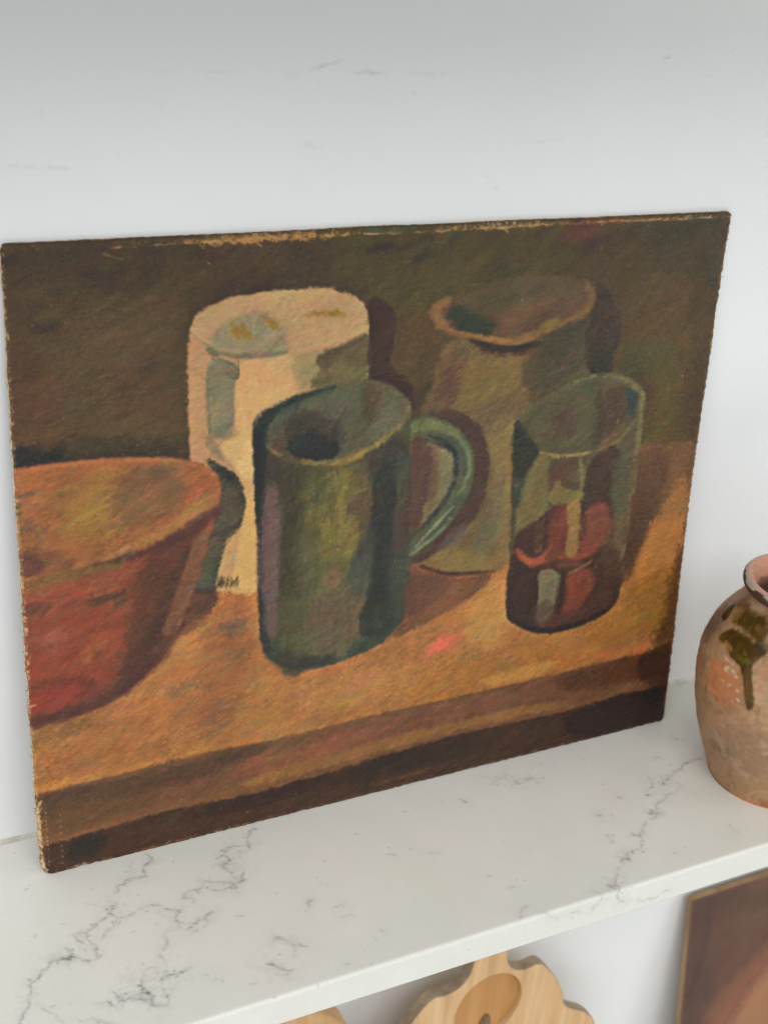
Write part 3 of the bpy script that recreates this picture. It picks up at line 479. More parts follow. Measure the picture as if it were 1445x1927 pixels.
('P',(110,81,58),7.78,0.8,[[65.0,133.9],[94.4,137.7],[104.2,156.1],[83.7,170.6],[57.3,173.5],[54.7,152.7]],0.5,0),
('P',(95,74,63),3.89,0.8,[[74.0,136.7],[84.5,134.7],[93.0,140.2],[87.7,143.6],[79.4,141.8]],0.5,0),
('P',(133,81,57),5.18,0.7,[[71.7,148.2],[80.9,149.5],[82.3,160.0],[72.3,162.0]],0.5,0),
('P',(147,89,58),5.18,0.8,[[94.5,136.0],[112.9,140.0],[119.3,149.5],[111.0,157.0],[97.6,144.9]],0.5,0),
('P',(162,84,67),2.38,0.85,[[97.4,160.4],[106.0,152.9],[113.8,149.1],[113.1,153.2],[104.9,159.7]],0.5,0),
('P',(147,107,60),2.38,0.9,[[97.3,167.3],[111.0,158.8],[115.8,156.0],[115.1,161.1],[100.6,171.3]],0.5,0),
('P',(108,71,52),3.89,0.7,[[-2.9,177.8],[12.6,176.8],[27.9,184.4],[33.8,194.0],[-0.7,193.4]],0.5,0),
('P',(88,55,51),3.89,0.8,[[-0.6,180.2],[9.2,181.7],[15.0,189.5],[5.5,193.4],[-0.6,191.7]],0.5,0),
('P',(103,86,66),2.38,0.7,[[22.0,144.8],[28.3,141.7],[29.1,144.5],[24.0,148.4]],0.5,0),
('S',(108,77,64),[4.32],2.16,0.63,[[4.8,162.2],[7.4,159.3]],0.5),
('S',(108,77,64),[4.32],2.16,0.63,[[8.2,165.7],[10.9,162.8]],0.5),
('S',(108,77,64),[4.32],2.16,0.63,[[11.7,169.3],[14.4,166.3]],0.5),
('S',(99,80,64),[3.24],2.16,0.54,[[5.8,143.2],[8.9,142.4]],0.5),
('S',(147,99,62),[3.6,7.92,7.2,5.76,5.04],3.02,0.7200000000000001,[[120.6,160.1],[107.5,168.8],[80.2,179.8],[53.4,192.0],[33.7,197.5]],0.5),
('P',(112,82,49),2.38,0.9,[[-1.6,197.0],[33.9,193.3],[59.9,192.0],[58.1,197.4],[27.1,200.6],[-1.3,202.5]],0.5,0),
('P',(133,79,53),2.38,0.9,[[-1.3,202.5],[27.1,201.2],[33.5,201.6],[30.0,207.4],[-1.7,210.4]],0.5,0),
('S',(77,51,49),[5.04,9.36,7.92,4.32,2.16],2.59,0.855,[[119.5,169.5],[102.2,180.4],[83.4,188.1],[66.6,190.7],[43.5,193.5]],0.5),
('S',(94,61,53),[3.6],2.16,0.54,[[119.6,167.0],[100.5,175.9]],0.5),
('P',(142,72,51),4.32,0.8,[[4.6,208.1],[40.0,200.3],[69.7,196.5],[79.7,201.7],[65.9,211.9],[39.4,216.1],[4.2,215.0]],0.5,0),
('P',(90,57,46),3.89,0.8,[[-0.0,213.2],[29.7,214.3],[49.4,211.5],[59.3,211.8],[42.6,216.7],[19.9,218.9],[0.3,218.8]],0.5,0),
('P',(77,51,47),2.0,0.8,[[36.1,217.3],[49.3,213.6],[64.2,212.6],[59.1,216.0],[44.1,220.5]],0.5,0),
('P',(97,71,59),2.0,0.85,[[53.0,222.1],[57.5,216.5],[63.1,216.0],[62.3,220.2],[57.2,224.3]],0.5,0),
('P',(134,64,47),8.64,0.8,[[3.8,223.7],[49.0,221.4],[58.7,230.4],[47.1,272.4],[19.9,285.2],[0.3,284.5]],0.5,0),
('P',(143,89,76),7.78,0.75,[[3.2,234.2],[19.3,230.2],[28.8,235.6],[21.8,245.0],[5.8,243.6]],0.5,0),
('P',(147,97,52),4.32,0.8,[[32.8,254.6],[36.4,247.2],[44.7,248.1],[41.1,255.5],[35.9,260.7]],0.5,0),
('P',(150,80,52),6.05,0.6,[[38.5,237.5],[48.5,235.7],[47.9,250.3],[39.8,246.8]],0.5,0),
('P',(96,55,46),6.91,0.9,[[73.1,197.0],[97.0,186.6],[112.6,176.6],[107.1,202.6],[92.5,244.1],[74.7,266.9],[50.2,280.6],[58.0,252.3],[65.5,228.0]],0.5,0),
('P',(71,45,43),5.18,0.8,[[86.3,210.0],[95.1,197.1],[91.1,225.4],[81.9,253.3],[64.2,272.2],[46.7,283.6],[61.1,260.3],[75.3,240.9]],0.5,0),
('P',(98,51,44),5.18,0.7,[[78.0,201.4],[93.4,193.2],[93.2,203.9],[79.3,216.0]],0.5,0),
('P',(126,89,63),2.38,0.95,[[110.8,181.7],[117.8,173.8],[114.9,185.9],[107.7,210.0],[100.4,230.8],[94.2,246.3],[83.8,248.1],[91.1,225.4],[98.3,208.4],[103.8,191.3]],0.5,0),
('P',(75,53,45),2.38,0.85,[[98.6,192.2],[103.9,184.2],[98.4,204.8],[90.2,221.6],[86.8,217.3]],0.5,0),
('S',(102,65,52),[3.6,3.6,2.16],2.16,0.7200000000000001,[[92.5,244.1],[81.8,258.9],[68.3,273.1]],0.5),
('P',(147,87,59),2.38,0.7,[[64.2,272.2],[73.0,265.8],[76.3,269.1],[68.2,275.0]],0.5,0),
('P',(105,46,42),5.18,0.7,[[1.4,266.3],[30.7,265.2],[43.6,275.4],[23.2,285.9],[-0.3,284.4]],0.5,0),
('P',(136,58,47),6.05,0.7,[[1.2,269.9],[33.7,273.3],[29.8,285.5],[0.2,286.3]],0.5,0),
('P',(82,51,47),3.46,0.6,[[38.6,250.2],[44.6,249.6],[44.9,258.9],[40.2,259.8]],0.5,0),
('S',(71,43,43),[9.36,8.64,7.2,4.32],3.89,0.81,[[-6.6,292.2],[19.6,290.8],[50.1,284.4],[78.2,263.8]],0.5),
('S',(74,39,46),[2.16,5.04,5.04],3.02,0.7200000000000001,[[97.8,243.3],[81.7,264.5],[58.7,282.4]],0.5),
('P',(102,67,54),3.89,0.9,[[257.5,227.4],[271.0,233.6],[296.9,244.0],[327.3,246.3],[315.1,257.4],[285.9,270.7],[261.1,278.4],[248.8,282.2],[251.5,254.2]],0.5,0),
('P',(126,85,59),6.05,0.7,[[280.4,251.3],[314.5,249.0],[302.5,263.4],[273.4,274.5],[261.1,278.4]],0.5,0),
('S',(71,47,43),[1.44,2.88,1.8],1.73,0.7200000000000001,[[266.8,231.3],[292.5,241.2],[326.3,244.5]],0.5),
('P',(71,52,51),3.89,0.95,[[254.8,125.1],[268.3,119.3],[288.5,122.9],[305.6,134.3],[314.7,154.2],[315.4,173.5],[312.2,192.5],[302.6,204.9],[282.6,219.6],[266.5,227.3],[257.5,227.4],[277.7,207.0],[296.8,182.6],[301.1,156.4],[285.2,133.9]],0.5,0),
('P',(99,88,88),3.89,0.6,[[278.4,218.9],[294.2,205.6],[304.7,205.2],[295.1,217.6],[280.8,223.3]],0.5,0),
('P',(111,100,72),2.75,1,[[254.1,134.1],[270.1,137.0],[284.4,146.8],[289.3,158.7],[287.9,173.7],[279.2,191.7],[265.3,205.1],[256.6,209.6]],0.5,0),
('P',(83,57,55),3.89,0.95,[[253.6,139.5],[265.6,140.9],[270.7,160.1],[267.4,186.2],[261.2,204.5],[255.8,209.5]],0.5,0),
('P',(102,75,62),3.89,0.8,[[269.2,148.7],[276.1,149.5],[276.0,179.7],[268.6,192.1]],0.5,0),
('P',(119,114,82),3.46,0.8,[[275.9,145.8],[286.6,155.3],[287.6,169.8],[280.9,180.4],[278.1,161.0]],0.5,0),
('P',(82,88,67),1.62,1,[[252.1,125.5],[264.6,123.6],[284.2,130.8],[297.2,143.1],[303.4,158.9],[301.7,181.7],[287.7,202.3],[268.1,218.1],[257.3,223.4],[255.9,212.3],[267.2,203.1],[281.3,186.6],[288.8,169.2],[288.8,157.1],[282.7,145.9],[268.6,138.3],[253.4,135.1]],0.5,0),
('P',(106,110,76),2.38,0.9,[[253.0,126.7],[264.7,125.4],[283.1,133.3],[293.9,142.7],[285.7,141.0],[271.1,133.4],[254.1,133.0]],0.5,0),
('S',(50,58,60),[1.8,4.32,4.32,2.88],1.73,0.81,[[265.5,139.4],[284.6,149.1],[289.4,159.4],[287.7,171.8],[281.3,186.2],[267.1,202.3]],0.5),
('S',(112,121,95),[1.44,2.88,3.24,1.8],1.73,0.63,[[289.7,140.0],[297.9,152.2],[299.9,167.6],[293.4,182.1]],0.5),
('S',(62,72,74),[2.88,4.32,3.6],2.16,0.63,[[295.1,182.4],[284.5,197.1],[269.6,209.7]],0.5),
('S',(126,137,111),[1.08,2.88,1.44],1.3,0.675,[[289.0,190.0],[277.3,201.1],[261.8,215.5]],0.5),
('S',(96,109,93),[3.6],2.16,0.54,[[257.9,219.6],[269.8,212.9]],0.5),
('P',(78,76,55),1.62,1,[[144.3,116.4],[147.4,111.6],[156.3,131.5],[189.2,147.9],[219.1,144.4],[241.6,132.6],[252.4,115.8],[253.6,154.2],[255.5,203.7],[258.6,247.5],[253.2,271.5],[234.6,284.7],[200.7,292.9],[177.1,291.3],[158.6,281.4],[150.2,264.8],[147.7,224.2],[145.9,151.2]],0.5,0),
('P',(66,64,49),5.18,0.9,[[160.0,139.0],[180.0,148.5],[182.8,285.2],[161.6,276.9]],0.5,0),
('P',(97,90,54),7.78,0.95,[[178.3,155.5],[204.2,151.6],[223.1,150.4],[224.5,183.8],[214.4,228.0],[207.9,270.2],[184.4,269.6],[179.4,210.8]],0.5,0),
('P',(82,86,56),6.91,0.8,[[169.9,201.8],[186.6,196.9],[191.8,255.2],[176.9,280.0],[165.1,258.0]],0.5,0),
('P',(86,93,62),6.05,0.8,[[174.7,155.0],[189.3,153.3],[195.5,176.0],[182.5,177.8]],0.5,0),
('P',(127,112,58),4.32,0.8,[[196.9,157.9],[211.8,152.6],[223.6,161.4],[216.9,190.3],[217.3,220.8],[206.0,207.5],[194.2,198.1],[186.4,185.7],[203.2,180.8]],0.5,0),
('P',(119,110,54),4.32,0.7,[[186.6,196.9],[209.5,196.7],[208.0,211.6],[190.9,216.4]],0.5,0),
('P',(91,80,58),5.18,0.7,[[210.1,157.8],[227.1,154.5],[224.9,195.2],[215.3,197.5]],0.5,0),
('P',(103,86,66),6.91,0.9,[[187.6,238.9],[206.8,234.5],[226.8,241.9],[224.0,273.3],[196.4,279.9],[182.3,261.3]],0.5,0),
('P',(116,90,64),4.32,0.7,[[193.0,224.4],[206.3,219.0],[206.9,238.4],[195.2,236.3]],0.5,0),
('P',(88,90,62),4.32,0.6,[[206.6,226.7],[221.9,217.7],[222.5,233.3],[206.9,238.4]],0.5,0),
('P',(52,58,56),3.89,0.95,[[229.1,154.8],[252.4,144.8],[256.1,199.9],[257.8,247.3],[253.2,270.7],[238.2,274.0],[224.0,275.3],[226.6,237.9],[225.1,199.0],[228.4,184.4]],0.5,0),
('P',(44,48,52),2.75,0.85,[[231.8,155.1],[244.4,151.2],[245.8,179.3],[246.1,225.5],[244.2,271.0],[224.0,275.3],[226.9,245.8],[231.0,199.9]],0.5,0),
('P',(68,78,66),2.38,0.8,[[243.1,205.6],[254.6,203.5],[257.8,247.3],[252.3,268.5],[243.6,277.1],[244.8,241.1]],0.5,0),
('P',(85,66,59),4.32,0.7,[[208.7,174.2],[231.8,173.7],[228.4,186.3],[212.9,184.0]],0.5,0),
('P',(64,74,68),3.89,0.7,[[214.0,216.4],[228.8,195.8],[232.0,223.2],[222.8,241.2]],0.5,0),
('P',(62,72,60),3.46,0.85,[[214.2,279.4],[232.1,274.8],[250.2,268.1],[246.5,277.6],[228.5,285.5],[208.5,288.4]],0.5,0),
('P',(58,66,58),3.46,0.85,[[153.9,259.7],[173.0,277.2],[200.4,284.8],[228.3,280.2],[224.5,287.6],[192.8,292.9],[169.3,287.2],[155.9,278.1]],0.5,0),
('P',(59,48,46),2.38,0.7,[[161.5,274.9],[177.0,283.2],[200.5,288.8],[192.7,291.3],[169.3,285.6]],0.5,0),
('P',(111,98,68),2.75,0.7,[[204.4,283.5],[216.1,277.8],[214.4,285.5],[206.5,290.0]],0.5,0),
('P',(38,44,48),2.38,0.97,[[143.9,116.3],[152.6,107.1],[156.9,117.8],[152.8,134.6],[151.9,159.1],[153.6,225.3],[155.8,264.0],[159.7,279.7],[150.9,266.2],[147.7,224.2],[145.2,161.7]],0.5,0),
('P',(56,52,50),3.46,0.7,[[152.8,134.6],[163.6,142.9],[163.8,160.7],[154.8,159.5]],0.5,0),
('P',(113,87,83),3.89,0.85,[[153.0,159.3],[157.3,154.5],[161.7,162.2],[163.4,182.3],[162.3,211.7],[161.8,234.3],[153.7,234.7],[150.5,209.8],[151.0,180.5]],0.5,0),
('P',(103,86,88),3.46,0.75,[[151.3,221.1],[160.9,219.0],[162.1,257.4],[158.4,264.5],[153.9,259.7]],0.5,0),
('P',(88,78,84),2.0,0.6,[[150.6,224.7],[155.4,223.7],[156.6,237.2],[151.4,236.2]],0.5,0),
('P',(88,86,63),1.62,1,[[145.7,118.6],[150.9,111.0],[171.9,101.2],[200.6,94.8],[224.7,95.0],[243.3,103.5],[253.2,115.9],[248.1,130.8],[227.5,143.6],[204.1,149.1],[176.3,143.8],[156.4,135.0],[148.5,127.8]],0.5,0),
('P',(44,50,50),2.38,0.95,[[144.6,120.5],[146.4,114.9],[163.1,104.8],[184.4,99.4],[206.1,96.0],[188.1,103.2],[166.7,109.2],[154.4,117.5],[152.8,131.1],[147.5,127.0]],0.5,0),
('P',(90,88,71),3.89,1,[[156.3,126.3],[163.2,113.3],[188.1,102.2],[217.4,98.8],[236.4,103.5],[246.5,115.2],[239.4,127.0],[222.7,139.5],[204.0,145.1],[178.1,141.9],[159.9,134.1]],0.5,0),
('P',(80,78,61),6.91,0.8,[[202.7,101.9],[224.9,100.6],[222.1,125.0],[203.6,133.6],[188.5,121.3]],0.5,0),
('P',(104,102,79),4.32,0.6,[[230.8,106.5],[242.5,111.2],[241.2,123.6],[228.1,132.9],[225.6,118.3]],0.5,0),
('P',(87,66,59),3.89,0.85,[[219.3,101.8],[228.7,100.3],[233.9,115.6],[227.8,125.7],[218.8,117.6]],0.5,0),
('P',(103,80,62),3.46,0.6,[[221.1,99.6],[236.3,101.0],[232.7,106.7],[223.2,105.7]],0.5,0),
('P',(71,62,57),5.18,0.9,[[165.1,118.7],[177.5,111.4],[192.1,118.2],[203.5,130.0],[188.8,131.9],[167.0,129.3]],0.5,0),
('P',(34,40,44),2.38,0.97,[[165.2,130.9],[171.2,124.6],[179.5,124.5],[185.1,128.6],[196.1,131.0],[203.7,136.5],[198.3,141.9],[187.3,143.8],[174.4,140.7]],0.5,0),
('P',(91,61,57),2.38,0.85,[[155.6,127.3],[161.6,125.2],[164.2,132.5],[168.9,138.7],[159.9,135.5]],0.5,0),
('S',(46,44,44),[1.8],1.73,0.54,[[168.8,127.8],[170.8,119.3]],0.3),
('S',(46,44,44),[1.8],1.73,0.54,[[171.3,127.4],[173.3,121.3]],0.3),
('S',(46,44,44),[1.8],1.73,0.54,[[173.8,127.0],[175.9,123.4]],0.3),
('S',(46,44,44),[1.8],1.73,0.54,[[176.3,126.6],[178.4,120.9]],0.3),
('S',(46,44,44),[1.8],1.73,0.54,[[178.9,129.0],[180.9,122.9]],0.3),
('S',(46,44,44),[1.8],1.73,0.54,[[181.4,128.5],[183.5,124.9]],0.3),
('S',(46,44,44),[1.8],1.73,0.54,[[184.0,128.1],[186.0,122.4]],0.3),
('S',(46,44,44),[1.8],1.73,0.54,[[186.5,127.7],[188.6,124.5]],0.3),
('S',(46,44,44),[1.8],1.73,0.54,[[189.1,130.1],[191.1,121.9]],0.3),
('S',(46,44,44),[1.8],1.73,0.54,[[191.7,129.7],[193.7,124.0]],0.3),
('S',(46,44,44),[1.8],1.73,0.54,[[194.3,129.3],[196.4,126.0]],0.3),
('S',(46,44,44),[1.8],1.73,0.54,[[196.8,128.9],[198.9,123.5]],0.3),
('S',(82,92,73),[3.6,5.04,2.88],2.16,0.7200000000000001,[[159.7,111.2],[173.8,104.8],[195.3,100.1]],0.5),
('S',(133,114,62),[1.8,3.96,3.24,1.8],1.73,0.81,[[185.5,146.4],[205.9,146.8],[228.4,139.4],[245.2,127.6]],0.5),
('S',(109,94,62),[1.8,2.88,1.8],1.73,0.7200000000000001,[[157.1,134.4],[169.0,142.2],[185.5,146.7]],0.5),
('S',(111,94,66),[2.16,2.52,1.8],1.73,0.63,[[238.3,103.7],[249.9,113.7],[252.0,122.9]],0.5),
('P',(89,84,62),1.62,1,[[333.9,137.5],[336.6,129.5],[348.7,122.1],[380.0,110.5],[401.7,107.2],[425.0,112.4],[440.4,123.6],[443.3,137.7],[442.3,186.1],[440.8,261.9],[438.2,286.9],[425.0,298.7],[399.1,304.0],[370.7,301.6],[349.1,291.4],[339.5,280.6],[339.0,249.1],[337.8,200.1]],0.5,0),
('P',(97,92,66),7.78,0.8,[[341.3,134.5],[372.5,122.6],[383.2,139.1],[371.4,153.3],[349.5,152.6]],0.5,0),
('P',(102,65,61),5.18,0.8,[[364.5,129.4],[371.9,124.5],[378.7,138.6],[375.5,149.9],[367.2,147.0]],0.5,0),
('P',(91,82,52),4.32,0.8,[[379.6,127.2],[398.7,119.5],[404.1,145.3],[389.5,155.4]],0.5,0),
('P',(70,76,59),3.89,0.8,[[380.8,117.8],[397.8,111.8],[407.4,116.5],[390.4,124.5]],0.5,0),
('P',(62,56,51),2.75,0.9,[[398.3,123.3],[404.2,120.1],[409.6,142.0],[407.9,157.6],[399.8,158.6]],0.5,0),
('P',(95,67,55),3.46,0.85,[[405.6,120.2],[419.1,119.6],[430.5,136.4],[420.3,147.1],[412.0,154.1]],0.5,0),
('P',(122,77,56),2.38,0.6,[[418.8,135.1],[424.2,133.7],[422.2,143.4],[417.5,142.9]],0.5,0),
('P',(53,72,72),2.75,0.85,[[419.2,116.5],[428.9,120.6],[434.7,129.7],[433.4,140.6],[427.4,144.7],[429.5,132.3]],0.5,0),
('P',(48,56,50),3.46,0.95,[[333.1,137.4],[341.7,138.4],[351.7,152.9],[358.8,159.6],[350.8,166.4],[346.0,185.4],[338.2,200.2]],0.5,0),
('P',(78,84,63),3.46,0.7,[[335.8,168.4],[348.6,166.1],[348.2,185.7],[340.5,196.5]],0.5,0),
('S',(111,106,70),[1.8,3.24,3.6,3.24],1.73,0.81,[[380.1,112.0],[401.9,108.8],[425.3,114.8],[439.8,126.3]],0.5),
('S',(117,108,74),[3.24,3.6,4.32,2.16],1.73,0.765,[[440.0,127.5],[440.1,145.3],[441.2,177.7],[441.7,202.5]],0.5),
('S',(130,106,73),[1.44,3.24,2.52],1.73,0.765,[[436.3,144.9],[421.9,159.2],[406.3,163.7]],0.5),
('S',(128,89,66),[1.44,3.6,1.8],2.16,0.675,[[425.0,147.6],[412.3,156.1],[404.2,165.1]],0.5),
('S',(156,130,78),[1.44,3.24,2.88,1.44],1.3,0.81,[[356.6,159.3],[370.3,164.1],[386.1,165.3],[400.5,164.6]],0.5),
('P',(119,108,71),3.46,0.9,[[350.6,164.4],[363.8,164.9],[366.9,204.3],[350.7,212.1],[341.4,216.7],[342.7,196.8]],0.5,0),
('P',(91,78,60),3.46,0.9,[[364.1,168.1],[398.1,171.5],[398.7,196.6],[371.7,198.9]],0.5,0),
('P',(102,65,59),2.38,0.8,[[369.0,172.6],[378.7,171.9],[378.4,185.8],[371.3,194.8]],0.5,0),
('P',(135,118,70),2.0,0.85,[[367.0,196.2],[370.4,186.7],[373.4,180.3],[378.8,189.0],[393.8,193.9],[396.6,198.3],[376.5,201.6]],0.5,0),
('P',(110,112,76),2.38,0.7,[[380.3,174.0],[396.1,174.1],[396.4,184.1],[383.7,184.5]],0.5,0),
('S',(141,120,79),[2.16,2.52,1.8],1.73,0.765,[[391.2,170.7],[395.0,188.0],[392.7,199.8]],0.5),
('P',(65,52,49),3.89,0.9,[[400.5,172.6],[422.4,163.3],[427.9,188.3],[418.6,207.6],[399.7,204.9]],0.5,0),
('P',(94,65,53),3.46,0.7,[[408.8,165.6],[418.0,164.7],[419.8,179.1],[413.2,182.3]],0.5,0),
('P',(86,82,63),2.75,0.9,[[423.4,171.4],[434.3,164.7],[434.6,214.0],[426.6,233.9],[421.9,203.9]],0.5,0),
('P',(73,45,43),2.38,0.97,[[342.6,220.1],[355.0,210.7],[359.1,207.2],[381.0,201.5],[408.6,202.1],[425.6,206.5],[429.4,255.7],[437.7,283.3],[424.9,297.8],[396.6,302.2],[370.6,300.7],[349.0,290.5],[340.3,279.5],[339.1,245.0]],0.5,0),
('P',(119,63,52),3.46,0.9,[[372.4,205.1],[384.6,200.7],[388.9,240.6],[376.5,244.9],[369.9,225.2]],0.5,0),
('P',(129,69,58),3.89,0.85,[[398.1,210.8],[418.4,205.5],[422.8,233.3],[409.1,246.0],[398.4,242.1]],0.5,0),
('P',(90,51,47),3.46,0.7,[[371.7,198.9],[381.0,201.5],[373.6,217.5],[368.6,212.7]],0.5,0),
('P',(125,104,65),2.38,0.85,[[357.8,203.0],[364.2,203.9],[365.2,232.7],[359.8,236.8],[357.6,219.2]],0.5,0),
('P',(150,116,68),2.0,0.95,[[383.6,200.6],[393.7,200.8],[395.5,224.9],[394.8,243.7],[387.1,241.2],[386.6,219.5]],0.5,0),
('S',(77,47,45),[1.44,3.24,1.8],1.73,0.7200000000000001,[[399.2,209.0],[397.8,221.1],[400.9,232.0]],0.5),
('S',(164,82,63),[2.16,5.04,5.04,2.88],2.16,0.81,[[344.5,231.0],[351.1,239.5],[364.9,243.0],[377.7,234.7]],0.5),
('S',(156,78,61),[2.16,4.32,2.88],2.16,0.765,[[375.6,236.4],[379.6,222.5],[382.7,208.6]],0.5),
('S',(160,82,63),[1.8,3.96,2.16],2.16,0.7200000000000001,[[382.8,239.6],[397.2,244.5],[408.9,243.8]],0.5),
('S',(128,81,68),[2.88],2.59,0.63,[[381.5,248.6],[400.4,251.8]],0.5),
('P',(63,41,42),2.75,0.9,[[339.2,240.8],[358.7,249.1],[364.1,257.5],[365.5,296.2],[348.9,289.6],[340.3,278.6]],0.5,0),
('P',(129,120,94),2.0,0.95,[[365.2,251.0],[380.2,254.3],[380.8,268.9],[379.3,281.5],[366.6,283.5],[365.8,266.3]],0.5,0),
('P',(103,84,68),3.46,0.8,[[366.2,279.1],[378.2,279.1],[377.0,294.9],[365.2,292.7]],0.5,0),
('P',(133,71,57),3.46,0.9,[[391.6,257.1],[411.5,257.9],[415.9,270.7],[401.9,285.6],[390.3,287.9],[392.2,270.9]],0.5,0),
('P',(113,57,50),4.32,0.7,[[389.3,279.0],[403.3,277.2],[400.4,294.1],[389.8,292.1]],0.5,0),
('S',(157,111,83),[1.44,2.88,1.44],1.73,0.63,[[391.6,257.1],[403.0,253.9],[410.6,250.5]],0.5),
('P',(83,59,51),3.46,0.9,[[413.7,244.6],[432.1,239.0],[439.8,261.8],[435.8,287.4],[421.4,289.2],[414.8,261.9]],0.5,0),
('P',(103,84,62),2.38,0.7,[[416.4,228.1],[431.2,213.5],[438.3,231.4],[438.3,257.2],[425.6,263.7],[418.5,245.4]],0.5,0),
('S',(119,102,69),[1.44,2.88,2.88,1.8],1.73,0.7200000000000001,[[439.2,202.2],[439.8,231.7],[438.8,261.6],[436.7,267.8]],0.5),
('S',(51,34,36),[2.16,3.6,3.6,2.16],2.16,0.765,[[344.0,285.3],[368.1,298.9],[396.5,301.3],[424.6,295.0]],0.5),
('S',(65,41,39),[2.88],2.16,0.63,[[433.3,286.9],[439.3,257.3],[444.4,240.9]],0.5),
('S',(66,62,51),[1.8,2.88,1.44],1.73,0.63,[[338.7,200.2],[339.6,240.9],[339.9,274.3]],0.5),
('P',(201,102,80),6.05,0.9,[[266.3,297.2],[280.8,290.5],[295.5,286.2],[308.8,289.6],[303.9,295.0],[287.8,300.3],[272.9,301.9]],0.5,0),
('P',(226,107,85),2.38,0.7,[[276.8,295.1],[287.2,291.3],[293.8,292.6],[287.7,298.2]],0.5,0),
('P',(186,121,75),6.05,0.5,[[290.4,273.6],[307.5,272.6],[304.1,284.5],[293.1,282.4]],0.5,0),
('S',(185,100,63),[2.16,6.48,7.2,2.88],4.32,0.7200000000000001,[[419.3,332.6],[439.1,333.0],[464.4,334.4],[476.9,332.2]],0.5),
('S',(109,94,68),[1.44,4.32,1.8],2.16,0.7200000000000001,[[459.4,308.7],[465.8,307.6],[473.1,305.8]],0.5),
('S',(138,108,50),[8.64],8.64,0.45,[[456.6,313.6],[485.9,305.5]],0.5),
('P',(182,148,108),4.15,0.8,[[107.9,51.7],[125.0,41.5],[151.7,35.7],[184.8,35.5],[206.3,39.9],[218.3,49.3],[218.6,58.7],[202.8,65.5],[180.0,69.0],[168.7,70.8],[165.8,61.3],[156.0,48.8],[142.3,45.3],[126.3,51.1],[114.3,61.1]],0.5,0),
('P',(194,160,116),9.68,0.6,[[168.6,61.5],[185.3,56.2],[208.1,51.2],[215.6,55.8],[202.8,64.2],[179.9,67.7]],0.5,0),
('P',(143,130,100),6.22,0.75,[[115.7,61.8],[127.0,51.6],[142.4,45.9],[156.0,49.5],[163.7,59.8],[165.9,71.9],[152.1,73.3],[135.7,71.3],[122.2,67.1]],0.5,0),
('P',(145,134,104),6.91,0.6,[[133.0,49.7],[143.7,47.3],[154.6,51.3],[157.5,60.6],[146.5,59.8]],0.5,0),
('S',(102,104,83),[1.44,2.88,2.88,1.44],1.73,0.675,[[114.3,62.4],[128.9,70.0],[149.3,73.1],[165.9,72.1]],0.5),
('S',(148,112,47),[3.24],1.73,0.675,[[130.3,51.7],[131.9,56.2]],0.5),
('S',(148,112,47),[3.24],1.73,0.675,[[133.6,55.2],[135.2,59.7]],0.5),
('S',(148,112,47),[3.24],1.73,0.675,[[137.0,53.5],[138.6,58.0]],0.5),
('S',(148,112,47),[3.24],1.73,0.675,[[139.7,56.9],[141.3,61.4]],0.5),
('S',(148,112,47),[3.24],1.73,0.675,[[132.3,56.3],[133.9,60.8]],0.5),
('S',(148,116,53),[2.52],1.73,0.63,[[151.2,50.2],[153.4,53.7]],0.5),
('S',(148,116,53),[2.52],1.73,0.63,[[155.3,52.4],[157.5,55.9]],0.5),
('S',(148,116,53),[2.52],1.73,0.63,[[158.1,54.2],[160.3,57.7]],0.5),
('S',(148,116,53),[2.52],1.73,0.63,[[153.9,51.0],[156.2,54.5]],0.5),
('S',(144,112,43),[1.8],1.3,0.63,[[178.1,49.8],[180.1,51.2]],0.5),
('S',(144,112,43),[1.8],1.3,0.63,[[180.0,49.1],[182.0,50.2]],0.5),
('S',(144,112,43),[1.8],1.3,0.63,[[181.8,48.4],[183.8,49.1]],0.5),
('S',(144,112,43),[1.8],1.3,0.63,[[183.6,47.8],[185.7,51.6]],0.5),
('S',(144,112,43),[1.8],1.3,0.63,[[185.5,50.3],[187.5,50.6]],0.5),
('S',(144,112,43),[1.8],1.3,0.63,[[187.3,49.6],[189.3,49.5]],0.5),
('S',(144,112,43),[1.8],1.3,0.63,[[189.1,49.0],[191.2,52.0]],0.5),
('S',(144,112,43),[1.8],1.3,0.63,[[191.0,48.3],[193.0,51.0]],0.5),
('S',(144,112,43),[1.8],1.3,0.63,[[192.9,50.8],[194.9,49.9]],0.5),
('S',(144,112,43),[1.8],1.3,0.63,[[194.7,50.2],[196.8,52.4]],0.5),
('S',(144,112,43),[1.8],1.3,0.63,[[196.6,49.5],[198.6,51.4]],0.5),
('S',(144,112,43),[1.8],1.3,0.63,[[198.4,48.8],[200.5,50.3]],0.5),
('S',(144,112,43),[1.8],1.3,0.63,[[200.3,51.3],[202.4,52.8]],0.5),
('S',(144,112,43),[1.8],1.3,0.63,[[202.2,50.7],[204.2,51.8]],0.5),
('P',(196,158,114),5.53,0.7,[[134.3,73.8],[152.1,76.6],[174.4,76.6],[174.5,82.0],[154.9,81.5],[134.3,78.3]],0.5,0),
('P',(204,166,114),8.29,0.7,[[134.3,81.0],[154.9,80.2],[174.6,84.7],[172.0,96.6],[156.5,105.9],[145.4,115.6],[142.7,131.8],[137.1,120.2],[134.3,98.2]],0.5,0),
('S',(214,178,123),[2.16,4.32,2.88],2.16,0.63,[[138.4,110.8],[139.2,123.2],[138.5,134.1]],0.5),
('S',(188,150,102),[1.44,2.88,1.8],2.16,0.63,[[141.9,107.1],[142.6,120.8],[143.4,134.7]],0.5),
('P',(125,118,92),2.38,0.75,[[115.0,75.3],[122.2,74.0],[132.3,76.9],[133.2,85.5],[130.2,89.8],[131.2,104.6],[130.9,119.5],[126.7,123.4],[116.5,119.5],[114.8,96.3]],0.5,0),
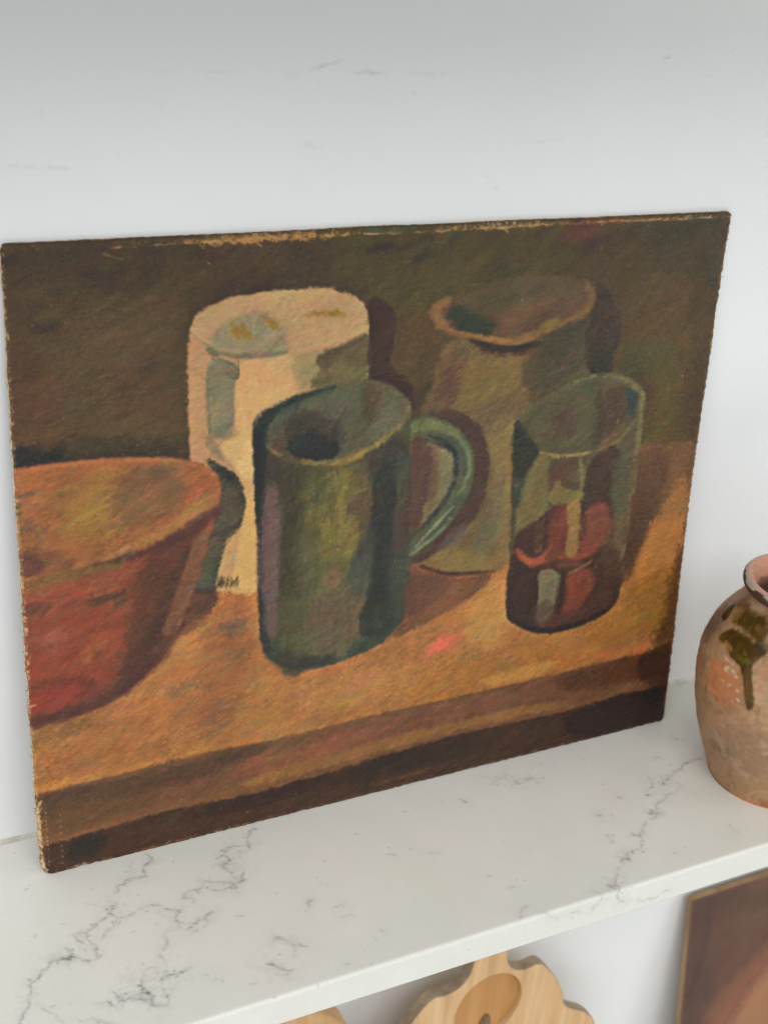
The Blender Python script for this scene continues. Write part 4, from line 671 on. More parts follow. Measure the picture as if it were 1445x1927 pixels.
('S',(94,96,75),[1.44,2.52,1.8],1.3,0.63,[[115.5,80.6],[114.8,96.3],[116.5,118.5]],0.5),
('S',(92,92,71),[1.08,1.8,1.08],1.3,0.7200000000000001,[[122.2,72.7],[133.2,78.3],[133.2,85.9],[126.9,81.6]],0.5),
('P',(127,118,90),1.92,0.7,[[112.2,118.7],[117.9,119.3],[121.2,127.9],[123.2,135.0],[116.4,130.0]],0.5,0),
('P',(220,184,127),2.38,0.85,[[121.6,126.8],[128.8,125.4],[135.0,124.0],[143.4,129.8],[144.9,147.5],[138.5,151.6],[133.2,143.2],[125.3,133.6]],0.5,0),
('P',(210,172,117),1.92,0.6,[[124.6,128.3],[132.9,127.9],[135.7,135.1],[130.1,137.2]],0.5,0),
('P',(197,156,101),4.15,0.8,[[127.9,188.5],[138.6,182.2],[146.0,179.0],[146.5,198.0],[147.1,227.9],[132.9,225.7],[120.0,222.9]],0.5,0),
('P',(209,170,107),2.38,0.8,[[137.2,185.6],[145.7,183.3],[146.8,218.8],[146.0,227.4],[133.2,221.0],[131.4,210.3]],0.5,0),
('P',(184,143,102),1.92,0.7,[[129.3,192.4],[134.6,188.1],[133.2,200.3],[128.6,217.2],[122.1,214.6]],0.5,0),
('P',(141,126,89),4.84,0.8,[[170.3,84.3],[180.2,78.4],[188.7,77.8],[189.0,87.3],[183.4,95.0],[172.6,91.2]],0.5,0),
('P',(93,82,58),2.38,0.9,[[186.1,76.3],[204.4,70.4],[220.4,65.6],[221.7,90.4],[208.1,94.6],[189.2,96.7],[182.2,95.6],[183.3,90.2],[192.6,89.0],[185.9,81.6]],0.5,0),
('P',(111,98,63),4.84,0.6,[[194.7,86.5],[218.1,83.1],[219.9,91.6],[197.9,94.3]],0.5,0),
('S',(184,154,108),[1.08,2.88,2.16],1.73,0.63,[[168.7,72.8],[194.3,70.2],[219.1,62.8]],0.5),
('S',(69,60,45),[0.42],0.86,0.517847861633684,[[123.4,216.9],[124.2,215.2]],0.5),
('S',(69,60,45),[0.46],0.86,0.3447043137291916,[[131.4,222.3],[132.2,220.0]],0.5),
('S',(69,60,45),[0.55],0.86,0.48612091640660093,[[122.5,216.8],[123.5,213.3]],0.5),
('S',(69,60,45),[0.52],0.86,0.5007550566576637,[[122.7,218.1],[122.9,214.7]],0.5),
('S',(69,60,45),[0.36],0.86,0.3978687296479892,[[132.6,218.4],[134.2,216.0]],0.5),
('S',(69,60,45),[0.47],0.86,0.35106634968479766,[[121.2,221.5],[123.1,218.4]],0.5),
('S',(69,60,45),[0.43],0.86,0.43170636749129715,[[133.0,221.4],[133.5,218.4]],0.5),
('S',(69,60,45),[0.55],0.86,0.2816743866495071,[[126.1,217.8],[127.5,215.8]],0.5),
('S',(69,60,45),[0.41],0.86,0.5392652960264703,[[120.6,219.6],[121.8,217.0]],0.5),
('S',(69,60,45),[0.49],0.86,0.34460230543911446,[[122.8,218.7],[123.2,216.4]],0.5),
('S',(69,60,45),[0.33],0.86,0.2866347653508475,[[125.0,221.1],[126.8,217.7]],0.5),
('S',(69,60,45),[0.37],0.86,0.3593880887503684,[[123.2,220.8],[123.9,217.7]],0.5),
('S',(69,60,45),[0.59],0.86,0.46841704824796,[[122.5,218.9],[123.1,215.1]],0.5),
('S',(69,60,45),[0.59],0.86,0.4793146475107901,[[133.7,218.2],[134.5,215.8]],0.5),
('S',(69,60,45),[0.36],0.86,0.3899184046599175,[[125.8,222.4],[127.2,220.4]],0.5),
('S',(69,60,45),[0.4],0.86,0.2725370459116824,[[121.9,218.3],[124.1,215.2]],0.5),
('S',(69,60,45),[0.33],0.86,0.5350721353736066,[[120.6,216.9],[121.5,214.6]],0.5),
('S',(69,60,45),[0.32],0.86,0.31554097325201635,[[126.0,218.0],[127.0,216.4]],0.5),
('S',(69,60,45),[0.6],0.86,0.3030137795612933,[[129.7,218.3],[130.2,215.9]],0.5),
('S',(69,60,45),[0.6],0.86,0.3989957300162214,[[127.5,221.6],[128.4,219.1]],0.5),
('S',(69,60,45),[0.57],0.86,0.49438272221568474,[[123.4,218.8],[124.0,216.4]],0.5),
('S',(69,60,45),[0.38],0.86,0.3261776831636221,[[127.1,217.2],[127.9,214.9]],0.5),
('S',(69,60,45),[0.47],0.86,0.5374540926055718,[[123.3,221.5],[124.6,217.9]],0.5),
('S',(69,60,45),[0.54],0.86,0.47107609712284715,[[125.7,222.1],[126.8,219.0]],0.5),
('S',(69,60,45),[0.58],0.86,0.3608791878072565,[[127.0,217.5],[128.2,213.9]],0.5),
('S',(69,60,45),[0.55],0.86,0.4125664510437418,[[129.4,222.1],[129.6,218.7]],0.5),
('S',(69,60,45),[0.32],0.86,0.5321938348980385,[[129.3,221.4],[130.9,217.9]],0.5),
('S',(69,60,45),[0.57],0.86,0.30446085264564654,[[133.8,222.1],[133.8,220.0]],0.5),
('S',(69,60,45),[0.47],0.86,0.47155353038762543,[[133.9,222.1],[134.8,219.0]],0.5),
('S',(69,60,45),[0.58],0.86,0.2735397748254421,[[133.3,219.3],[133.9,217.6]],0.5),
('S',(69,60,45),[0.47],0.86,0.5072510163989578,[[132.5,218.6],[133.6,214.9]],0.5),
('S',(69,60,45),[0.57],0.86,0.4788649419082038,[[122.8,220.2],[124.4,218.3]],0.5),
('S',(69,60,45),[0.45],0.86,0.5034743527276582,[[126.7,220.0],[127.8,217.1]],0.5),
('S',(69,60,45),[0.53],0.86,0.41120629887550797,[[128.7,218.1],[129.6,215.6]],0.5),
('S',(69,60,45),[0.42],0.86,0.48259462031478595,[[120.1,220.7],[121.2,217.9]],0.5),
('S',(69,60,45),[0.59],0.86,0.29568231106432113,[[124.4,217.9],[125.7,215.3]],0.5),
('S',(69,60,45),[0.56],0.86,0.47967828422743547,[[121.6,219.7],[122.3,217.0]],0.5),
('S',(69,60,45),[0.39],0.86,0.49583933323057716,[[120.9,221.1],[122.0,219.2]],0.5),
('S',(69,60,45),[0.35],0.86,0.40344891177230907,[[126.0,221.5],[126.5,219.3]],0.5),
('S',(69,60,45),[0.52],0.86,0.27150177348396304,[[124.8,219.8],[125.2,215.9]],0.5),
('S',(69,60,45),[0.33],0.86,0.33626911834640616,[[124.4,219.7],[126.1,217.5]],0.5),
('S',(69,60,45),[0.6],0.86,0.4392091506008578,[[132.1,220.0],[133.4,216.7]],0.5),
('S',(69,60,45),[0.58],0.86,0.35252560938089295,[[129.7,221.0],[131.1,218.6]],0.5),
('S',(69,60,45),[0.44],0.86,0.307980243101403,[[132.4,222.6],[132.6,219.2]],0.5),
('S',(69,60,45),[0.35],0.86,0.48843601016679183,[[131.0,219.8],[131.8,218.0]],0.5),
('S',(69,60,45),[0.48],0.86,0.3646190314906911,[[122.5,221.5],[123.7,219.2]],0.5),
('S',(69,60,45),[0.5],0.86,0.35820157987734785,[[128.9,217.8],[130.3,216.2]],0.5),
('S',(69,60,45),[0.59],0.86,0.4940389660295188,[[124.3,216.6],[124.6,214.7]],0.5),
('S',(69,60,45),[0.45],0.86,0.4249434102176102,[[131.4,222.5],[132.3,219.5]],0.5),
('S',(69,60,45),[0.34],0.86,0.44592013909939887,[[133.4,222.6],[135.0,219.0]],0.5),
('S',(69,60,45),[0.58],0.86,0.37965008093327557,[[129.6,221.8],[131.0,219.9]],0.5),
('S',(69,60,45),[0.4],0.86,0.33219952330985464,[[128.5,222.5],[130.4,219.8]],0.5),
('S',(69,60,45),[0.42],0.86,0.4907226497273453,[[124.6,220.3],[124.8,217.4]],0.5),
('S',(69,60,45),[0.36],0.86,0.4158534061447119,[[124.0,218.9],[124.7,217.2]],0.5),
('S',(69,60,45),[0.35],0.86,0.28828343021655656,[[129.9,221.1],[131.8,218.7]],0.5),
('S',(69,60,45),[0.48],0.86,0.3543039521259711,[[133.9,224.0],[134.3,220.0]],0.5),
('S',(69,60,45),[0.54],0.86,0.31015630185216664,[[121.3,217.5],[122.5,213.9]],0.5),
('S',(69,60,45),[0.35],0.86,0.4834194370142054,[[123.4,218.1],[123.5,214.0]],0.5),
('S',(69,60,45),[0.35],0.86,0.2961258997431537,[[129.7,220.7],[130.5,217.7]],0.5),
('S',(69,60,45),[0.32],0.86,0.5379873045064603,[[120.4,217.7],[121.3,215.8]],0.5),
('S',(69,60,45),[0.59],0.86,0.5071898535003939,[[124.1,221.7],[125.5,218.9]],0.5),
('S',(69,60,45),[0.52],0.86,0.4191355522875561,[[130.3,220.8],[132.2,218.3]],0.5),
('S',(69,60,45),[0.35],0.86,0.5061914022282337,[[127.2,217.9],[127.7,216.0]],0.5),
('S',(69,60,45),[0.56],0.86,0.3586739591208934,[[123.6,218.7],[125.3,215.9]],0.5),
('S',(69,60,45),[0.59],0.86,0.31117853561916453,[[125.5,219.2],[125.6,217.2]],0.5),
('S',(69,60,45),[0.37],0.86,0.4194518327141219,[[122.2,221.2],[123.4,217.7]],0.5),
('S',(69,60,45),[0.52],0.86,0.5187319775265735,[[126.8,221.2],[127.8,217.3]],0.5),
('S',(69,60,45),[0.55],0.86,0.4285512908603823,[[133.4,220.3],[133.8,216.5]],0.5),
('S',(69,60,45),[0.57],0.86,0.43202724776627094,[[121.5,219.7],[122.4,216.5]],0.5),
('S',(69,60,45),[0.56],0.86,0.4487265634505387,[[120.5,219.6],[121.6,217.5]],0.5),
('P',(61,41,39),2.38,0.85,[[220.3,44.8],[227.5,43.3],[235.2,48.5],[239.6,55.5],[238.4,68.4],[236.9,84.8],[241.0,91.4],[253.0,100.3],[256.6,109.2],[249.5,107.1],[236.7,97.3],[221.7,92.4],[221.1,65.6]],0.5,0),
('P',(88,55,45),4.15,0.5,[[224.6,78.2],[229.8,76.6],[230.9,85.6],[225.9,85.2]],0.5,0),
('S',(36,46,48),[3.6,7.92,5.76,2.88,1.44],2.16,0.81,[[145.7,126.7],[150.3,113.4],[163.6,105.3],[180.6,100.2],[197.9,97.1]],0.5),
('P',(66,74,66),4.84,0.75,[[152.5,121.9],[162.3,112.0],[177.8,105.4],[186.5,104.9],[175.1,113.4],[162.4,120.3],[156.8,132.1]],0.5,0),
('P',(86,84,69),6.22,0.8,[[186.5,106.3],[203.9,101.1],[218.7,99.1],[219.6,121.0],[208.0,134.0],[195.9,129.7],[186.9,120.2]],0.5,0),
('P',(96,92,73),5.53,0.7,[[229.6,107.9],[240.3,107.6],[250.0,117.1],[242.8,127.9],[229.3,135.0],[225.6,121.7]],0.5,0),
('P',(83,66,55),4.84,0.75,[[218.4,99.1],[226.2,97.7],[229.6,106.5],[227.9,120.5],[219.7,123.9],[217.0,112.3]],0.5,0),
('P',(109,88,64),2.38,0.6,[[220.1,96.0],[232.2,96.9],[241.5,101.3],[237.0,103.0],[224.7,99.7]],0.5,0),
('P',(79,66,55),5.53,0.85,[[162.4,123.1],[165.1,113.7],[175.0,109.2],[186.7,114.6],[198.7,124.4],[202.0,133.3],[187.0,127.3],[175.3,125.2],[168.2,132.1]],0.5,0),
('S',(71,60,51),[1.63],0.86,0.42596899361243806,[[175.4,127.3],[181.6,120.2]],0.5),
('S',(71,60,51),[1.39],0.86,0.3435957415560853,[[197.3,126.5],[203.1,119.9]],0.5),
('S',(71,60,51),[1.34],0.86,0.3595213697103889,[[201.2,122.6],[203.9,115.4]],0.5),
('S',(71,60,51),[1.54],0.86,0.42940396428861205,[[173.0,117.3],[175.4,112.7]],0.5),
('S',(71,60,51),[0.86],0.86,0.4148677863246112,[[189.9,118.0],[192.1,110.6]],0.5),
('S',(71,60,51),[1.5],0.86,0.23271677235040059,[[187.3,124.8],[190.3,120.9]],0.5),
('S',(71,60,51),[1.57],0.86,0.2920784195365677,[[181.6,117.5],[188.3,111.5]],0.5),
('S',(71,60,51),[1.22],0.86,0.4443495714245893,[[178.4,123.6],[180.0,118.8]],0.5),
('S',(71,60,51),[1.47],0.86,0.3234154645160967,[[192.4,128.8],[198.3,121.6]],0.5),
('S',(71,60,51),[1.67],0.86,0.2870876440745158,[[170.2,114.5],[173.6,105.4]],0.5),
('S',(71,60,51),[1.4],0.86,0.2825973444649541,[[192.3,122.3],[197.2,117.9]],0.5),
('S',(71,60,51),[1.11],0.86,0.4307633371601953,[[182.8,116.0],[187.5,111.9]],0.5),
('S',(71,60,51),[0.94],0.86,0.27261081755339833,[[168.8,124.6],[169.9,118.9]],0.5),
('S',(71,60,51),[1.3],0.86,0.25065490115610073,[[199.2,126.8],[202.6,117.4]],0.5),
('S',(71,60,51),[1.59],0.86,0.2506509133014577,[[176.5,121.3],[179.5,115.9]],0.5),
('S',(71,60,51),[1.43],0.86,0.42907903747938175,[[200.5,121.7],[205.1,115.2]],0.5),
('S',(71,60,51),[1.53],0.86,0.2657430678772572,[[166.7,125.6],[169.0,121.2]],0.5),
('S',(71,60,51),[1.15],0.86,0.44615775196447416,[[171.4,114.9],[173.7,108.7]],0.5),
('S',(71,60,51),[1.69],0.86,0.43907314677630005,[[186.6,121.1],[189.5,115.8]],0.5),
('S',(71,60,51),[1.64],0.86,0.3834719878230497,[[189.7,130.1],[192.7,125.9]],0.5),
('S',(71,60,51),[1.28],0.86,0.3478853884084114,[[189.1,128.1],[191.8,123.2]],0.5),
('S',(71,60,51),[1.59],0.86,0.3956662219515632,[[184.0,120.8],[188.6,113.1]],0.5),
('S',(71,60,51),[1.03],0.86,0.3655504156085313,[[165.1,115.8],[169.5,109.2]],0.5),
('S',(71,60,51),[1.68],0.86,0.2678928790546709,[[176.6,120.0],[180.7,112.3]],0.5),
('S',(71,60,51),[1.58],0.86,0.3895396297601135,[[176.9,128.7],[180.2,123.8]],0.5),
('S',(71,60,51),[1.13],0.86,0.38682139277821403,[[199.3,124.4],[202.1,120.1]],0.5),
('S',(71,60,51),[1.25],0.86,0.25566681623961307,[[178.4,117.1],[183.0,112.1]],0.5),
('S',(71,60,51),[1.23],0.86,0.2508529582944807,[[164.9,124.5],[169.0,116.6]],0.5),
('S',(71,60,51),[1.32],0.86,0.26574784079854663,[[174.8,122.5],[179.3,113.3]],0.5),
('S',(71,60,51),[1.49],0.86,0.23014636010774236,[[187.0,124.5],[192.4,118.4]],0.5),
('S',(71,60,51),[1.11],0.86,0.32290795271462774,[[180.2,126.5],[183.4,121.6]],0.5),
('S',(71,60,51),[1.16],0.86,0.3770436747988471,[[175.6,123.6],[178.7,118.8]],0.5),
('S',(71,60,51),[1.33],0.86,0.34741823922268,[[184.4,129.2],[187.5,123.3]],0.5),
('S',(71,60,51),[1.27],0.86,0.2518701940151748,[[177.6,127.1],[181.2,122.4]],0.5),
('S',(71,60,51),[1.38],0.86,0.2365730236933074,[[197.2,125.6],[201.6,117.8]],0.5),
('S',(71,60,51),[1.68],0.86,0.4016162113342411,[[194.9,129.2],[198.0,124.9]],0.5),
('S',(71,60,51),[1.61],0.86,0.2720491960241478,[[186.5,123.6],[190.8,117.5]],0.5),
('S',(71,60,51),[1.69],0.86,0.4248112865284124,[[181.4,119.4],[186.0,112.0]],0.5),
('S',(71,60,51),[1.59],0.86,0.2412105742472888,[[174.5,120.5],[178.3,111.7]],0.5),
('S',(71,60,51),[1.65],0.86,0.2887932370956138,[[179.9,116.4],[184.0,110.5]],0.5),
('P',(83,59,51),2.38,0.8,[[156.5,126.5],[161.7,125.1],[166.8,130.5],[169.8,136.5],[162.6,135.6],[157.1,132.2]],0.5,0),
('P',(34,40,45),2.38,0.95,[[167.6,133.7],[172.5,127.0],[181.2,126.3],[190.0,129.7],[198.2,132.8],[202.5,140.5],[194.8,144.1],[183.0,143.2],[173.4,139.5]],0.5,0),
('S',(40,44,48),[1.66],0.86,0.5396181153145384,[[195.8,139.3],[198.7,133.2]],0.5),
('S',(40,44,48),[1.31],0.86,0.38449665931985527,[[170.0,129.5],[172.4,126.0]],0.5),
('S',(40,44,48),[1.34],0.86,0.45624292475572614,[[172.5,134.3],[175.5,130.1]],0.5),
('S',(40,44,48),[0.95],0.86,0.4757405608119217,[[171.7,132.8],[174.1,130.0]],0.5),
('S',(40,44,48),[1.42],0.86,0.28900842355551654,[[179.6,133.0],[181.4,129.9]],0.5),
('S',(40,44,48),[1.34],0.86,0.3847298821736951,[[199.1,134.0],[200.8,128.0]],0.5),
('S',(40,44,48),[1.08],0.86,0.43870868148028797,[[179.0,133.1],[181.4,128.5]],0.5),
('S',(40,44,48),[1.33],0.86,0.42676180623956195,[[174.9,133.5],[178.5,129.2]],0.5),
('S',(40,44,48),[1.69],0.86,0.39195275019675485,[[187.1,132.9],[188.6,127.0]],0.5),
('S',(40,44,48),[1.12],0.86,0.35534681067292184,[[179.8,132.8],[182.2,129.1]],0.5),
('S',(40,44,48),[1.14],0.86,0.5031104801812453,[[176.1,133.6],[179.0,128.7]],0.5),
('S',(40,44,48),[1.02],0.86,0.29587346854183777,[[194.2,134.7],[196.3,128.6]],0.5),
('S',(40,44,48),[1.43],0.86,0.4200720368936538,[[200.3,133.3],[200.8,130.0]],0.5),
('S',(40,44,48),[1.2],0.86,0.33528529592446293,[[176.5,132.0],[179.6,125.9]],0.5),
('S',(40,44,48),[0.95],0.86,0.2849581292996162,[[183.2,136.2],[186.3,130.8]],0.5),
('S',(40,44,48),[1.5],0.86,0.4205838608005233,[[169.9,136.5],[171.9,132.1]],0.5),
('S',(40,44,48),[1.18],0.86,0.47501475477373223,[[199.8,135.4],[201.7,132.9]],0.5),
('S',(40,44,48),[1.24],0.86,0.4673359465200299,[[187.3,135.0],[189.2,128.4]],0.5),
('S',(40,44,48),[1.11],0.86,0.3040737723878819,[[181.6,131.5],[183.5,128.7]],0.5),
('S',(40,44,48),[1.63],0.86,0.35578416033357896,[[183.7,136.3],[186.2,130.7]],0.5),
('S',(40,44,48),[1.66],0.86,0.507902021567564,[[190.3,138.2],[192.9,135.7]],0.5),
('S',(40,44,48),[1.24],0.86,0.4637124684407348,[[200.0,139.0],[201.6,133.1]],0.5),
('S',(40,44,48),[1.15],0.86,0.279595362398131,[[196.8,136.8],[199.8,133.7]],0.5),
('S',(40,44,48),[1.07],0.86,0.3198273736190083,[[196.8,137.1],[200.8,133.0]],0.5),
('S',(40,44,48),[1.59],0.86,0.3034587875271272,[[184.4,137.4],[187.1,133.5]],0.5),
('S',(40,44,48),[1.52],0.86,0.3967854456470702,[[196.3,132.7],[198.3,127.1]],0.5),
('P',(74,72,59),5.53,0.7,[[202.0,133.3],[215.3,127.7],[225.9,127.4],[220.2,138.3],[205.2,142.2]],0.5,0),
('S',(111,94,61),[1.8,2.88,2.88],1.73,0.675,[[157.1,135.0],[175.7,143.2],[198.7,147.5]],0.5),
('S',(138,118,64),[1.8,4.32,3.6,1.8],1.73,0.765,[[198.7,147.9],[209.9,146.9],[223.4,141.6],[238.4,133.2]],0.5),
('S',(117,104,69),[2.16,4.32,3.6],2.16,0.63,[[235.4,134.3],[247.3,124.0],[251.5,115.9]],0.5),
('P',(36,44,49),2.38,0.85,[[144.3,125.1],[147.5,121.4],[152.5,127.5],[153.3,141.5],[152.0,155.5],[148.8,169.3],[148.4,198.3],[146.9,183.5],[144.9,147.5]],0.5,0),
('P',(58,54,48),5.53,0.7,[[152.6,134.4],[162.6,139.9],[165.7,154.4],[154.1,152.9]],0.5,0),
('P',(95,76,71),4.84,0.65,[[152.0,155.5],[158.5,154.2],[162.2,164.0],[163.4,180.1],[153.0,181.5]],0.5,0),
('P',(109,85,81),4.84,0.7,[[150.3,176.7],[163.1,177.1],[163.1,200.6],[162.2,223.0],[156.3,229.5],[148.6,225.2],[149.0,198.4]],0.5,0),
('P',(97,82,82),4.15,0.6,[[148.1,219.1],[157.7,222.2],[159.3,233.1],[150.4,234.6]],0.5,0),
('P',(97,80,80),4.15,0.65,[[152.0,244.0],[162.4,244.4],[161.1,259.6],[155.1,260.0]],0.5,0),
('P',(64,60,45),6.91,0.8,[[163.4,142.8],[175.8,147.2],[176.8,202.8],[177.9,264.4],[165.7,262.1],[163.4,200.7]],0.5,0),
('P',(82,84,59),6.22,0.7,[[176.5,148.7],[190.5,150.5],[192.5,166.7],[188.2,177.8],[179.1,167.8]],0.5,0),
('S',(104,104,70),[1.44,2.52,1.44],1.73,0.54,[[180.4,157.8],[184.9,162.7],[182.1,171.1],[188.2,176.3]],0.5),
('P',(111,100,59),5.53,0.8,[[195.0,149.6],[207.1,152.6],[207.7,170.2],[201.9,179.8],[191.5,187.2],[182.5,187.3],[180.8,178.2],[194.0,169.8]],0.5,0),
('S',(133,118,62),[1.44,5.04,1.8],1.73,0.675,[[207.1,161.3],[206.4,170.1],[201.1,178.2]],0.5),
('P',(117,104,59),6.22,0.75,[[188.6,192.7],[203.6,186.0],[217.5,188.0],[219.2,212.6],[209.4,223.3],[198.2,210.8],[188.9,204.7]],0.5,0),
('S',(135,122,64),[1.44,3.24,1.8],1.73,0.5850000000000001,[[217.9,198.6],[213.5,207.1],[209.1,214.0]],0.5),
('P',(91,74,61),6.22,0.7,[[209.2,171.9],[221.6,175.1],[220.5,187.0],[211.2,185.6]],0.5,0),
('P',(103,82,62),5.53,0.65,[[196.9,219.7],[204.5,217.9],[205.0,233.4],[197.3,233.6]],0.5,0),
('P',(86,84,60),6.22,0.7,[[176.6,195.3],[190.2,197.4],[189.5,232.3],[177.3,233.2]],0.5,0),
('P',(80,82,56),6.22,0.8,[[165.4,240.3],[180.5,238.4],[184.1,265.6],[178.2,280.4],[164.3,271.2]],0.5,0),
('P',(93,80,63),6.91,0.8,[[183.6,238.9],[202.0,236.0],[219.4,240.6],[217.3,272.1],[200.1,281.6],[185.8,272.3]],0.5,0),
('P',(72,76,65),6.22,0.8,[[210.9,223.6],[222.7,202.4],[229.0,203.4],[230.6,242.6],[223.0,250.7],[211.4,236.1]],0.5,0),
('P',(60,54,54),5.53,0.8,[[220.5,145.6],[235.5,137.2],[249.3,133.0],[251.6,146.4],[247.6,162.2],[227.3,162.5]],0.5,0),
('P',(44,50,52),4.84,0.9,[[228.0,159.7],[242.4,152.7],[243.9,182.8],[243.0,213.3],[240.4,244.3],[246.7,276.1],[223.9,275.3],[222.1,271.4],[227.4,242.0],[230.1,211.3]],0.5,0),
('P',(60,66,60),4.84,0.75,[[238.9,212.6],[248.2,206.4],[254.3,230.8],[255.8,259.9],[248.4,276.4],[243.2,252.8]],0.5,0),
('P',(74,80,63),2.38,0.7,[[243.9,149.9],[251.9,147.9],[253.5,169.0],[252.0,185.4],[247.1,183.2]],0.5,0),
('P',(87,61,55),4.15,0.7,[[244.0,184.3],[252.7,184.0],[255.0,212.1],[250.6,220.7],[245.4,213.7]],0.5,0),
('P',(48,54,52),4.15,0.85,[[223.1,255.5],[245.7,254.8],[248.3,274.8],[236.9,275.8],[223.9,275.3]],0.5,0),
('P',(62,70,62),2.38,0.8,[[211.3,283.8],[224.0,278.2],[242.0,279.3],[251.7,277.1],[242.1,283.4],[226.0,288.4],[213.1,287.4]],0.5,0),
('P',(109,98,66),4.15,0.6,[[204.8,279.3],[214.2,274.7],[216.1,281.5],[206.6,286.1]],0.5,0),
('S',(52,56,50),[5.04,7.2,6.48,3.6],3.02,0.675,[[153.7,272.3],[164.4,283.9],[181.5,290.4],[200.4,289.7]],0.5),
('S',(61,48,45),[2.16,3.24,2.16],2.16,0.54,[[165.9,277.9],[179.8,284.2],[198.7,286.1]],0.5),
('S',(95,90,58),[1.11],0.86,0.2463561510796478,[[206.7,186.5],[206.2,175.9]],0.5),
('S',(95,90,58),[1.16],0.86,0.3102736145235201,[[205.8,266.9],[204.7,250.4]],0.5),
('S',(95,90,58),[1.16],0.86,0.2992298290879506,[[216.4,241.0],[218.6,225.8]],0.5),
('S',(95,90,58),[1.05],0.86,0.18694289488007507,[[208.1,231.1],[207.0,220.1]],0.5),
('S',(95,90,58),[0.85],0.86,0.16457534551860026,[[202.4,174.2],[197.1,158.3]],0.5),
('S',(95,90,58),[1.18],0.86,0.289557966595615,[[211.8,243.7],[211.7,233.8]],0.5),
('S',(95,90,58),[1.12],0.86,0.2580231244917144,[[199.7,184.7],[199.6,172.6]],0.5),
('S',(95,90,58),[1.05],0.86,0.18491373941982006,[[186.8,242.4],[187.1,233.5]],0.5),
('S',(95,90,58),[0.96],0.86,0.21246967583356888,[[176.4,172.5],[176.6,164.6]],0.5),
('S',(95,90,58),[1.24],0.86,0.21079096096732908,[[200.7,219.2],[202.9,204.8]],0.5),
('S',(95,90,58),[0.87],0.86,0.26941318855746377,[[201.7,167.8],[202.4,152.1]],0.5),
('S',(95,90,58),[0.81],0.86,0.23459220961101035,[[212.7,199.2],[212.4,189.0]],0.5),
('S',(95,90,58),[1.2],0.86,0.2717631112610006,[[191.5,161.1],[190.2,145.2]],0.5),
('S',(95,90,58),[1.18],0.86,0.30206804387210917,[[211.7,235.8],[214.4,224.0]],0.5),
('S',(95,90,58),[0.99],0.86,0.2921986779719691,[[180.4,167.7],[180.0,152.0]],0.5),
('S',(95,90,58),[1.06],0.86,0.20004465205515562,[[192.0,216.5],[191.0,205.8]],0.5),
('S',(95,90,58),[1.25],0.86,0.2853314580863802,[[176.9,195.2],[180.5,185.7]],0.5),
('S',(95,90,58),[1.27],0.86,0.26647726319424797,[[184.0,239.6],[186.9,223.1]],0.5),
('S',(95,90,58),[1.22],0.86,0.24266613635821535,[[193.0,214.1],[194.6,204.6]],0.5),
('S',(95,90,58),[0.95],0.86,0.17230340903191166,[[179.3,185.3],[181.2,177.2]],0.5),
('S',(95,90,58),[1.17],0.86,0.24917571222653132,[[197.9,185.0],[197.2,175.2]],0.5),
('S',(95,90,58),[0.91],0.86,0.25179835975070686,[[189.0,256.1],[191.3,248.3]],0.5),
('S',(95,90,58),[0.77],0.86,0.3111413248984083,[[183.5,206.7],[182.7,191.8]],0.5),
('S',(95,90,58),[0.86],0.86,0.16252290099367994,[[215.5,174.8],[217.5,160.2]],0.5),
('S',(95,90,58),[0.76],0.86,0.21501827164416315,[[186.0,234.2],[188.2,225.4]],0.5),
('S',(95,90,58),[0.86],0.86,0.3013954331961394,[[199.0,247.2],[199.0,234.4]],0.5),
('S',(95,90,58),[0.72],0.86,0.2610480816122531,[[206.2,240.9],[206.0,229.9]],0.5),
('S',(95,90,58),[0.97],0.86,0.23450069092042578,[[209.3,258.8],[212.8,242.2]],0.5),
('S',(95,90,58),[1.04],0.86,0.18244229609392132,[[215.2,166.0],[217.6,153.1]],0.5),
('S',(95,90,58),[0.76],0.86,0.20786242121553447,[[196.7,173.4],[195.7,161.9]],0.5),
('S',(95,90,58),[0.84],0.86,0.20033797966375638,[[202.3,199.2],[201.7,184.7]],0.5),
('S',(95,90,58),[1.08],0.86,0.16616140367542576,[[195.3,232.0],[194.4,223.2]],0.5),
('S',(95,90,58),[0.81],0.86,0.2797209517505167,[[212.5,177.3],[212.8,164.8]],0.5),
('S',(95,90,58),[1.12],0.86,0.22349288814615317,[[207.3,169.5],[208.0,161.2]],0.5),
('S',(95,90,58),[0.73],0.86,0.2317536490530367,[[191.7,191.9],[193.8,180.8]],0.5),
('S',(95,90,58),[1.25],0.86,0.22752944224264074,[[219.0,244.5],[217.3,228.7]],0.5),
('S',(95,90,58),[1.05],0.86,0.23843009842002794,[[192.5,242.8],[191.0,232.8]],0.5),
('S',(95,90,58),[1.18],0.86,0.16361355470463848,[[207.2,162.4],[205.5,148.2]],0.5),
('S',(95,90,58),[0.91],0.86,0.23614626576209022,[[204.3,186.1],[204.7,178.1]],0.5),
('S',(95,90,58),[0.74],0.86,0.22170409247394424,[[219.4,263.3],[223.3,256.2]],0.5),
('S',(58,56,45),[1.22],0.86,0.25740672965467226,[[217.9,253.2],[223.1,240.4]],0.5),
('S',(58,56,45),[1.25],0.86,0.18443842060276952,[[181.9,239.8],[184.1,226.9]],0.5),
('S',(58,56,45),[1.04],0.86,0.2248074581281391,[[166.1,189.7],[166.5,182.3]],0.5),
('S',(58,56,45),[0.71],0.86,0.2930182177361147,[[180.7,163.8],[179.5,152.1]],0.5),
('S',(58,56,45),[0.99],0.86,0.22802613895991916,[[183.4,260.5],[182.6,246.0]],0.5),
('S',(58,56,45),[0.98],0.86,0.2024784499448958,[[220.2,176.6],[219.1,162.3]],0.5),
('S',(58,56,45),[1.07],0.86,0.2928756086154381,[[186.5,185.4],[188.3,174.4]],0.5),
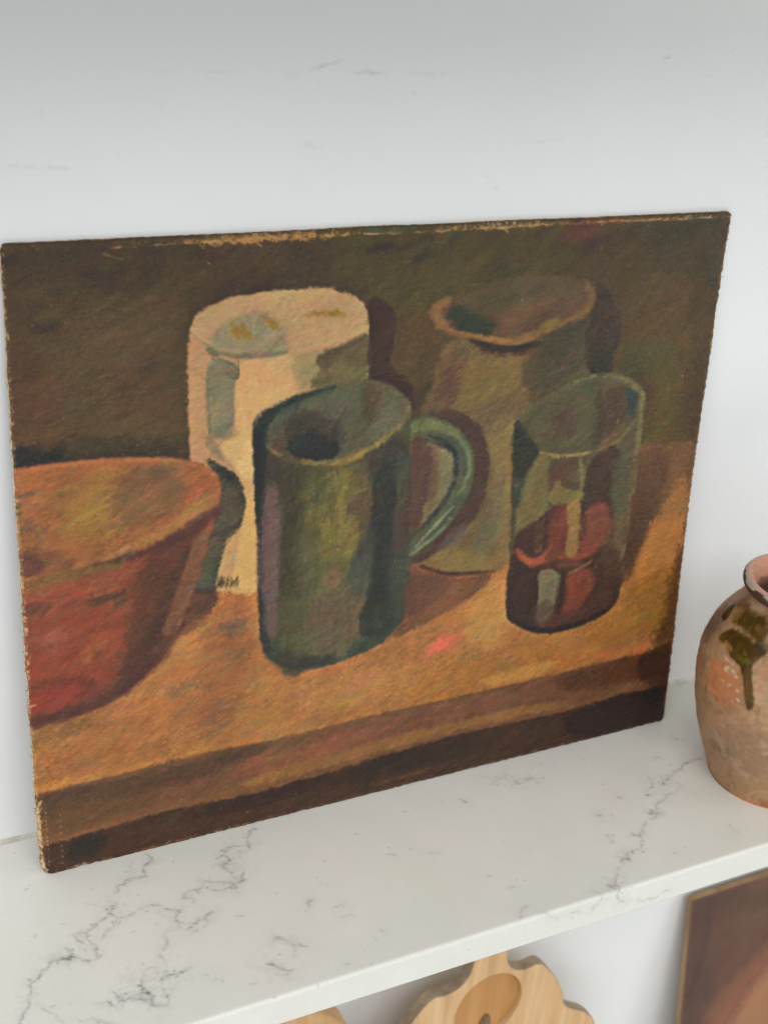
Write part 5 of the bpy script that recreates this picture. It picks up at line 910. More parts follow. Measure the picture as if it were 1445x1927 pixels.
('S',(58,56,45),[1.1],0.86,0.30053317216923986,[[208.8,190.7],[210.9,178.5]],0.5),
('S',(58,56,45),[1.05],0.86,0.21633665998496948,[[189.5,216.3],[189.9,206.3]],0.5),
('S',(58,56,45),[1.04],0.86,0.2517457958084995,[[218.8,198.4],[220.4,189.7]],0.5),
('S',(58,56,45),[0.98],0.86,0.2500490908117225,[[231.3,275.4],[233.7,262.5]],0.5),
('S',(58,56,45),[1.16],0.86,0.275498718745051,[[191.4,257.2],[191.0,241.8]],0.5),
('S',(58,56,45),[0.97],0.86,0.18239649180207465,[[221.0,187.7],[220.5,179.6]],0.5),
('S',(58,56,45),[0.91],0.86,0.21523906542345767,[[181.3,223.9],[182.1,215.5]],0.5),
('S',(58,56,45),[0.87],0.86,0.21472167038225695,[[223.8,166.9],[225.6,159.0]],0.5),
('S',(58,56,45),[0.95],0.86,0.2268619909234092,[[187.8,219.0],[188.5,207.2]],0.5),
('S',(58,56,45),[1.2],0.86,0.17831758789136734,[[203.8,212.8],[202.5,201.9]],0.5),
('S',(58,56,45),[1.18],0.86,0.25979629165004986,[[199.0,189.7],[197.6,177.2]],0.5),
('S',(58,56,45),[1.06],0.86,0.17794356507160994,[[202.9,268.5],[202.6,256.9]],0.5),
('S',(58,56,45),[0.8],0.86,0.2826545642900395,[[166.3,168.5],[161.5,157.5]],0.5),
('S',(58,56,45),[1.18],0.86,0.29259561550474006,[[175.0,229.8],[173.0,214.4]],0.5),
('S',(58,56,45),[0.93],0.86,0.2722442106561365,[[167.5,210.1],[169.3,200.9]],0.5),
('S',(58,56,45),[1.18],0.86,0.1720029070208806,[[210.6,180.0],[210.7,166.8]],0.5),
('S',(58,56,45),[0.69],0.86,0.24818299583361003,[[172.8,166.9],[172.8,152.0]],0.5),
('S',(58,56,45),[0.95],0.86,0.18099394555590478,[[219.9,177.3],[221.0,165.1]],0.5),
('S',(58,56,45),[1.03],0.86,0.30862118973247615,[[222.8,217.8],[225.3,202.7]],0.5),
('S',(58,56,45),[1.16],0.86,0.2895158239832881,[[205.1,162.0],[199.8,149.8]],0.5),
('S',(58,56,45),[0.69],0.86,0.24237508268646454,[[188.4,237.4],[188.8,224.5]],0.5),
('S',(58,56,45),[0.98],0.86,0.24494095165804375,[[225.2,225.2],[225.5,214.2]],0.5),
('S',(58,56,45),[0.98],0.86,0.26369946497589625,[[219.3,216.0],[220.5,204.1]],0.5),
('S',(58,56,45),[1.11],0.86,0.20026113734259948,[[201.5,201.6],[202.6,191.7]],0.5),
('S',(58,56,45),[0.89],0.86,0.29571079940412254,[[227.4,183.9],[224.5,173.0]],0.5),
('S',(58,56,45),[0.76],0.86,0.1758312845475943,[[210.9,187.0],[211.2,176.2]],0.5),
('S',(58,56,45),[0.7],0.86,0.23315066141750557,[[211.8,236.0],[208.8,221.2]],0.5),
('S',(58,56,45),[0.75],0.86,0.28260061866924674,[[174.2,218.4],[174.7,206.5]],0.5),
('S',(58,56,45),[0.82],0.86,0.2045148850617696,[[174.9,182.3],[174.2,169.0]],0.5),
('S',(58,56,45),[0.7],0.86,0.21937181150618737,[[215.5,224.4],[214.3,208.5]],0.5),
('S',(58,56,45),[0.9],0.86,0.30361794722085633,[[193.1,187.3],[197.8,174.6]],0.5),
('S',(58,56,45),[1.23],0.86,0.2042828187735634,[[169.3,202.4],[171.9,192.0]],0.5),
('S',(58,56,45),[0.96],0.86,0.2726771719728585,[[186.6,175.2],[188.7,167.2]],0.5),
('P',(106,108,74),2.38,0.8,[[258.6,124.6],[270.9,125.2],[284.3,133.3],[294.7,142.6],[289.8,142.1],[276.3,133.8],[259.5,133.4]],0.5,0),
('P',(64,72,66),2.38,0.6,[[270.0,135.3],[283.0,138.3],[293.5,148.5],[297.9,164.2],[293.7,174.4],[292.6,159.0],[285.1,146.0]],0.5,0),
('S',(44,52,56),[1.8,3.96,3.6,2.16],1.73,0.765,[[267.7,137.3],[281.8,144.9],[289.1,155.5],[289.1,167.6]],0.5),
('S',(48,58,62),[1.8,3.6,2.88],1.73,0.7200000000000001,[[288.7,173.7],[276.7,192.0],[258.0,207.9]],0.5),
('P',(111,106,80),4.15,0.75,[[274.1,150.6],[283.8,150.3],[289.1,161.6],[285.8,179.4],[276.6,190.5],[276.9,169.1]],0.5,0),
('P',(83,61,55),4.84,0.75,[[254.0,148.2],[269.0,145.6],[269.5,168.1],[263.7,193.2],[255.8,202.9]],0.5,0),
('S',(118,129,105),[1.08,2.52,1.44],1.3,0.63,[[284.1,204.0],[271.4,213.1],[257.9,221.1]],0.5),
('S',(63,44,43),[1.08,2.16,1.44],1.73,0.63,[[265.8,230.3],[288.1,239.7],[314.0,242.7]],0.5),
('P',(91,63,53),6.22,0.7,[[254.3,230.8],[276.4,240.9],[297.0,246.0],[277.6,260.6],[258.0,270.1]],0.5,0),
('P',(83,72,52),8.29,0.7,[[279.3,45.6],[307.2,39.2],[336.2,38.1],[369.8,40.1],[384.4,48.2],[371.3,53.1],[331.0,53.3],[308.7,58.8],[289.0,50.4]],0.5,0),
('P',(95,69,54),6.22,0.6,[[331.8,61.8],[354.5,54.9],[377.8,50.7],[381.8,55.3],[358.9,65.2],[339.0,68.1]],0.5,0),
('P',(102,75,54),5.53,0.6,[[309.7,70.1],[328.6,63.0],[345.6,67.1],[333.0,74.8],[316.6,75.7]],0.5,0),
('S',(116,84,55),[3.6,6.48,5.04,2.88],2.16,0.675,[[277.0,46.9],[266.7,54.4],[276.0,66.1],[295.4,73.0]],0.5),
('P',(48,56,46),4.15,0.9,[[275.6,55.7],[281.1,49.9],[291.0,56.8],[312.8,68.7],[308.2,72.1],[290.4,69.8],[280.5,63.7]],0.5,0),
('S',(144,103,62),[1.44,2.52,2.88,1.8],1.3,0.765,[[290.5,70.8],[313.4,76.4],[330.1,79.6],[346.5,76.2]],0.5),
('S',(110,84,55),[2.88,5.76,6.48,4.32],2.59,0.63,[[349.7,73.9],[371.1,67.6],[387.4,58.5],[385.8,45.4]],0.5),
('P',(120,100,52),2.38,0.85,[[345.9,70.3],[352.3,66.9],[363.7,65.3],[363.5,68.5],[354.6,72.1]],0.5,0),
('S',(55,42,42),[1.8,5.04,5.04,2.16],1.73,0.81,[[295.5,74.4],[312.2,81.7],[327.2,83.7],[347.1,82.0]],0.5),
('S',(88,55,45),[1.08,1.8,1.08],1.3,0.54,[[314.2,86.2],[327.5,87.4],[345.9,87.2]],0.5),
('P',(116,86,59),5.53,0.6,[[273.6,78.5],[279.8,76.2],[279.7,87.5],[273.2,96.9],[266.0,107.7],[268.3,93.6]],0.5,0),
('P',(81,60,51),6.22,0.6,[[273.7,104.1],[284.4,97.9],[283.9,113.8],[276.2,118.8],[266.5,116.4]],0.5,0),
('P',(116,94,57),8.29,0.7,[[285.3,88.0],[317.7,88.0],[334.6,92.4],[326.5,113.7],[303.8,120.2],[290.1,110.1]],0.5,0),
('P',(69,62,49),8.29,0.75,[[340.7,85.6],[366.7,74.5],[380.2,71.2],[385.7,104.4],[366.9,108.6],[347.3,118.7],[336.4,111.7]],0.5,0),
('P',(46,44,40),5.53,0.7,[[391.2,91.3],[403.2,87.8],[412.0,100.7],[405.9,109.3],[394.6,105.2]],0.5,0),
('S',(103,82,62),[1.17],0.86,0.22220553645108382,[[300.6,116.6],[311.5,117.1]],0.5),
('S',(103,82,62),[1.06],0.86,0.27546599730458216,[[331.1,105.9],[337.5,102.3]],0.5),
('S',(103,82,62),[1.03],0.86,0.30855304995494787,[[315.9,122.2],[325.5,120.3]],0.5),
('S',(103,82,62),[1.29],0.86,0.19125604460955586,[[306.5,125.3],[317.0,119.2]],0.5),
('S',(103,82,62),[0.73],0.86,0.32311545500529526,[[310.3,108.1],[321.3,103.1]],0.5),
('S',(103,82,62),[0.78],0.86,0.3091569158224737,[[331.3,134.2],[341.9,128.6]],0.5),
('S',(103,82,62),[1.22],0.86,0.25142311464266104,[[317.2,112.0],[329.1,107.4]],0.5),
('S',(103,82,62),[0.73],0.86,0.3377932245986512,[[298.8,126.1],[306.4,124.6]],0.5),
('S',(103,82,62),[0.85],0.86,0.192040146385344,[[302.1,110.1],[310.1,108.9]],0.5),
('S',(103,82,62),[1.04],0.86,0.3416856380597196,[[304.1,124.6],[313.6,119.5]],0.5),
('S',(103,82,62),[0.79],0.86,0.3527642696382818,[[293.0,109.8],[306.5,106.5]],0.5),
('S',(103,82,62),[0.93],0.86,0.2406881105319982,[[325.4,124.8],[339.1,121.8]],0.5),
('S',(103,82,62),[1.08],0.86,0.31997445564726656,[[312.1,125.1],[323.2,120.1]],0.5),
('S',(103,82,62),[0.86],0.86,0.20328736595362898,[[298.5,126.5],[309.2,125.0]],0.5),
('S',(103,82,62),[0.8],0.86,0.19371421937447458,[[318.5,110.5],[326.6,108.8]],0.5),
('S',(103,82,62),[0.82],0.86,0.20425993582975555,[[308.4,127.5],[315.5,123.7]],0.5),
('S',(103,82,62),[0.72],0.86,0.1969271339395829,[[319.8,126.1],[325.6,123.4]],0.5),
('S',(103,82,62),[0.78],0.86,0.23370485513017464,[[326.3,107.2],[335.7,100.7]],0.5),
('S',(103,82,62),[1.01],0.86,0.26295517671920565,[[297.2,125.8],[309.3,124.7]],0.5),
('S',(103,82,62),[0.79],0.86,0.21212826917993613,[[317.4,121.1],[328.2,113.6]],0.5),
('S',(103,82,62),[0.79],0.86,0.32439963285245277,[[337.7,126.4],[344.4,125.0]],0.5),
('S',(103,82,62),[0.76],0.86,0.1901052127865487,[[304.4,120.4],[314.5,118.4]],0.5),
('S',(103,82,62),[1.14],0.86,0.20876250201307356,[[295.5,122.7],[305.5,119.1]],0.5),
('S',(103,82,62),[0.96],0.86,0.295233469617072,[[311.7,125.7],[321.3,120.2]],0.5),
('S',(103,82,62),[1.08],0.86,0.30239262111740334,[[328.4,131.1],[335.8,129.2]],0.5),
('S',(103,82,62),[0.9],0.86,0.24850623038030706,[[312.4,124.0],[320.1,121.5]],0.5),
('S',(103,82,62),[1.21],0.86,0.35906593010182164,[[326.9,133.6],[335.9,130.7]],0.5),
('S',(103,82,62),[1.23],0.86,0.28237629951693927,[[294.3,111.5],[303.2,107.7]],0.5),
('S',(103,82,62),[1.28],0.86,0.30305448623433073,[[312.3,132.3],[324.5,128.6]],0.5),
('S',(103,82,62),[1.26],0.86,0.3506286189349749,[[327.2,119.8],[339.7,119.6]],0.5),
('S',(103,82,62),[1.27],0.86,0.2999261387823182,[[333.1,125.6],[342.9,123.9]],0.5),
('S',(103,82,62),[0.94],0.86,0.2429894183928221,[[328.4,124.8],[335.3,122.4]],0.5),
('S',(103,82,62),[0.99],0.86,0.3071522330849765,[[336.3,126.3],[349.9,123.5]],0.5),
('S',(103,82,62),[0.78],0.86,0.30163567312829836,[[308.0,115.6],[318.6,110.1]],0.5),
('S',(103,82,62),[1.16],0.86,0.33644532910961467,[[331.2,135.0],[346.1,133.3]],0.5),
('S',(103,82,62),[0.71],0.86,0.30830079987320286,[[314.7,107.6],[326.9,103.9]],0.5),
('S',(103,82,62),[0.84],0.86,0.35984314568018944,[[305.8,126.6],[315.8,124.5]],0.5),
('S',(103,82,62),[0.66],0.86,0.21153641077028656,[[318.1,132.5],[325.6,131.1]],0.5),
('S',(103,82,62),[0.85],0.86,0.23241556758951,[[307.4,132.1],[318.7,126.5]],0.5),
('S',(103,82,62),[1.01],0.86,0.21889025584962743,[[300.5,103.9],[309.8,99.2]],0.5),
('S',(103,82,62),[1.22],0.86,0.3036443520481794,[[317.2,118.7],[325.1,116.4]],0.5),
('S',(103,82,62),[0.89],0.86,0.30243510105299887,[[325.7,114.9],[336.6,112.4]],0.5),
('S',(103,82,62),[0.89],0.86,0.18401155634081182,[[335.2,120.1],[346.0,119.0]],0.5),
('S',(103,82,62),[0.87],0.86,0.33914375507075273,[[328.9,120.2],[340.8,115.2]],0.5),
('S',(103,82,62),[1.15],0.86,0.3098417854469449,[[327.7,111.8],[338.4,108.0]],0.5),
('S',(103,82,62),[1.23],0.86,0.28645560702773565,[[304.7,113.0],[312.2,110.8]],0.5),
('S',(103,82,62),[1.13],0.86,0.29707668090810496,[[327.2,119.4],[341.9,119.3]],0.5),
('S',(103,82,62),[1.16],0.86,0.3014308911749628,[[331.7,114.9],[339.4,110.8]],0.5),
('S',(103,82,62),[1.21],0.86,0.27562671012964385,[[327.0,126.1],[339.2,122.8]],0.5),
('S',(103,82,62),[0.77],0.86,0.28386733046218615,[[307.0,127.9],[314.3,125.0]],0.5),
('P',(83,78,57),5.53,0.85,[[338.6,135.9],[351.5,126.7],[371.9,122.7],[396.8,123.7],[404.6,143.2],[401.0,158.6],[376.1,161.9],[358.0,158.2],[344.8,147.3]],0.5,0),
('P',(95,90,64),6.22,0.6,[[343.7,135.0],[358.9,132.1],[360.2,144.5],[349.8,144.8]],0.5,0),
('P',(81,62,53),6.22,0.75,[[364.5,135.7],[377.9,129.5],[385.8,136.5],[380.3,151.4],[367.6,148.4]],0.5,0),
('P',(80,84,63),4.84,0.6,[[381.2,111.5],[398.8,110.1],[396.5,120.6],[386.2,124.2]],0.5,0),
('P',(60,56,49),4.15,0.85,[[397.4,120.7],[405.1,124.6],[405.5,143.3],[403.6,157.3],[397.3,158.1],[402.4,139.8]],0.5,0),
('P',(81,62,51),4.84,0.85,[[404.5,119.9],[419.9,119.9],[425.7,136.1],[418.6,152.7],[406.3,157.6],[407.0,140.3]],0.5,0),
('P',(45,64,69),4.15,0.85,[[417.6,115.8],[428.3,120.7],[436.0,129.3],[433.5,138.5],[426.3,140.9],[426.8,129.9]],0.5,0),
('P',(44,48,46),4.15,0.85,[[333.3,136.9],[338.6,135.9],[346.9,150.6],[356.4,159.5],[350.3,168.1],[340.9,179.5],[335.9,172.6]],0.5,0),
('S',(111,106,70),[1.8,3.24,2.88],1.73,0.63,[[415.4,113.2],[433.0,121.1],[440.7,129.7]],0.5),
('S',(111,100,65),[3.24,3.96,3.24],2.16,0.63,[[439.2,132.7],[439.7,156.7],[440.0,194.3]],0.5),
('S',(124,91,63),[1.8,3.24,1.8],2.16,0.63,[[425.7,150.3],[413.8,158.5],[401.7,165.0]],0.5),
('P',(69,52,47),5.53,0.85,[[400.8,172.9],[421.7,162.6],[427.0,174.6],[420.4,196.6],[406.2,202.9],[398.1,196.8]],0.5,0),
('P',(84,82,63),4.84,0.75,[[419.8,176.9],[430.0,168.5],[434.0,185.3],[431.7,211.5],[427.9,226.0],[422.6,206.8]],0.5,0),
('P',(115,100,61),4.15,0.75,[[356.0,164.2],[364.0,165.2],[365.8,182.8],[360.9,204.6],[354.7,215.0],[342.3,214.8],[344.4,199.0],[353.4,182.7]],0.5,0),
('P',(87,66,53),4.15,0.75,[[366.0,167.0],[387.6,168.9],[389.0,181.0],[382.4,186.6],[374.2,177.5],[372.1,191.6],[367.6,186.2]],0.5,0),
('P',(117,104,61),2.38,0.75,[[370.7,199.5],[370.5,185.0],[373.5,179.0],[380.1,191.1],[396.0,194.1],[396.4,198.2],[376.7,201.7]],0.5,0),
('S',(123,108,69),[2.16,2.52,2.16],1.73,0.5850000000000001,[[390.8,168.5],[394.5,181.8],[393.3,194.5]],0.5),
('P',(69,45,43),4.15,0.8,[[341.9,219.6],[356.2,212.0],[370.0,205.9],[370.0,223.9],[362.0,234.2],[347.3,230.2]],0.5,0),
('P',(109,57,48),4.84,0.8,[[370.5,210.9],[382.3,202.8],[387.2,239.9],[374.1,246.2],[363.0,244.3],[370.7,230.6]],0.5,0),
('S',(156,78,59),[1.8,4.68,4.68,2.16],2.16,0.7200000000000001,[[343.8,231.3],[353.7,242.0],[364.5,241.3],[373.6,232.7]],0.5),
('P',(121,67,56),5.53,0.8,[[397.8,218.2],[407.0,209.6],[421.1,209.9],[423.7,230.4],[414.5,240.9],[401.3,240.5]],0.5,0),
('S',(75,49,45),[1.44,2.88,1.8],1.73,0.675,[[401.7,212.1],[400.4,220.2],[402.2,228.8]],0.5),
('P',(134,104,62),2.38,0.85,[[383.6,201.3],[395.0,202.1],[396.5,223.0],[397.0,244.0],[386.6,242.3],[386.1,221.4]],0.5,0),
('S',(148,74,57),[1.44,3.24,1.44],2.16,0.675,[[380.1,242.1],[392.6,246.7],[407.5,245.7]],0.5),
('P',(73,52,47),5.53,0.7,[[411.5,247.2],[429.6,239.9],[437.6,256.6],[437.8,281.1],[428.6,293.6],[415.9,284.3]],0.5,0),
('P',(59,41,42),4.84,0.85,[[338.8,245.3],[355.9,246.5],[363.8,252.9],[366.0,275.3],[364.1,293.9],[348.9,287.6],[340.2,277.4]],0.5,0),
('P',(105,98,78),2.38,0.85,[[365.1,251.7],[382.8,255.2],[383.4,268.1],[381.3,279.8],[376.8,291.1],[367.5,291.1],[366.2,268.5]],0.5,0),
('P',(83,64,55),5.53,0.7,[[364.3,276.7],[379.2,277.7],[379.1,295.0],[363.9,292.1]],0.5,0),
('S',(57,39,40),[2.16,4.32,2.16],2.16,0.7200000000000001,[[385.8,255.7],[386.4,272.1],[384.1,289.0]],0.5),
('P',(123,65,52),5.53,0.8,[[391.2,259.2],[411.0,259.1],[414.4,271.8],[402.6,285.4],[391.8,290.4],[390.8,272.8]],0.5,0),
('S',(43,32,34),[2.16,3.6,3.6,1.8],2.16,0.7200000000000001,[[342.1,282.9],[360.6,295.8],[383.7,302.9],[410.1,300.8]],0.5),
('S',(49,34,33),[1.8,2.88,1.44],2.16,0.63,[[417.6,298.7],[434.2,291.1],[438.8,281.3]],0.5),
('P',(94,67,48),6.91,0.7,[[437.6,169.4],[464.2,167.7],[474.3,183.8],[459.8,205.3],[447.9,217.1],[441.0,194.4]],0.5,0),
('P',(83,57,45),6.22,0.75,[[442.1,202.9],[462.9,199.0],[457.3,228.7],[443.6,257.6],[439.1,253.4]],0.5,0),
('P',(58,52,47),6.22,0.6,[[158.2,130.9],[162.3,118.9],[175.1,112.0],[192.6,116.7],[206.3,129.5],[202.2,141.9],[181.5,142.2],[166.9,137.6]],0.5,0),
('P',(34,40,47),4.15,0.85,[[165.4,133.9],[172.5,125.6],[184.1,124.8],[195.9,130.4],[204.4,140.0],[196.3,144.3],[181.5,143.3],[171.3,139.2]],0.5,0),
('S',(40,44,48),[1.13],0.86,0.2540378953313116,[[184.9,133.5],[186.0,128.6]],0.5),
('S',(40,44,48),[0.9],0.86,0.2791531804888628,[[180.9,129.5],[185.1,122.9]],0.5),
('S',(40,44,48),[1.1],0.86,0.35899719858509793,[[199.9,137.6],[205.4,132.4]],0.5),
('S',(40,44,48),[1.03],0.86,0.26379626601059114,[[183.0,126.0],[185.8,122.0]],0.5),
('S',(40,44,48),[1.41],0.86,0.48412926626134095,[[184.3,133.7],[187.1,129.2]],0.5),
('S',(40,44,48),[0.98],0.86,0.4101488170235986,[[178.6,124.6],[183.1,118.9]],0.5),
('S',(40,44,48),[1.14],0.86,0.39011134467787295,[[201.9,128.3],[204.4,125.1]],0.5),
('S',(40,44,48),[1.2],0.86,0.44945327790422995,[[183.1,133.0],[185.7,126.9]],0.5),
('S',(40,44,48),[1.4],0.86,0.46906383057001155,[[172.0,123.9],[176.5,117.8]],0.5),
('S',(40,44,48),[1.34],0.86,0.4566624143978091,[[181.6,134.4],[185.3,127.6]],0.5),
('S',(40,44,48),[1.18],0.86,0.47459474366553134,[[192.6,123.9],[196.3,119.2]],0.5),
('S',(40,44,48),[1.35],0.86,0.3257399432179962,[[176.6,135.6],[178.7,131.8]],0.5),
('S',(40,44,48),[0.95],0.86,0.2706371049321963,[[188.1,131.9],[190.6,125.8]],0.5),
('S',(40,44,48),[0.94],0.86,0.38894036169657686,[[189.6,127.0],[191.9,123.2]],0.5),
('S',(40,44,48),[1.06],0.86,0.29278515380104975,[[184.4,128.2],[187.6,122.6]],0.5),
('S',(40,44,48),[1.49],0.86,0.38053160605147357,[[197.9,132.0],[200.5,127.5]],0.5),
('S',(40,44,48),[0.81],0.86,0.2814530029682232,[[172.5,128.1],[176.6,122.5]],0.5),
('S',(40,44,48),[1.13],0.86,0.2818412828913705,[[192.3,130.8],[193.7,125.8]],0.5),
('S',(40,44,48),[0.79],0.86,0.37240168959401604,[[184.5,130.7],[186.8,125.0]],0.5),
('S',(40,44,48),[1.47],0.86,0.42312744024671306,[[188.1,132.5],[191.4,128.7]],0.5),
('S',(40,44,48),[1.16],0.86,0.3970020204289211,[[194.3,137.7],[198.1,131.1]],0.5),
('S',(40,44,48),[1.03],0.86,0.4909864317958748,[[167.4,121.8],[171.6,116.1]],0.5),
('S',(40,44,48),[1.37],0.86,0.49153389823457116,[[202.8,132.5],[207.2,128.3]],0.5),
('S',(40,44,48),[0.82],0.86,0.28673453996028236,[[179.3,128.0],[182.9,124.0]],0.5),
('S',(40,44,48),[1.06],0.86,0.49482891658368655,[[173.6,132.0],[177.5,125.1]],0.5),
('S',(40,44,48),[0.87],0.86,0.34823988677355106,[[176.1,126.8],[177.8,122.8]],0.5),
('S',(40,44,48),[1.01],0.86,0.38354953249431495,[[196.2,133.4],[198.5,130.0]],0.5),
('S',(40,44,48),[0.93],0.86,0.2584606833834723,[[166.7,122.2],[170.1,116.7]],0.5),
('S',(40,44,48),[1.11],0.86,0.33106873977845985,[[197.4,125.3],[201.7,119.2]],0.5),
('S',(40,44,48),[1.18],0.86,0.3268994012737352,[[174.8,133.2],[178.2,128.9]],0.5),
('S',(40,44,48),[1.34],0.86,0.3204580544933996,[[173.4,125.8],[177.6,120.0]],0.5),
('S',(40,44,48),[1.19],0.86,0.260333106663357,[[179.6,135.5],[181.5,130.0]],0.5),
('S',(40,44,48),[1.02],0.86,0.33688360298778286,[[196.2,130.4],[198.7,126.5]],0.5),
('S',(40,44,48),[1.39],0.86,0.37883053447651105,[[183.1,127.4],[184.9,123.3]],0.5),
('S',(40,44,48),[1.12],0.86,0.46104215356550243,[[181.0,131.2],[183.5,126.6]],0.5),
('S',(40,44,48),[1.34],0.86,0.3265331541651716,[[183.5,128.4],[186.7,123.0]],0.5),
('S',(40,44,48),[1.05],0.86,0.3024669625263562,[[192.4,128.8],[194.5,125.4]],0.5),
('S',(40,44,48),[1.31],0.86,0.32254816159390165,[[188.1,133.6],[191.3,128.9]],0.5),
('S',(40,44,48),[1.42],0.86,0.2626413095785694,[[173.9,133.1],[177.4,129.2]],0.5),
('S',(40,44,48),[1.16],0.86,0.27826331805290894,[[199.1,126.0],[203.6,120.1]],0.5),
('P',(63,74,70),4.15,0.5,[[153.9,123.5],[162.3,113.4],[175.0,107.9],[166.6,115.2],[159.6,124.1],[158.2,132.3]],0.5,0),
('S',(194,160,116),[1.44,2.52,2.52,1.8],1.73,0.54,[[106.3,54.1],[113.0,60.3],[123.6,67.0],[135.7,70.0]],0.5),
('S',(127,114,86),[1.08,1.8,1.8,1.44],1.73,0.45,[[106.5,56.6],[114.3,63.6],[124.9,69.9],[142.5,73.6]],0.5),
('P',(170,131,95),5.53,0.45,[[105.2,60.3],[113.0,66.1],[114.2,80.4],[112.5,117.4],[105.6,132.8],[104.5,95.2]],0.5,0),
('P',(50,58,45),4.84,0.6,[[276.0,54.4],[284.2,49.4],[298.9,55.3],[317.5,66.5],[313.1,72.5],[293.7,71.0],[281.4,65.1]],0.5,0),
('P',(80,76,50),6.91,0.5,[[288.9,49.0],[317.1,42.5],[339.9,42.6],[331.0,53.3],[308.9,60.2]],0.5,0),
('S',(128,94,57),[2.52,3.6,2.88,2.52,2.88,3.24,2.88],1.73,0.675,[[277.5,46.6],[267.1,54.4],[277.5,66.5],[313.5,77.3],[333.4,79.2],[359.6,71.4],[384.2,61.2]],0.5),
('S',(116,88,57),[2.88,3.6,2.52],1.73,0.63,[[384.3,62.0],[389.2,52.1],[381.7,42.3]],0.5),
('S',(157,109,68),[2.16,4.32,3.6,2.88],2.16,0.63,[[120.7,157.7],[104.1,168.6],[76.8,180.0],[50.2,189.8]],0.5),
('S',(161,105,64),[1.44,2.16,2.16,1.8],1.73,0.5850000000000001,[[0.1,128.2],[52.5,127.7],[97.8,134.0],[119.4,145.7]],0.5),
('S',(147,95,60),[1.44,2.88,2.16],1.73,0.54,[[119.3,147.7],[121.7,156.8],[119.2,165.2]],0.5),
('P',(62,54,43),6.91,0.12,[[333.7,138.4],[347.8,124.8],[377.7,111.2],[413.3,110.7],[439.5,128.0],[439.5,169.6],[438.5,219.1],[422.1,210.1],[380.3,200.9],[345.6,212.0],[335.9,172.6]],0.5,0),
('P',(47,34,34),6.91,0.02,[[342.8,219.7],[370.1,207.5],[420.2,209.8],[437.6,256.6],[436.6,295.1],[410.3,302.7],[364.3,295.7],[340.8,277.5],[341.6,245.8]],0.5,0),
('P',(54,50,41),6.91,0.06,[[145.5,126.6],[164.1,142.9],[196.5,149.8],[226.6,144.9],[251.2,139.0],[256.8,247.2],[248.5,278.1],[200.4,291.3],[166.0,284.3],[150.6,259.2]],0.5,0),
('P',(60,56,47),5.53,0.35,[[159.5,122.7],[175.1,113.4],[195.6,118.4],[204.9,130.8],[196.2,139.7],[175.6,137.2]],0.5,0),
('P',(34,42,49),5.53,0.55,[[169.7,135.1],[175.4,128.0],[188.5,128.9],[202.1,139.0],[194.8,143.6],[180.0,142.0]],0.5,0),
('P',(69,46,37),9.5,0.3,[[59.6,201.9],[93.5,189.7],[116.0,175.3],[107.0,213.5],[85.3,255.9],[46.5,289.3],[-0.6,301.1],[33.5,277.0],[61.6,245.6]],0.5,0),
('P',(118,81,53),12.96,0.25,[[113.8,236.9],[146.3,242.9],[146.5,281.7],[124.1,332.8],[101.9,331.6]],0.5,0),
('P',(147,97,58),17.28,0.25,[[4.9,319.6],[80.9,298.9],[146.6,293.6],[162.3,337.8],[79.9,342.3],[7.2,339.6]],0.5,0)]
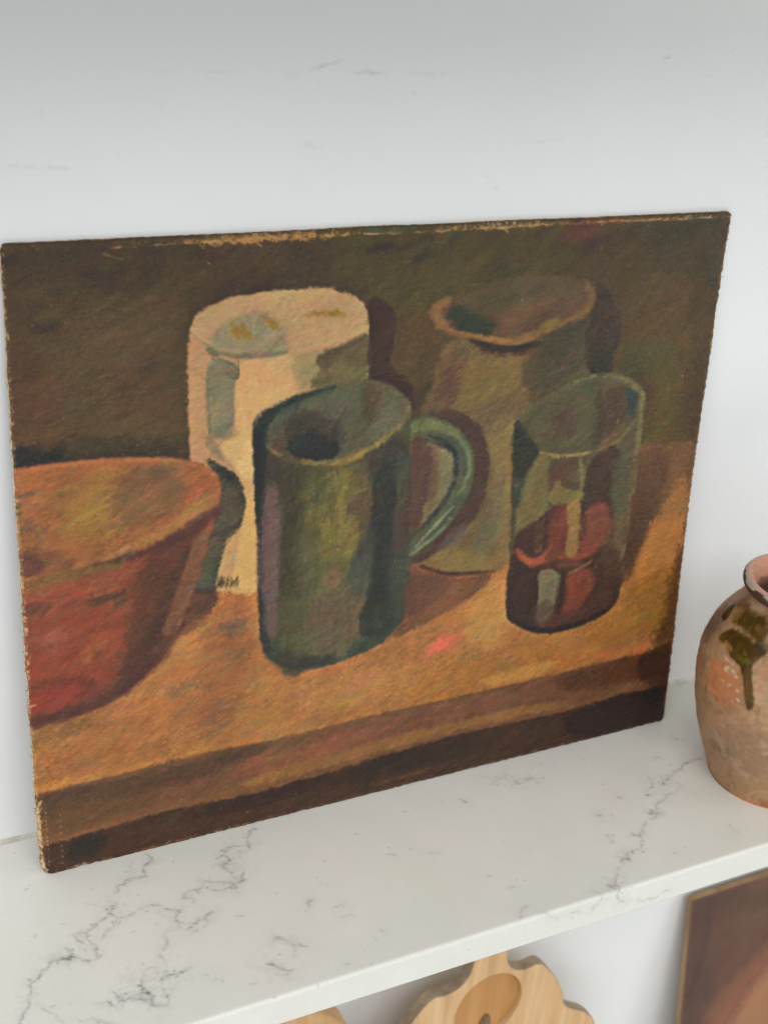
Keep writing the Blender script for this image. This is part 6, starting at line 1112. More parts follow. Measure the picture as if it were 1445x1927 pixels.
VEINS = [
(1.6,0.6,[(218.2,44.0),(220.3,51.7),(212.4,57.7),(212.1,65.5),(205.9,64.2),(198.5,64.2),(191.7,67.5),(188.4,73.7)]),
(1.0,0.45,[(205.6,48.3),(210.2,47.8),(205.4,56.2),(200.8,56.6)]),
(1.8,0.75,[(180.0,83.2),(184.4,83.6),(180.9,84.6)]),
(1.8,0.7,[(180.8,87.7),(183.8,94.1),(179.0,91.1),(170.9,95.1),(165.9,98.2),(158.3,98.2)]),
(1.6,0.6,[(165.9,98.2),(162.8,106.9),(163.9,115.2),(163.7,122.9),(157.5,123.2),(151.2,116.9),(144.3,115.4)]),
(1.0,0.5,[(155.8,100.1),(159.6,108.6),(156.1,101.3)]),
(1.2,0.5,[(169.8,108.7),(174.1,103.4),(179.8,100.6),(188.9,96.1),(198.8,91.6),(211.2,93.4)]),
(1.8,0.75,[(144.3,115.4),(151.5,116.0),(143.6,115.7),(130.6,120.0),(123.6,127.3),(119.7,135.7)]),
(1.6,0.6,[(118.7,139.8),(117.0,144.4),(113.0,148.0),(109.7,154.4)]),
(1.2,0.5,[(148.3,108.0),(151.3,114.0),(148.6,116.8)]),
(1.8,0.7,[(293.9,45.5),(288.8,52.2),(285.0,57.9),(284.3,63.6)]),
(1.4,0.5,[(283.7,61.0),(275.4,57.8),(270.5,58.3)]),
(2.2,0.75,[(269.7,60.4),(263.3,64.9),(268.7,69.3),(263.8,72.0)]),
(1.4,0.65,[(260.7,72.0),(262.5,79.5),(264.6,87.1)]),
(1.6,0.75,[(273.7,82.7),(268.5,92.0),(262.1,92.8),(254.8,87.8),(246.5,83.4)]),
(1.5,0.65,[(261.6,98.1),(260.7,94.5),(253.6,95.0),(247.0,92.4)]),
(1.5,0.6,[(244.2,85.8),(237.8,88.8),(227.3,93.3)]),
(1.2,0.45,[(227.3,93.3),(232.9,94.4),(233.8,98.0)]),
(1.4,0.6,[(214.8,98.0),(219.9,102.1),(221.6,103.8)]),
(1.8,0.6,[(221.6,103.8),(217.1,110.4),(217.5,115.6)]),
(1.6,0.65,[(221.1,119.1),(224.8,117.5),(233.4,115.8),(240.8,111.4)]),
(1.0,0.4,[(224.2,123.4),(232.4,120.5),(240.5,110.2)]),
(1.8,0.65,[(206.6,118.4),(203.7,129.2),(200.0,138.4)]),
(1.2,0.4,[(195.5,141.4),(186.9,142.6),(182.7,147.5)]),
(3.0,0.8,[(180.7,149.5),(181.5,155.3),(183.8,160.8),(181.2,154.3)]),
(1.6,0.7,[(212.3,151.0),(205.7,152.1),(197.6,151.7),(192.7,153.4)]),
(1.2,0.5,[(193.2,151.8),(191.9,158.6),(197.9,162.9)]),
(1.6,0.65,[(164.6,152.1),(168.2,159.9),(177.8,162.9),(182.4,169.3),(189.8,173.1),(193.4,168.3)]),
(1.2,0.5,[(177.8,162.9),(184.0,164.5),(182.2,170.0)]),
(1.2,0.5,[(168.2,159.9),(166.5,165.4)]),
(1.2,0.4,[(123.5,148.8),(128.5,154.3),(132.4,163.7)]),
(1.4,0.5,[(141.0,164.6),(148.3,165.9),(156.3,173.5)]),
(1.6,0.4,[(152.3,156.1),(160.7,158.6),(162.1,162.7)]),
(1.0,0.5,[(267.7,146.8),(274.4,148.5)]),
(1.8,0.45,[(256.3,165.8),(259.7,166.2)]),
(1.8,0.45,[(262.6,173.2),(269.1,174.8),(259.7,176.7)]),
(1.2,0.4,[(273.9,153.3),(278.2,157.0),(274.8,161.6)]),
(1.4,0.4,[(301.4,124.7),(304.5,124.8)]),
(1.4,0.4,[(298.3,129.9),(298.2,132.0)]),
(1.4,0.4,[(218.2,160.0),(225.5,161.0),(222.4,165.4)]),
(1.0,0.35,[(240.3,175.5),(245.3,176.9)]),
(1.0,0.4,[(254.9,121.2),(257.5,122.2)]),
(1.6,0.75,[(646.7,93.1),(635.2,92.9),(629.1,93.3),(618.2,98.5),(608.4,102.6),(597.9,109.0)]),
(1.2,0.4,[(597.9,109.0),(605.4,104.1),(609.6,113.3)]),
(1.4,0.5,[(606.5,117.3),(589.0,123.1),(577.5,126.2),(570.4,133.2)]),
(1.6,0.6,[(565.5,130.1),(569.7,134.1),(574.7,136.0),(565.6,138.5),(556.6,142.1),(549.9,148.8)]),
(1.4,0.6,[(541.7,148.0),(545.1,150.4),(545.3,156.2),(542.0,159.5),(532.1,161.2),(525.5,163.1),(519.8,166.4)]),
(1.6,0.65,[(519.8,166.4),(511.0,173.8),(504.3,179.7),(499.0,186.0)]),
(1.6,0.6,[(499.0,186.0),(495.4,187.7),(493.3,184.8)]),
(1.4,0.7,[(499.7,186.2),(497.7,197.0),(500.8,201.5),(506.9,203.3)]),
(1.4,0.5,[(516.5,205.1),(526.3,207.5),(536.3,206.4),(542.9,205.0)]),
(1.2,0.4,[(480.1,183.8),(484.2,188.4),(484.6,194.3),(481.3,198.4),(477.8,201.1)]),
(2.2,0.5,[(611.3,78.6),(615.8,80.3)]),
(2.2,0.5,[(578.2,115.4),(580.7,115.1)]),
(2.4,0.4,[(592.9,100.7),(584.8,109.1)]),
(2.4,0.4,[(529.6,120.5),(532.7,122.4)]),
(2.0,0.35,[(554.7,110.2),(558.2,109.1)]),
(2.2,0.5,[(495.0,69.1),(496.9,70.3)]),
(2.2,0.5,[(506.0,65.6),(508.5,67.8)]),
(1.4,0.35,[(474.6,62.6),(481.1,57.5),(488.7,56.5),(494.5,60.0),(494.2,67.5)]),
(1.6,0.45,[(522.7,143.0),(523.0,149.9)]),
(1.2,0.5,[(420.8,190.2),(426.4,183.7),(432.6,181.2)]),
(1.2,0.4,[(437.7,189.1),(442.2,192.8)]),
(1.8,0.5,[(522.8,168.0),(523.9,168.9)]),
(2.4,0.4,[(643.6,64.4),(647.9,66.6)]),
(1.2,0.4,[(444.2,195.2),(454.0,197.7),(466.9,198.7)]),
(1.2,0.3,[(616.8,162.8),(616.4,174.4)]),
(1.4,0.45,[(300.7,123.9),(299.6,129.9)]),
(1.4,0.45,[(314.8,135.9),(321.4,135.3)]),
(1.2,0.4,[(315.3,146.7),(322.2,145.2)]),
(1.8,0.4,[(267.1,146.0),(274.6,151.1)]),
(2.4,0.4,[(254.1,163.5),(258.7,166.4),(264.4,173.4)]),
(1.2,0.4,[(371.7,104.0),(373.3,105.8)]),
(1.2,0.4,[(395.8,113.3),(402.9,114.4)]),
(1.6,0.5,[(495.8,69.2),(507.2,66.5)]),
(1.4,0.35,[(474.9,53.0),(489.0,58.3),(494.3,68.6)]),
(1.6,0.6,[(445.8,72.6),(447.9,73.9)]),
(1.2,0.4,[(299.9,182.9),(303.6,184.4)]),
(1.2,0.4,[(430.2,162.6),(433.5,162.8)]),
(1.2,0.35,[(333.3,164.3),(333.3,167.4)]),
(2.2,0.3,[(280.8,157.5),(286.1,160.7)]),
(1.2,0.3,[(318.1,113.1),(318.9,116.7)])]
SCUFFS = [
(1.6,0.3,[(275.8,124.4),(284.5,122.3)]),
(1.0,0.2,[(281.3,123.5),(295.8,119.3)]),
(0.8,0.22,[(276.4,123.5),(292.6,120.5)]),
(1.4,0.12,[(185.2,126.0),(197.0,125.3)]),
(1.2,0.1,[(209.0,125.8),(230.4,125.6)]),
(2.0,0.16,[(301.3,125.4),(314.9,125.6),(323.4,125.5)]),
(1.2,0.14,[(311.3,123.8),(315.0,126.7)]),
(1.2,0.1,[(335.6,126.0),(374.9,126.0)]),
(4.0,0.14,[(341.9,136.2),(344.6,138.0)]),
(1.2,0.4,[(353.1,151.2),(353.9,151.8)]),
(1.6,0.22,[(522.3,115.2),(526.4,114.8)]),
(1.2,0.18,[(188.2,141.4),(188.9,145.3)]),
(1,0.1,[(125.2,146.1),(125.0,150.7)]),
(1.2,0.22,[(121.8,98.1),(124.0,97.0)]),
(2.0,0.1,[(102.1,174.7),(138.4,175.8)]),
(1.4,0.22,[(398.5,187.4),(400.9,188.1)]),
(1.2,0.1,[(270.8,167.0),(287.5,167.3)]),
(1,0.12,[(281.7,129.9),(283.9,132.8)]),
(1.6,0.12,[(164.0,169.3),(166.4,170.2)]),
(1,0.08,[(448.9,138.6),(461.8,143.5)]),
(1.2,0.1,[(262.0,127.1),(268.4,127.0)]),
(1.0,0.3,[(407.3,194.9),(408.2,195.6)]),
(1.4,0.1,[(554.7,125.1),(563.8,126.4)]),
(1,0.08,[(421.9,166.2),(453.5,165.4)]),
(1.2,0.15,[(275.6,164.7),(279.0,164.8)]),
(1,0.1,[(262.1,129.4),(271.6,125.9)]),
(2,0.2,[(667.6,342.5),(670.5,343.6)]),
(1.2,0.2,[(575.3,109.9),(577.3,108.9)])]
VOPS = [
('P',(120,96,80),9,0.9,0,[(47.5,48.7),(52.0,26.5),(49.3,13.6),(49.9,9.4),(77.4,19.2),(81.7,34.3),(79.2,44.4)]),
('P',(200,130,86),9,0.9,0,[(90.7,54.2),(98.9,44.8),(111.9,40.0),(123.6,40.2),(132.6,56.3),(123.3,70.2),(101.8,78.4)]),
('P',(206,128,76),6,0.7,0,[(93.4,53.9),(102.0,45.7),(112.6,54.2),(103.3,65.8)]),
('P',(196,150,116),7,0.8,0,[(129.6,35.2),(136.8,23.4),(149.6,56.4),(140.1,60.8)]),
('P',(172,120,98),5,0.5,0,[(134.6,42.5),(140.5,37.8),(144.9,50.6),(139.4,53.0)]),
('P',(184,142,110),9,0.7,0,[(95.8,90.0),(140.9,64.5),(151.2,63.9),(154.4,80.2),(100.9,104.7)]),
('P',(160,130,104),9,0.8,0,[(95.2,108.6),(153.3,74.7),(162.0,121.6),(108.3,140.5)]),
('P',(128,108,84),6,0.6,0,[(113.6,113.6),(127.4,102.9),(131.2,113.9),(116.7,124.9)]),
('P',(204,124,80),4,0.8,0,[(125.6,155.7),(146.4,153.2),(168.3,149.0),(170.3,155.9),(146.3,156.0),(127.8,155.9)]),
('P',(190,174,156),4,0.95,0,[(63.8,6.7),(84.5,4.5),(111.1,0.5),(114.8,4.5),(101.7,7.5),(80.3,7.6)]),
('P',(104,70,36),3,0.9,0.6,[(62.8,14.0),(61.1,7.9),(83.1,7.9),(103.4,8.1),(116.1,5.2),(124.2,10.5),(90.9,12.9),(74.0,14.9)]),
('P',(46,30,18),2,0.97,0.9,[(69.8,26.3),(60.6,20.1),(64.3,14.9),(75.8,17.0),(80.7,24.1),(76.0,26.6)]),
('P',(78,58,16),2.4,0.97,0.9,[(82.3,21.8),(84.4,15.8),(84.7,11.4),(104.1,8.5),(118.6,6.7),(129.1,14.3),(126.8,20.3),(109.5,18.9),(93.0,19.9)]),
('P',(150,116,62),2.5,0.8,0.5,[(79.5,19.6),(81.5,12.8),(90.9,12.9),(91.5,18.0),(85.1,21.1)]),
('P',(160,120,70),2,0.7,0.4,[(107.9,13.6),(117.5,12.5),(129.1,14.3),(121.6,15.6)]),
('P',(74,52,14),1.6,0.97,0.9,[(86.2,33.1),(88.8,28.6),(96.4,22.9),(108.0,20.7),(124.3,21.2),(135.0,20.9),(136.8,23.4),(132.8,28.1),(130.7,31.1),(129.7,33.9),(133.1,41.9),(139.9,56.7),(139.6,63.8),(135.1,64.0),(129.5,50.0),(121.8,39.3),(112.7,37.7),(102.5,34.1),(92.0,34.0)]),
('P',(104,106,20),2,0.8,0.9,[(111.5,32.6),(120.0,32.2),(127.8,31.7),(131.0,25.4),(129.8,32.7),(119.4,36.2)]),
('P',(96,104,22),2,0.7,0.9,[(111.8,20.3),(126.4,19.9),(131.4,16.7),(134.3,20.0),(120.8,21.4)]),
('P',(90,98,24),1.6,0.7,0.9,[(86.7,32.8),(90.5,29.3),(95.9,29.1),(95.2,32.2)]),
('P',(188,140,84),2,0.8,0.3,[(92.8,33.5),(103.6,30.9),(111.5,32.6),(107.4,34.8),(98.2,34.5)]),
('P',(92,70,24),2,0.8,0.8,[(124.8,39.7),(129.6,35.2),(134.6,47.6),(139.2,57.1),(134.7,59.4),(129.8,49.9)]),
('S',(34,28,14),4,2,0.6,0.9,[(125.5,20.8),(134.1,21.1)]),
('S',(232,214,196),1.5,0.8,0.85,0,[(109.8,47.1),(111.3,47.1)]),
('S',(232,214,196),1.5,0.8,0.85,0,[(111.3,44.9),(112.7,44.9)]),
('S',(232,214,196),1.5,0.8,0.85,0,[(116.4,44.7),(117.8,44.7)]),
('S',(232,214,196),1.5,0.8,0.85,0,[(120.7,46.9),(122.0,47.0)]),
('S',(232,214,196),1.5,0.8,0.85,0,[(111.2,55.1),(112.5,55.1)]),
('S',(232,214,196),1.5,0.8,0.85,0,[(116.9,57.1),(118.1,57.2)]),
('S',(232,214,196),1.5,0.8,0.85,0,[(125.5,55.5),(126.7,55.6)]),
('S',(232,214,196),1.5,0.8,0.85,0,[(118.5,54.8),(119.8,54.8)]),
('S',(232,214,196),1.5,0.8,0.85,0,[(118.2,45.0),(119.5,45.1)]),
('S',(232,214,196),1.5,0.8,0.85,0,[(123.2,65.9),(124.4,66.0)]),
('S',(232,214,196),1.5,0.8,0.85,0,[(127.3,62.1),(128.4,62.3)]),
('S',(226,206,190),1.2,0.9,0.7,0.2,[(103.1,39.1),(109.5,40.7),(115.6,40.4)]),
('S',(120,90,76),2.5,1.5,0.6,0,[(108.6,71.7),(110.1,71.7)]),
('S',(92,72,52),3,2,0.6,0,[(94.8,154.9),(104.9,156.0),(123.2,156.0)]),
('S',(216,196,178),2,1.5,0.6,0,[(154.2,97.8),(157.0,95.0)]),
('S',(206,180,160),1.6,1.2,0.5,0,[(109.4,136.5),(113.3,135.8)]),
('S',(206,180,160),1.6,1.2,0.5,0,[(142.3,151.1),(152.2,142.4)]),
('P',(110,104,92),3,0.5,0,[(130.7,37.0),(134.8,34.1),(138.0,41.1),(134.6,42.5)])]
VPROF = [
(0,0.046),
(0.004,0.0475),
(0.01,0.05),
(0.018,0.053),
(0.03,0.0582),
(0.045,0.0632),
(0.06,0.067),
(0.075,0.0695),
(0.09,0.0707),
(0.102,0.0704),
(0.114,0.068),
(0.125,0.0636),
(0.134,0.0582),
(0.142,0.052),
(0.148,0.0462),
(0.152,0.043),
(0.156,0.0422)]
BOXES = [
((146,90,263,306),420,26,4.0,1.45),
((146,90,263,306),500,12,2.2,1.45),
((102,32,227,242),160,22,4,1.4),
((328,103,467,316),260,18,3.2,1.45),
((0,122,121,220),200,24,4,0.35),
((0,191,118,327),220,26,4,0.75),
((0,206,500,406),520,32,4.5,0.35),
((0,267,500,406),420,34,4,0.22),
((0,0,500,184),700,26,5,0.5),
((262,73,406,256),200,20,4,1.0)]
PAINT_GAIN = 0.910
# ------------------------------------------------------------------ materials
def mat_wall():
    M = Mat('wall_paint', .55, .3)
    M.base(M.mixc(M.vcol(), M.ramp(M.noise(2.3, 4), [(.35, (.93, .93, .93)), (.7, (1, 1, 1))]), 1.0, 'MULTIPLY'))
    b = M.bump(M.noise(420, 3, .6), .22, .0006)
    M.bump(M.noise(38, 2), .10, .003, b)
    return M.m
def mat_quartz():
    M = Mat('quartz', .3, .45)
    sp = M.ramp(M.noise(900, 2, .7), [(.30, (.86, .86, .85)), (.48, (1, 1, 1))])
    cl = M.ramp(M.noise(9, 4), [(.35, (.965, .975, .95)), (.55, (1, .99, .985)), (.7, (.985, .965, .965))])
    c = M.mixc(M.mixc(M.vcol(), sp, .55, 'MULTIPLY'), cl, 1.0, 'MULTIPLY')
    M.base(c)
    r = M.ramp(M.noise(30, 3), [(.3, .30), (.7, .42)]); M.l(r, M.b.inputs['Roughness'])
    return M.m
def mat_oil():
    M = Mat('oil_paint', .45, .5)
    g = M.ramp(M.noise(1500, 2, .7), [(.28, (.80, .79, .78)), (.52, (1, 1, 1)), (.72, (1.12, 1.1, 1.06))])
    M.base(M.mixc(M.vcol(), g, .75, 'MULTIPLY'))
    M.l(M.ramp(M.noise(60, 4), [(.3, .34), (.7, .58)]), M.b.inputs['Roughness'])
    b = M.bump(M.noise(950, 2, .6), .75, .0008)
    M.bump(M.noise(260, 3, .6), .35, .0013, b)
    return M.m
def mat_vcol(name, rough, nscale, amount=.5, bump=.3, spec=.3, dist=.0006):
    M = Mat(name, rough, spec)
    g = M.ramp(M.noise(nscale, 4, .65), [(.3, (.78, .77, .76)), (.55, (1, 1, 1)), (.75, (1.1, 1.08, 1.05))])
    M.base(M.mixc(M.vcol(), g, amount, 'MULTIPLY'))
    M.bump(M.noise(nscale*1.3, 3, .6), bump, dist)
    return M.m
def mat_clay():
    M = Mat('clay_and_glaze', .7, .4)
    g = M.ramp(M.noise(260, 5, .7), [(.28, (.66, .64, .62)), (.5, (1, 1, 1)), (.74, (1.12, 1.1, 1.08))])
    g2 = M.ramp(M.noise(45, 4, .6), [(.3, (.84, .84, .85)), (.6, (1.04, 1.02, 1))])
    M.base(M.mixc(M.mixc(M.vcol(), g, .6, 'MULTIPLY'), g2, .8, 'MULTIPLY'))
    a = M.n('ShaderNodeAttribute', attribute_name='gloss')
    M.l(M.ramp(a.outputs['Fac'], [(0, .62), (.25, .42), (.9, .12)]), M.b.inputs['Roughness'])
    M.bump(M.noise(300, 4, .65), .28, .0006)
    return M.m
def mat_wood(name, a, b, c, scale=1., rough=.5):
    M = Mat(name, rough, .35)
    v = M.coord((60*scale, 60*scale, 5*scale))
    x = M.noise(1.0, 6, .62, v)
    col = M.ramp(x, [(.30, a), (.5, b), (.68, c)])
    v2 = M.coord((500, 500, 12))
    f = M.ramp(M.noise(1.0, 3, .6, v2), [(.35, (.82, .80, .78)), (.6, (1, 1, 1))])
    M.base(M.mixc(col, f, .6, 'MULTIPLY')); M.bump(x, .15, .001)
    return M.m
WALL, QUARTZ, OIL, CLAY = mat_wall(), mat_quartz(), mat_oil(), mat_clay()
EDGE = mat_vcol('worn_canvas_edge', .8, 1400, .7, .5)
# ------------------------------------------------------------------ wall (y = 0), with its scuffs
p = Painter(900, 240, 1.2, (255, 255, 255), 21)
base_white = .83
for wd, al, pts in SCUFFS:
    n = max(2, int(np.hypot(*(np.array(pts[-1])-pts[0]))/4))
    q = np.stack([np.interp(np.linspace(0, 1, n), np.linspace(0, 1, len(pts)), [a[k] for a in pts]) for k in (0, 1)], 1)
    for a, b in zip(q[:-1], q[1:]):
        p.stroke((95, 92, 92), [a+p.rng.normal(0, .4, 2), b+p.rng.normal(0, .4, 2)], wd*.55*p.rng.uniform(.4, 1.2), .7, min(1, al*.8*p.rng.uniform(.1, 1.1)), .4)
xs = np.concatenate([np.linspace(-2.2, -.36, 14), -.35+np.arange(p.nx)*.0012, np.linspace(.56, 2.4, 14)])
zs = np.concatenate([np.linspace(1.8, .63, 8), .62-np.arange(p.ny)*.0012, np.linspace(.37, -1.0, 14)])
colr = np.ones((len(zs), len(xs), 3), np.float32); colr[8:8+p.ny, 14:14+p.nx] = p.c
co = np.zeros((len(zs), len(xs), 3)); co[..., 0] = xs[None]; co[..., 2] = zs[:, None]
tint = np.array([.83, .835, .835])
wall = tag(link('wall', grid_mesh('wall', co, srgb(colr)*tint), WALL), kind='structure')
# ------------------------------------------------------------------ quartz shelf with traced veins
D = 191.96; TH = 22.5; RB = 2.2
p = Painter(800, D+TH, .8, (255, 255, 255), 8)
p.c[:] = np.array((1, 1, 1))
cloud = p.noise(40)*.5+p.noise(16)*.4+p.noise(5)*.25
for wd, al, pts in VEINS:
    q = np.asarray(pts, float)
    if len(q) > 1:      # wander between the traced points
        for lvl in range(2):
            mid = (q[:-1]+q[1:])/2+p.rng.normal(0, 1, (len(q)-1, 2))*np.linalg.norm(q[1:]-q[:-1], axis=1)[:, None]*.13
            nq = np.empty((len(q)*2-1, 2)); nq[::2] = q; nq[1::2] = mid; q = nq
    p.stroke((184, 186, 186), q, wd*5.0, 4.5, al*.14, 1.4); p.stroke((164, 167, 168), q, wd*1.3, 1.4, al*.2, 1.4)
    for a, b in zip(q[:-1], q[1:]):
        k = p.rng.uniform()
        p.stroke((118, 121, 123), [a, b], wd*p.rng.uniform(.2, .65), .7, al*(.66 if k > .4 else .18)*p.rng.uniform(.4, 1), .9)
        if k > .86:
            e = a+p.rng.normal(0, 2.2, 2); p.stroke((110, 112, 114), [e, e+p.rng.normal(0, .9, 2)], wd*.6, .7, al*.6, .6)
for i in range(170):
    x, y = p.rng.uniform(0, 800), p.rng.uniform(0, D+TH)
    p.stroke((105, 104, 102), [(x, y), (x+p.rng.normal(0, 1.2), y+p.rng.normal(0, 1.0))], p.rng.uniform(.4, .9), .5, p.rng.uniform(.06, .4), .4)
base_q = np.array([.755, .745, .695])
ccol = srgb(p.c)*base_q*(1+cloud[..., None]*np.array([.016, .018, .022]))
# profile: along the top, round the arris, down the front, back underneath
ys = np.arange(p.ny)*.8
def prof(s):
    if s < D-RB: return -s, 0.
    a = RB*math.pi/2
    if s < D-RB+a:
        t = (s-D+RB)/RB; return -(D-RB+RB*math.sin(t)), -(RB-RB*math.cos(t))
    return -D, -(RB+(s-D+RB-a))
pr = np.array([prof(s) for s in ys]); zend = -TH
pr = pr[pr[:, 1] > zend+.3]; ccol = ccol[:len(pr)]
pr = np.concatenate([pr, [(-D, zend+.25), (-D+.6, zend), (0, zend)]]); ccol = np.concatenate([ccol, ccol[-1:], ccol[-1:], ccol[-1:]])
xs = np.concatenate([np.linspace(-2.2, -.405, 6), -.40+np.arange(p.nx)*.0008, np.linspace(.405, 2.4, 6)])
cc = np.empty((len(pr), len(xs), 3), np.float32); cc[:] = base_q; cc[:, 6:6+p.nx] = ccol
co = np.empty((len(pr), len(xs), 3)); co[..., 0] = xs[None]; co[..., 1] = pr[:, :1]/1000; co[..., 2] = pr[:, 1:]/1000
shelf = tag(link('marble_shelf', grid_mesh('marble_shelf', co, cc), QUARTZ, smooth=True), kind='structure')
# sealant bead where shelf meets wall
CAULK = Mat('caulk', .5, .3); CAULK.base(CAULK.ramp(CAULK.noise(60, 4), [(.35, (.50, .46, .38)), (.6, (.74, .72, .66))])); CAULK.bump(CAULK.noise(150, 3), .4, .001)
rng = np.random.default_rng(5); nx = 900; bx = np.linspace(-1.2, 1.4, nx)
rr = .0026+np.interp(np.arange(nx), np.arange(0, nx, 9), rng.normal(0, .00035, len(range(0, nx, 9))))
t = np.linspace(0, math.pi/2, 6)
co = np.stack([np.stack([bx, -(rr*(1-math.sin(a)*.75)), rr*(1-math.cos(a)*.75)], 1) for a in t])
co = np.concatenate([np.stack([bx, -rr*1.25, 0*bx], 1)[None], co, np.stack([bx, 0*bx, rr*1.3], 1)[None]])
link('caulk_bead', grid_mesh('caulk_bead', co), CAULK.m, shelf, True)
# surface the lower things stand on, below the picture
bm = bmesh.new(); bmesh.ops.create_cube(bm, size=1)
bmesh.ops.scale(bm, vec=(4.6, .62, .03), verts=bm.verts); bmesh.ops.translate(bm, vec=(.1, -.31, -.575), verts=bm.verts)
bmesh.ops.bevel(bm, geom=bm.edges[:], offset=.003, segments=2)
me = bpy.data.meshes.new('lower_shelf'); bm.to_mesh(me); bm.free(); colour(me, np.tile(base_q, (len(me.vertices), 1)))
tag(link('lower_shelf', me, QUARTZ), kind='structure')
# added unseen slab, just above the picture: it shades the top of the wall
bm = bmesh.new(); bmesh.ops.create_cube(bm, size=1)
bmesh.ops.scale(bm, vec=(4.6, .25, .0225), verts=bm.verts); bmesh.ops.translate(bm, vec=(.1, -.125, .603), verts=bm.verts)
bmesh.ops.bevel(bm, geom=bm.edges[:], offset=.002, segments=2)
me = bpy.data.meshes.new('wall_shade_slab'); bm.to_mesh(me); bm.free(); colour(me, np.tile(base_q, (len(me.vertices), 1)))
tag(link('wall_shade_slab', me, QUARTZ), kind='structure')
# ------------------------------------------------------------------ the painting
BW, BH, STEP = 500., 406.15, .6
p = Painter(BW, BH, STEP, (82, 64, 44), 3); p.dry = .22
for o in STILL:
    if o[0] == 'P': p.poly(o[1], o[4], o[2], o[3], o[5], o[6])
    elif o[0] == 'S': p.stroke(o[1], o[5], o[2], o[3], o[4], o[6])
for box, n, L, Wd, an in BOXES: p.brush(n, L, Wd, an, .22, .6, .07, box)
for box, n, L, Wd, an in BOXES: p.brush(int(n*1.1), L*.7, Wd*.45, an, .25, .8, .10, box)
p.brush(1800, 22, 4.5, .45, .45, .5, .05); p.brush(6500, 10, 2.2, .5, .6, .5, .06); p.brush(6000, 5.5, 1.3, .5, .7, .6, .085)
for ch in range(3):      # crisp up the edges the brush has softened
    c0 = p.c[..., ch].copy(); p.c[..., ch] = c0+.40*(c0-p.blur(c0, 3))+.28*(c0-p.blur(c0, 12))
np.clip(p.c, .03, 1, out=p.c)
finish(p)
p.c += (p.c-.35)*.17; np.clip(p.c, .02, 1, out=p.c)
lum = p.c.mean(-1, keepdims=True)
alb = np.maximum(srgb(np.clip(p.c, 0, 1))*PAINT_GAIN*(1-np.clip((lum-.5)/.25, 0, 1)*np.array([.26, .29, .32]))-np.array([.0015, .0035, .0085]), .003)
X, Y = np.meshgrid(np.arange(p.nx)*STEP, np.arange(p.ny)*STEP)
X = X*BW/X.max(); Y = Y*BH/Y.max()
def edge_noise(n, cell, amp, seed):
    r = np.random.default_rng(seed); k = int(n/cell)+3
    return np.interp(np.arange(n)/cell, np.arange(k), r.normal(0, amp, k))
u = X/BW; v = Y/BH
fallR = np.clip((X-(BW-60))/60, 0, 1)**2; fallL = np.clip((60-X)/60, 0, 1)**2
bow = np.interp(v[:, 0], [0, .08, .25, .45, .6, .8, 1], [0, -1.2, -2.4, -3.6, -3.0, -1.0, 0])
bowl = np.interp(v[:, 0], [0, .3, .6, 1], [0, -.6, -1.0, 0])
nearR = np.clip((X-(BW-2.4))/2.4, 0, 1); nearL = np.clip((2.4-X)/2.4, 0, 1); nearB = np.clip((Y-(BH-2.4))/2.4, 0, 1); nearT = np.clip((2.4-Y)/2.4, 0, 1)
jr = (edge_noise(p.ny, 3, .30, 1)+edge_noise(p.ny, 40, .25, 2))[:, None]; jl = (edge_noise(p.ny, 5, .18, 3)+edge_noise(p.ny, 30, .3, 4))[:, None]
jb = (edge_noise(p.nx, 4, .35, 5)+edge_noise(p.nx, 22, .35, 6))[None]; jt = (edge_noise(p.nx, 4, .12, 7)+edge_noise(p.nx, 90, .35, 8))[None]
PX = X+bow[:, None]*fallR+bowl[:, None]*fallL+jr*nearR+jl*nearL
PY = Y+np.minimum(jb, .35)*nearB+jt*nearT
# softly rounded corners
def rnd(px, py, cx, cy, r):
    dx = np.clip((r-np.abs(X-cx))/r, 0, 1); dy = np.clip((r-np.abs(Y-cy))/r, 0, 1)
    k = .29*r*(dx*dy)**1.5
    return px+k*(1 if cx < 1 else -1), py+k*(1 if cy < 1 else -1)
for cx, cy, r in ((0, BH, 9.), (BW, BH, 4.), (0, 0, 3.), (BW, 0, 4.)): PX, PY = rnd(PX, PY, cx, cy, r)
H = p.h-p.blur(p.h, 12); H = np.clip(H, -1.2, 1.2)*.34+p.noise(1.3)*.050+p.noise(2.6, 1.5, .7)*.060
dedge = np.minimum(np.minimum(X, BW-X), np.minimum(Y, BH-Y))
H = H-np.clip(1-dedge/1.6, 0, 1)**2*.9          # the canvas turns over at the border
# a faint warp of the whole board
H = H+1.2*np.sin(u*math.pi)*np.sin(v*math.pi)
zt = math.sqrt(BH**2-(41.65-4)**2)
TLc = np.array([-.25, -.004, zt/1000]); exv = np.array([1., 0, 0]); eyv = np.array([0, -(41.65-4), -zt])/BH; nv = np.array([0, -zt, 41.65-4])/BH
def board(px, py, h): return TLc+(px[..., None]*exv+py[..., None]*eyv+h[..., None]*nv)/1000
root = tag(empty('still_life_painting', (0, -.0416, 0)), 'unframed oil painting of mugs, a bowl and a glass, leaning against the white wall', 'painting')
inv = Vector((0, .0416, 0))
def child(name, me, mat, smooth=True):
    o = link(name, me, mat, root, smooth); o.location = inv; return o
child('painted_canvas', grid_mesh('painted_canvas', board(PX, PY, H), alb), OIL)
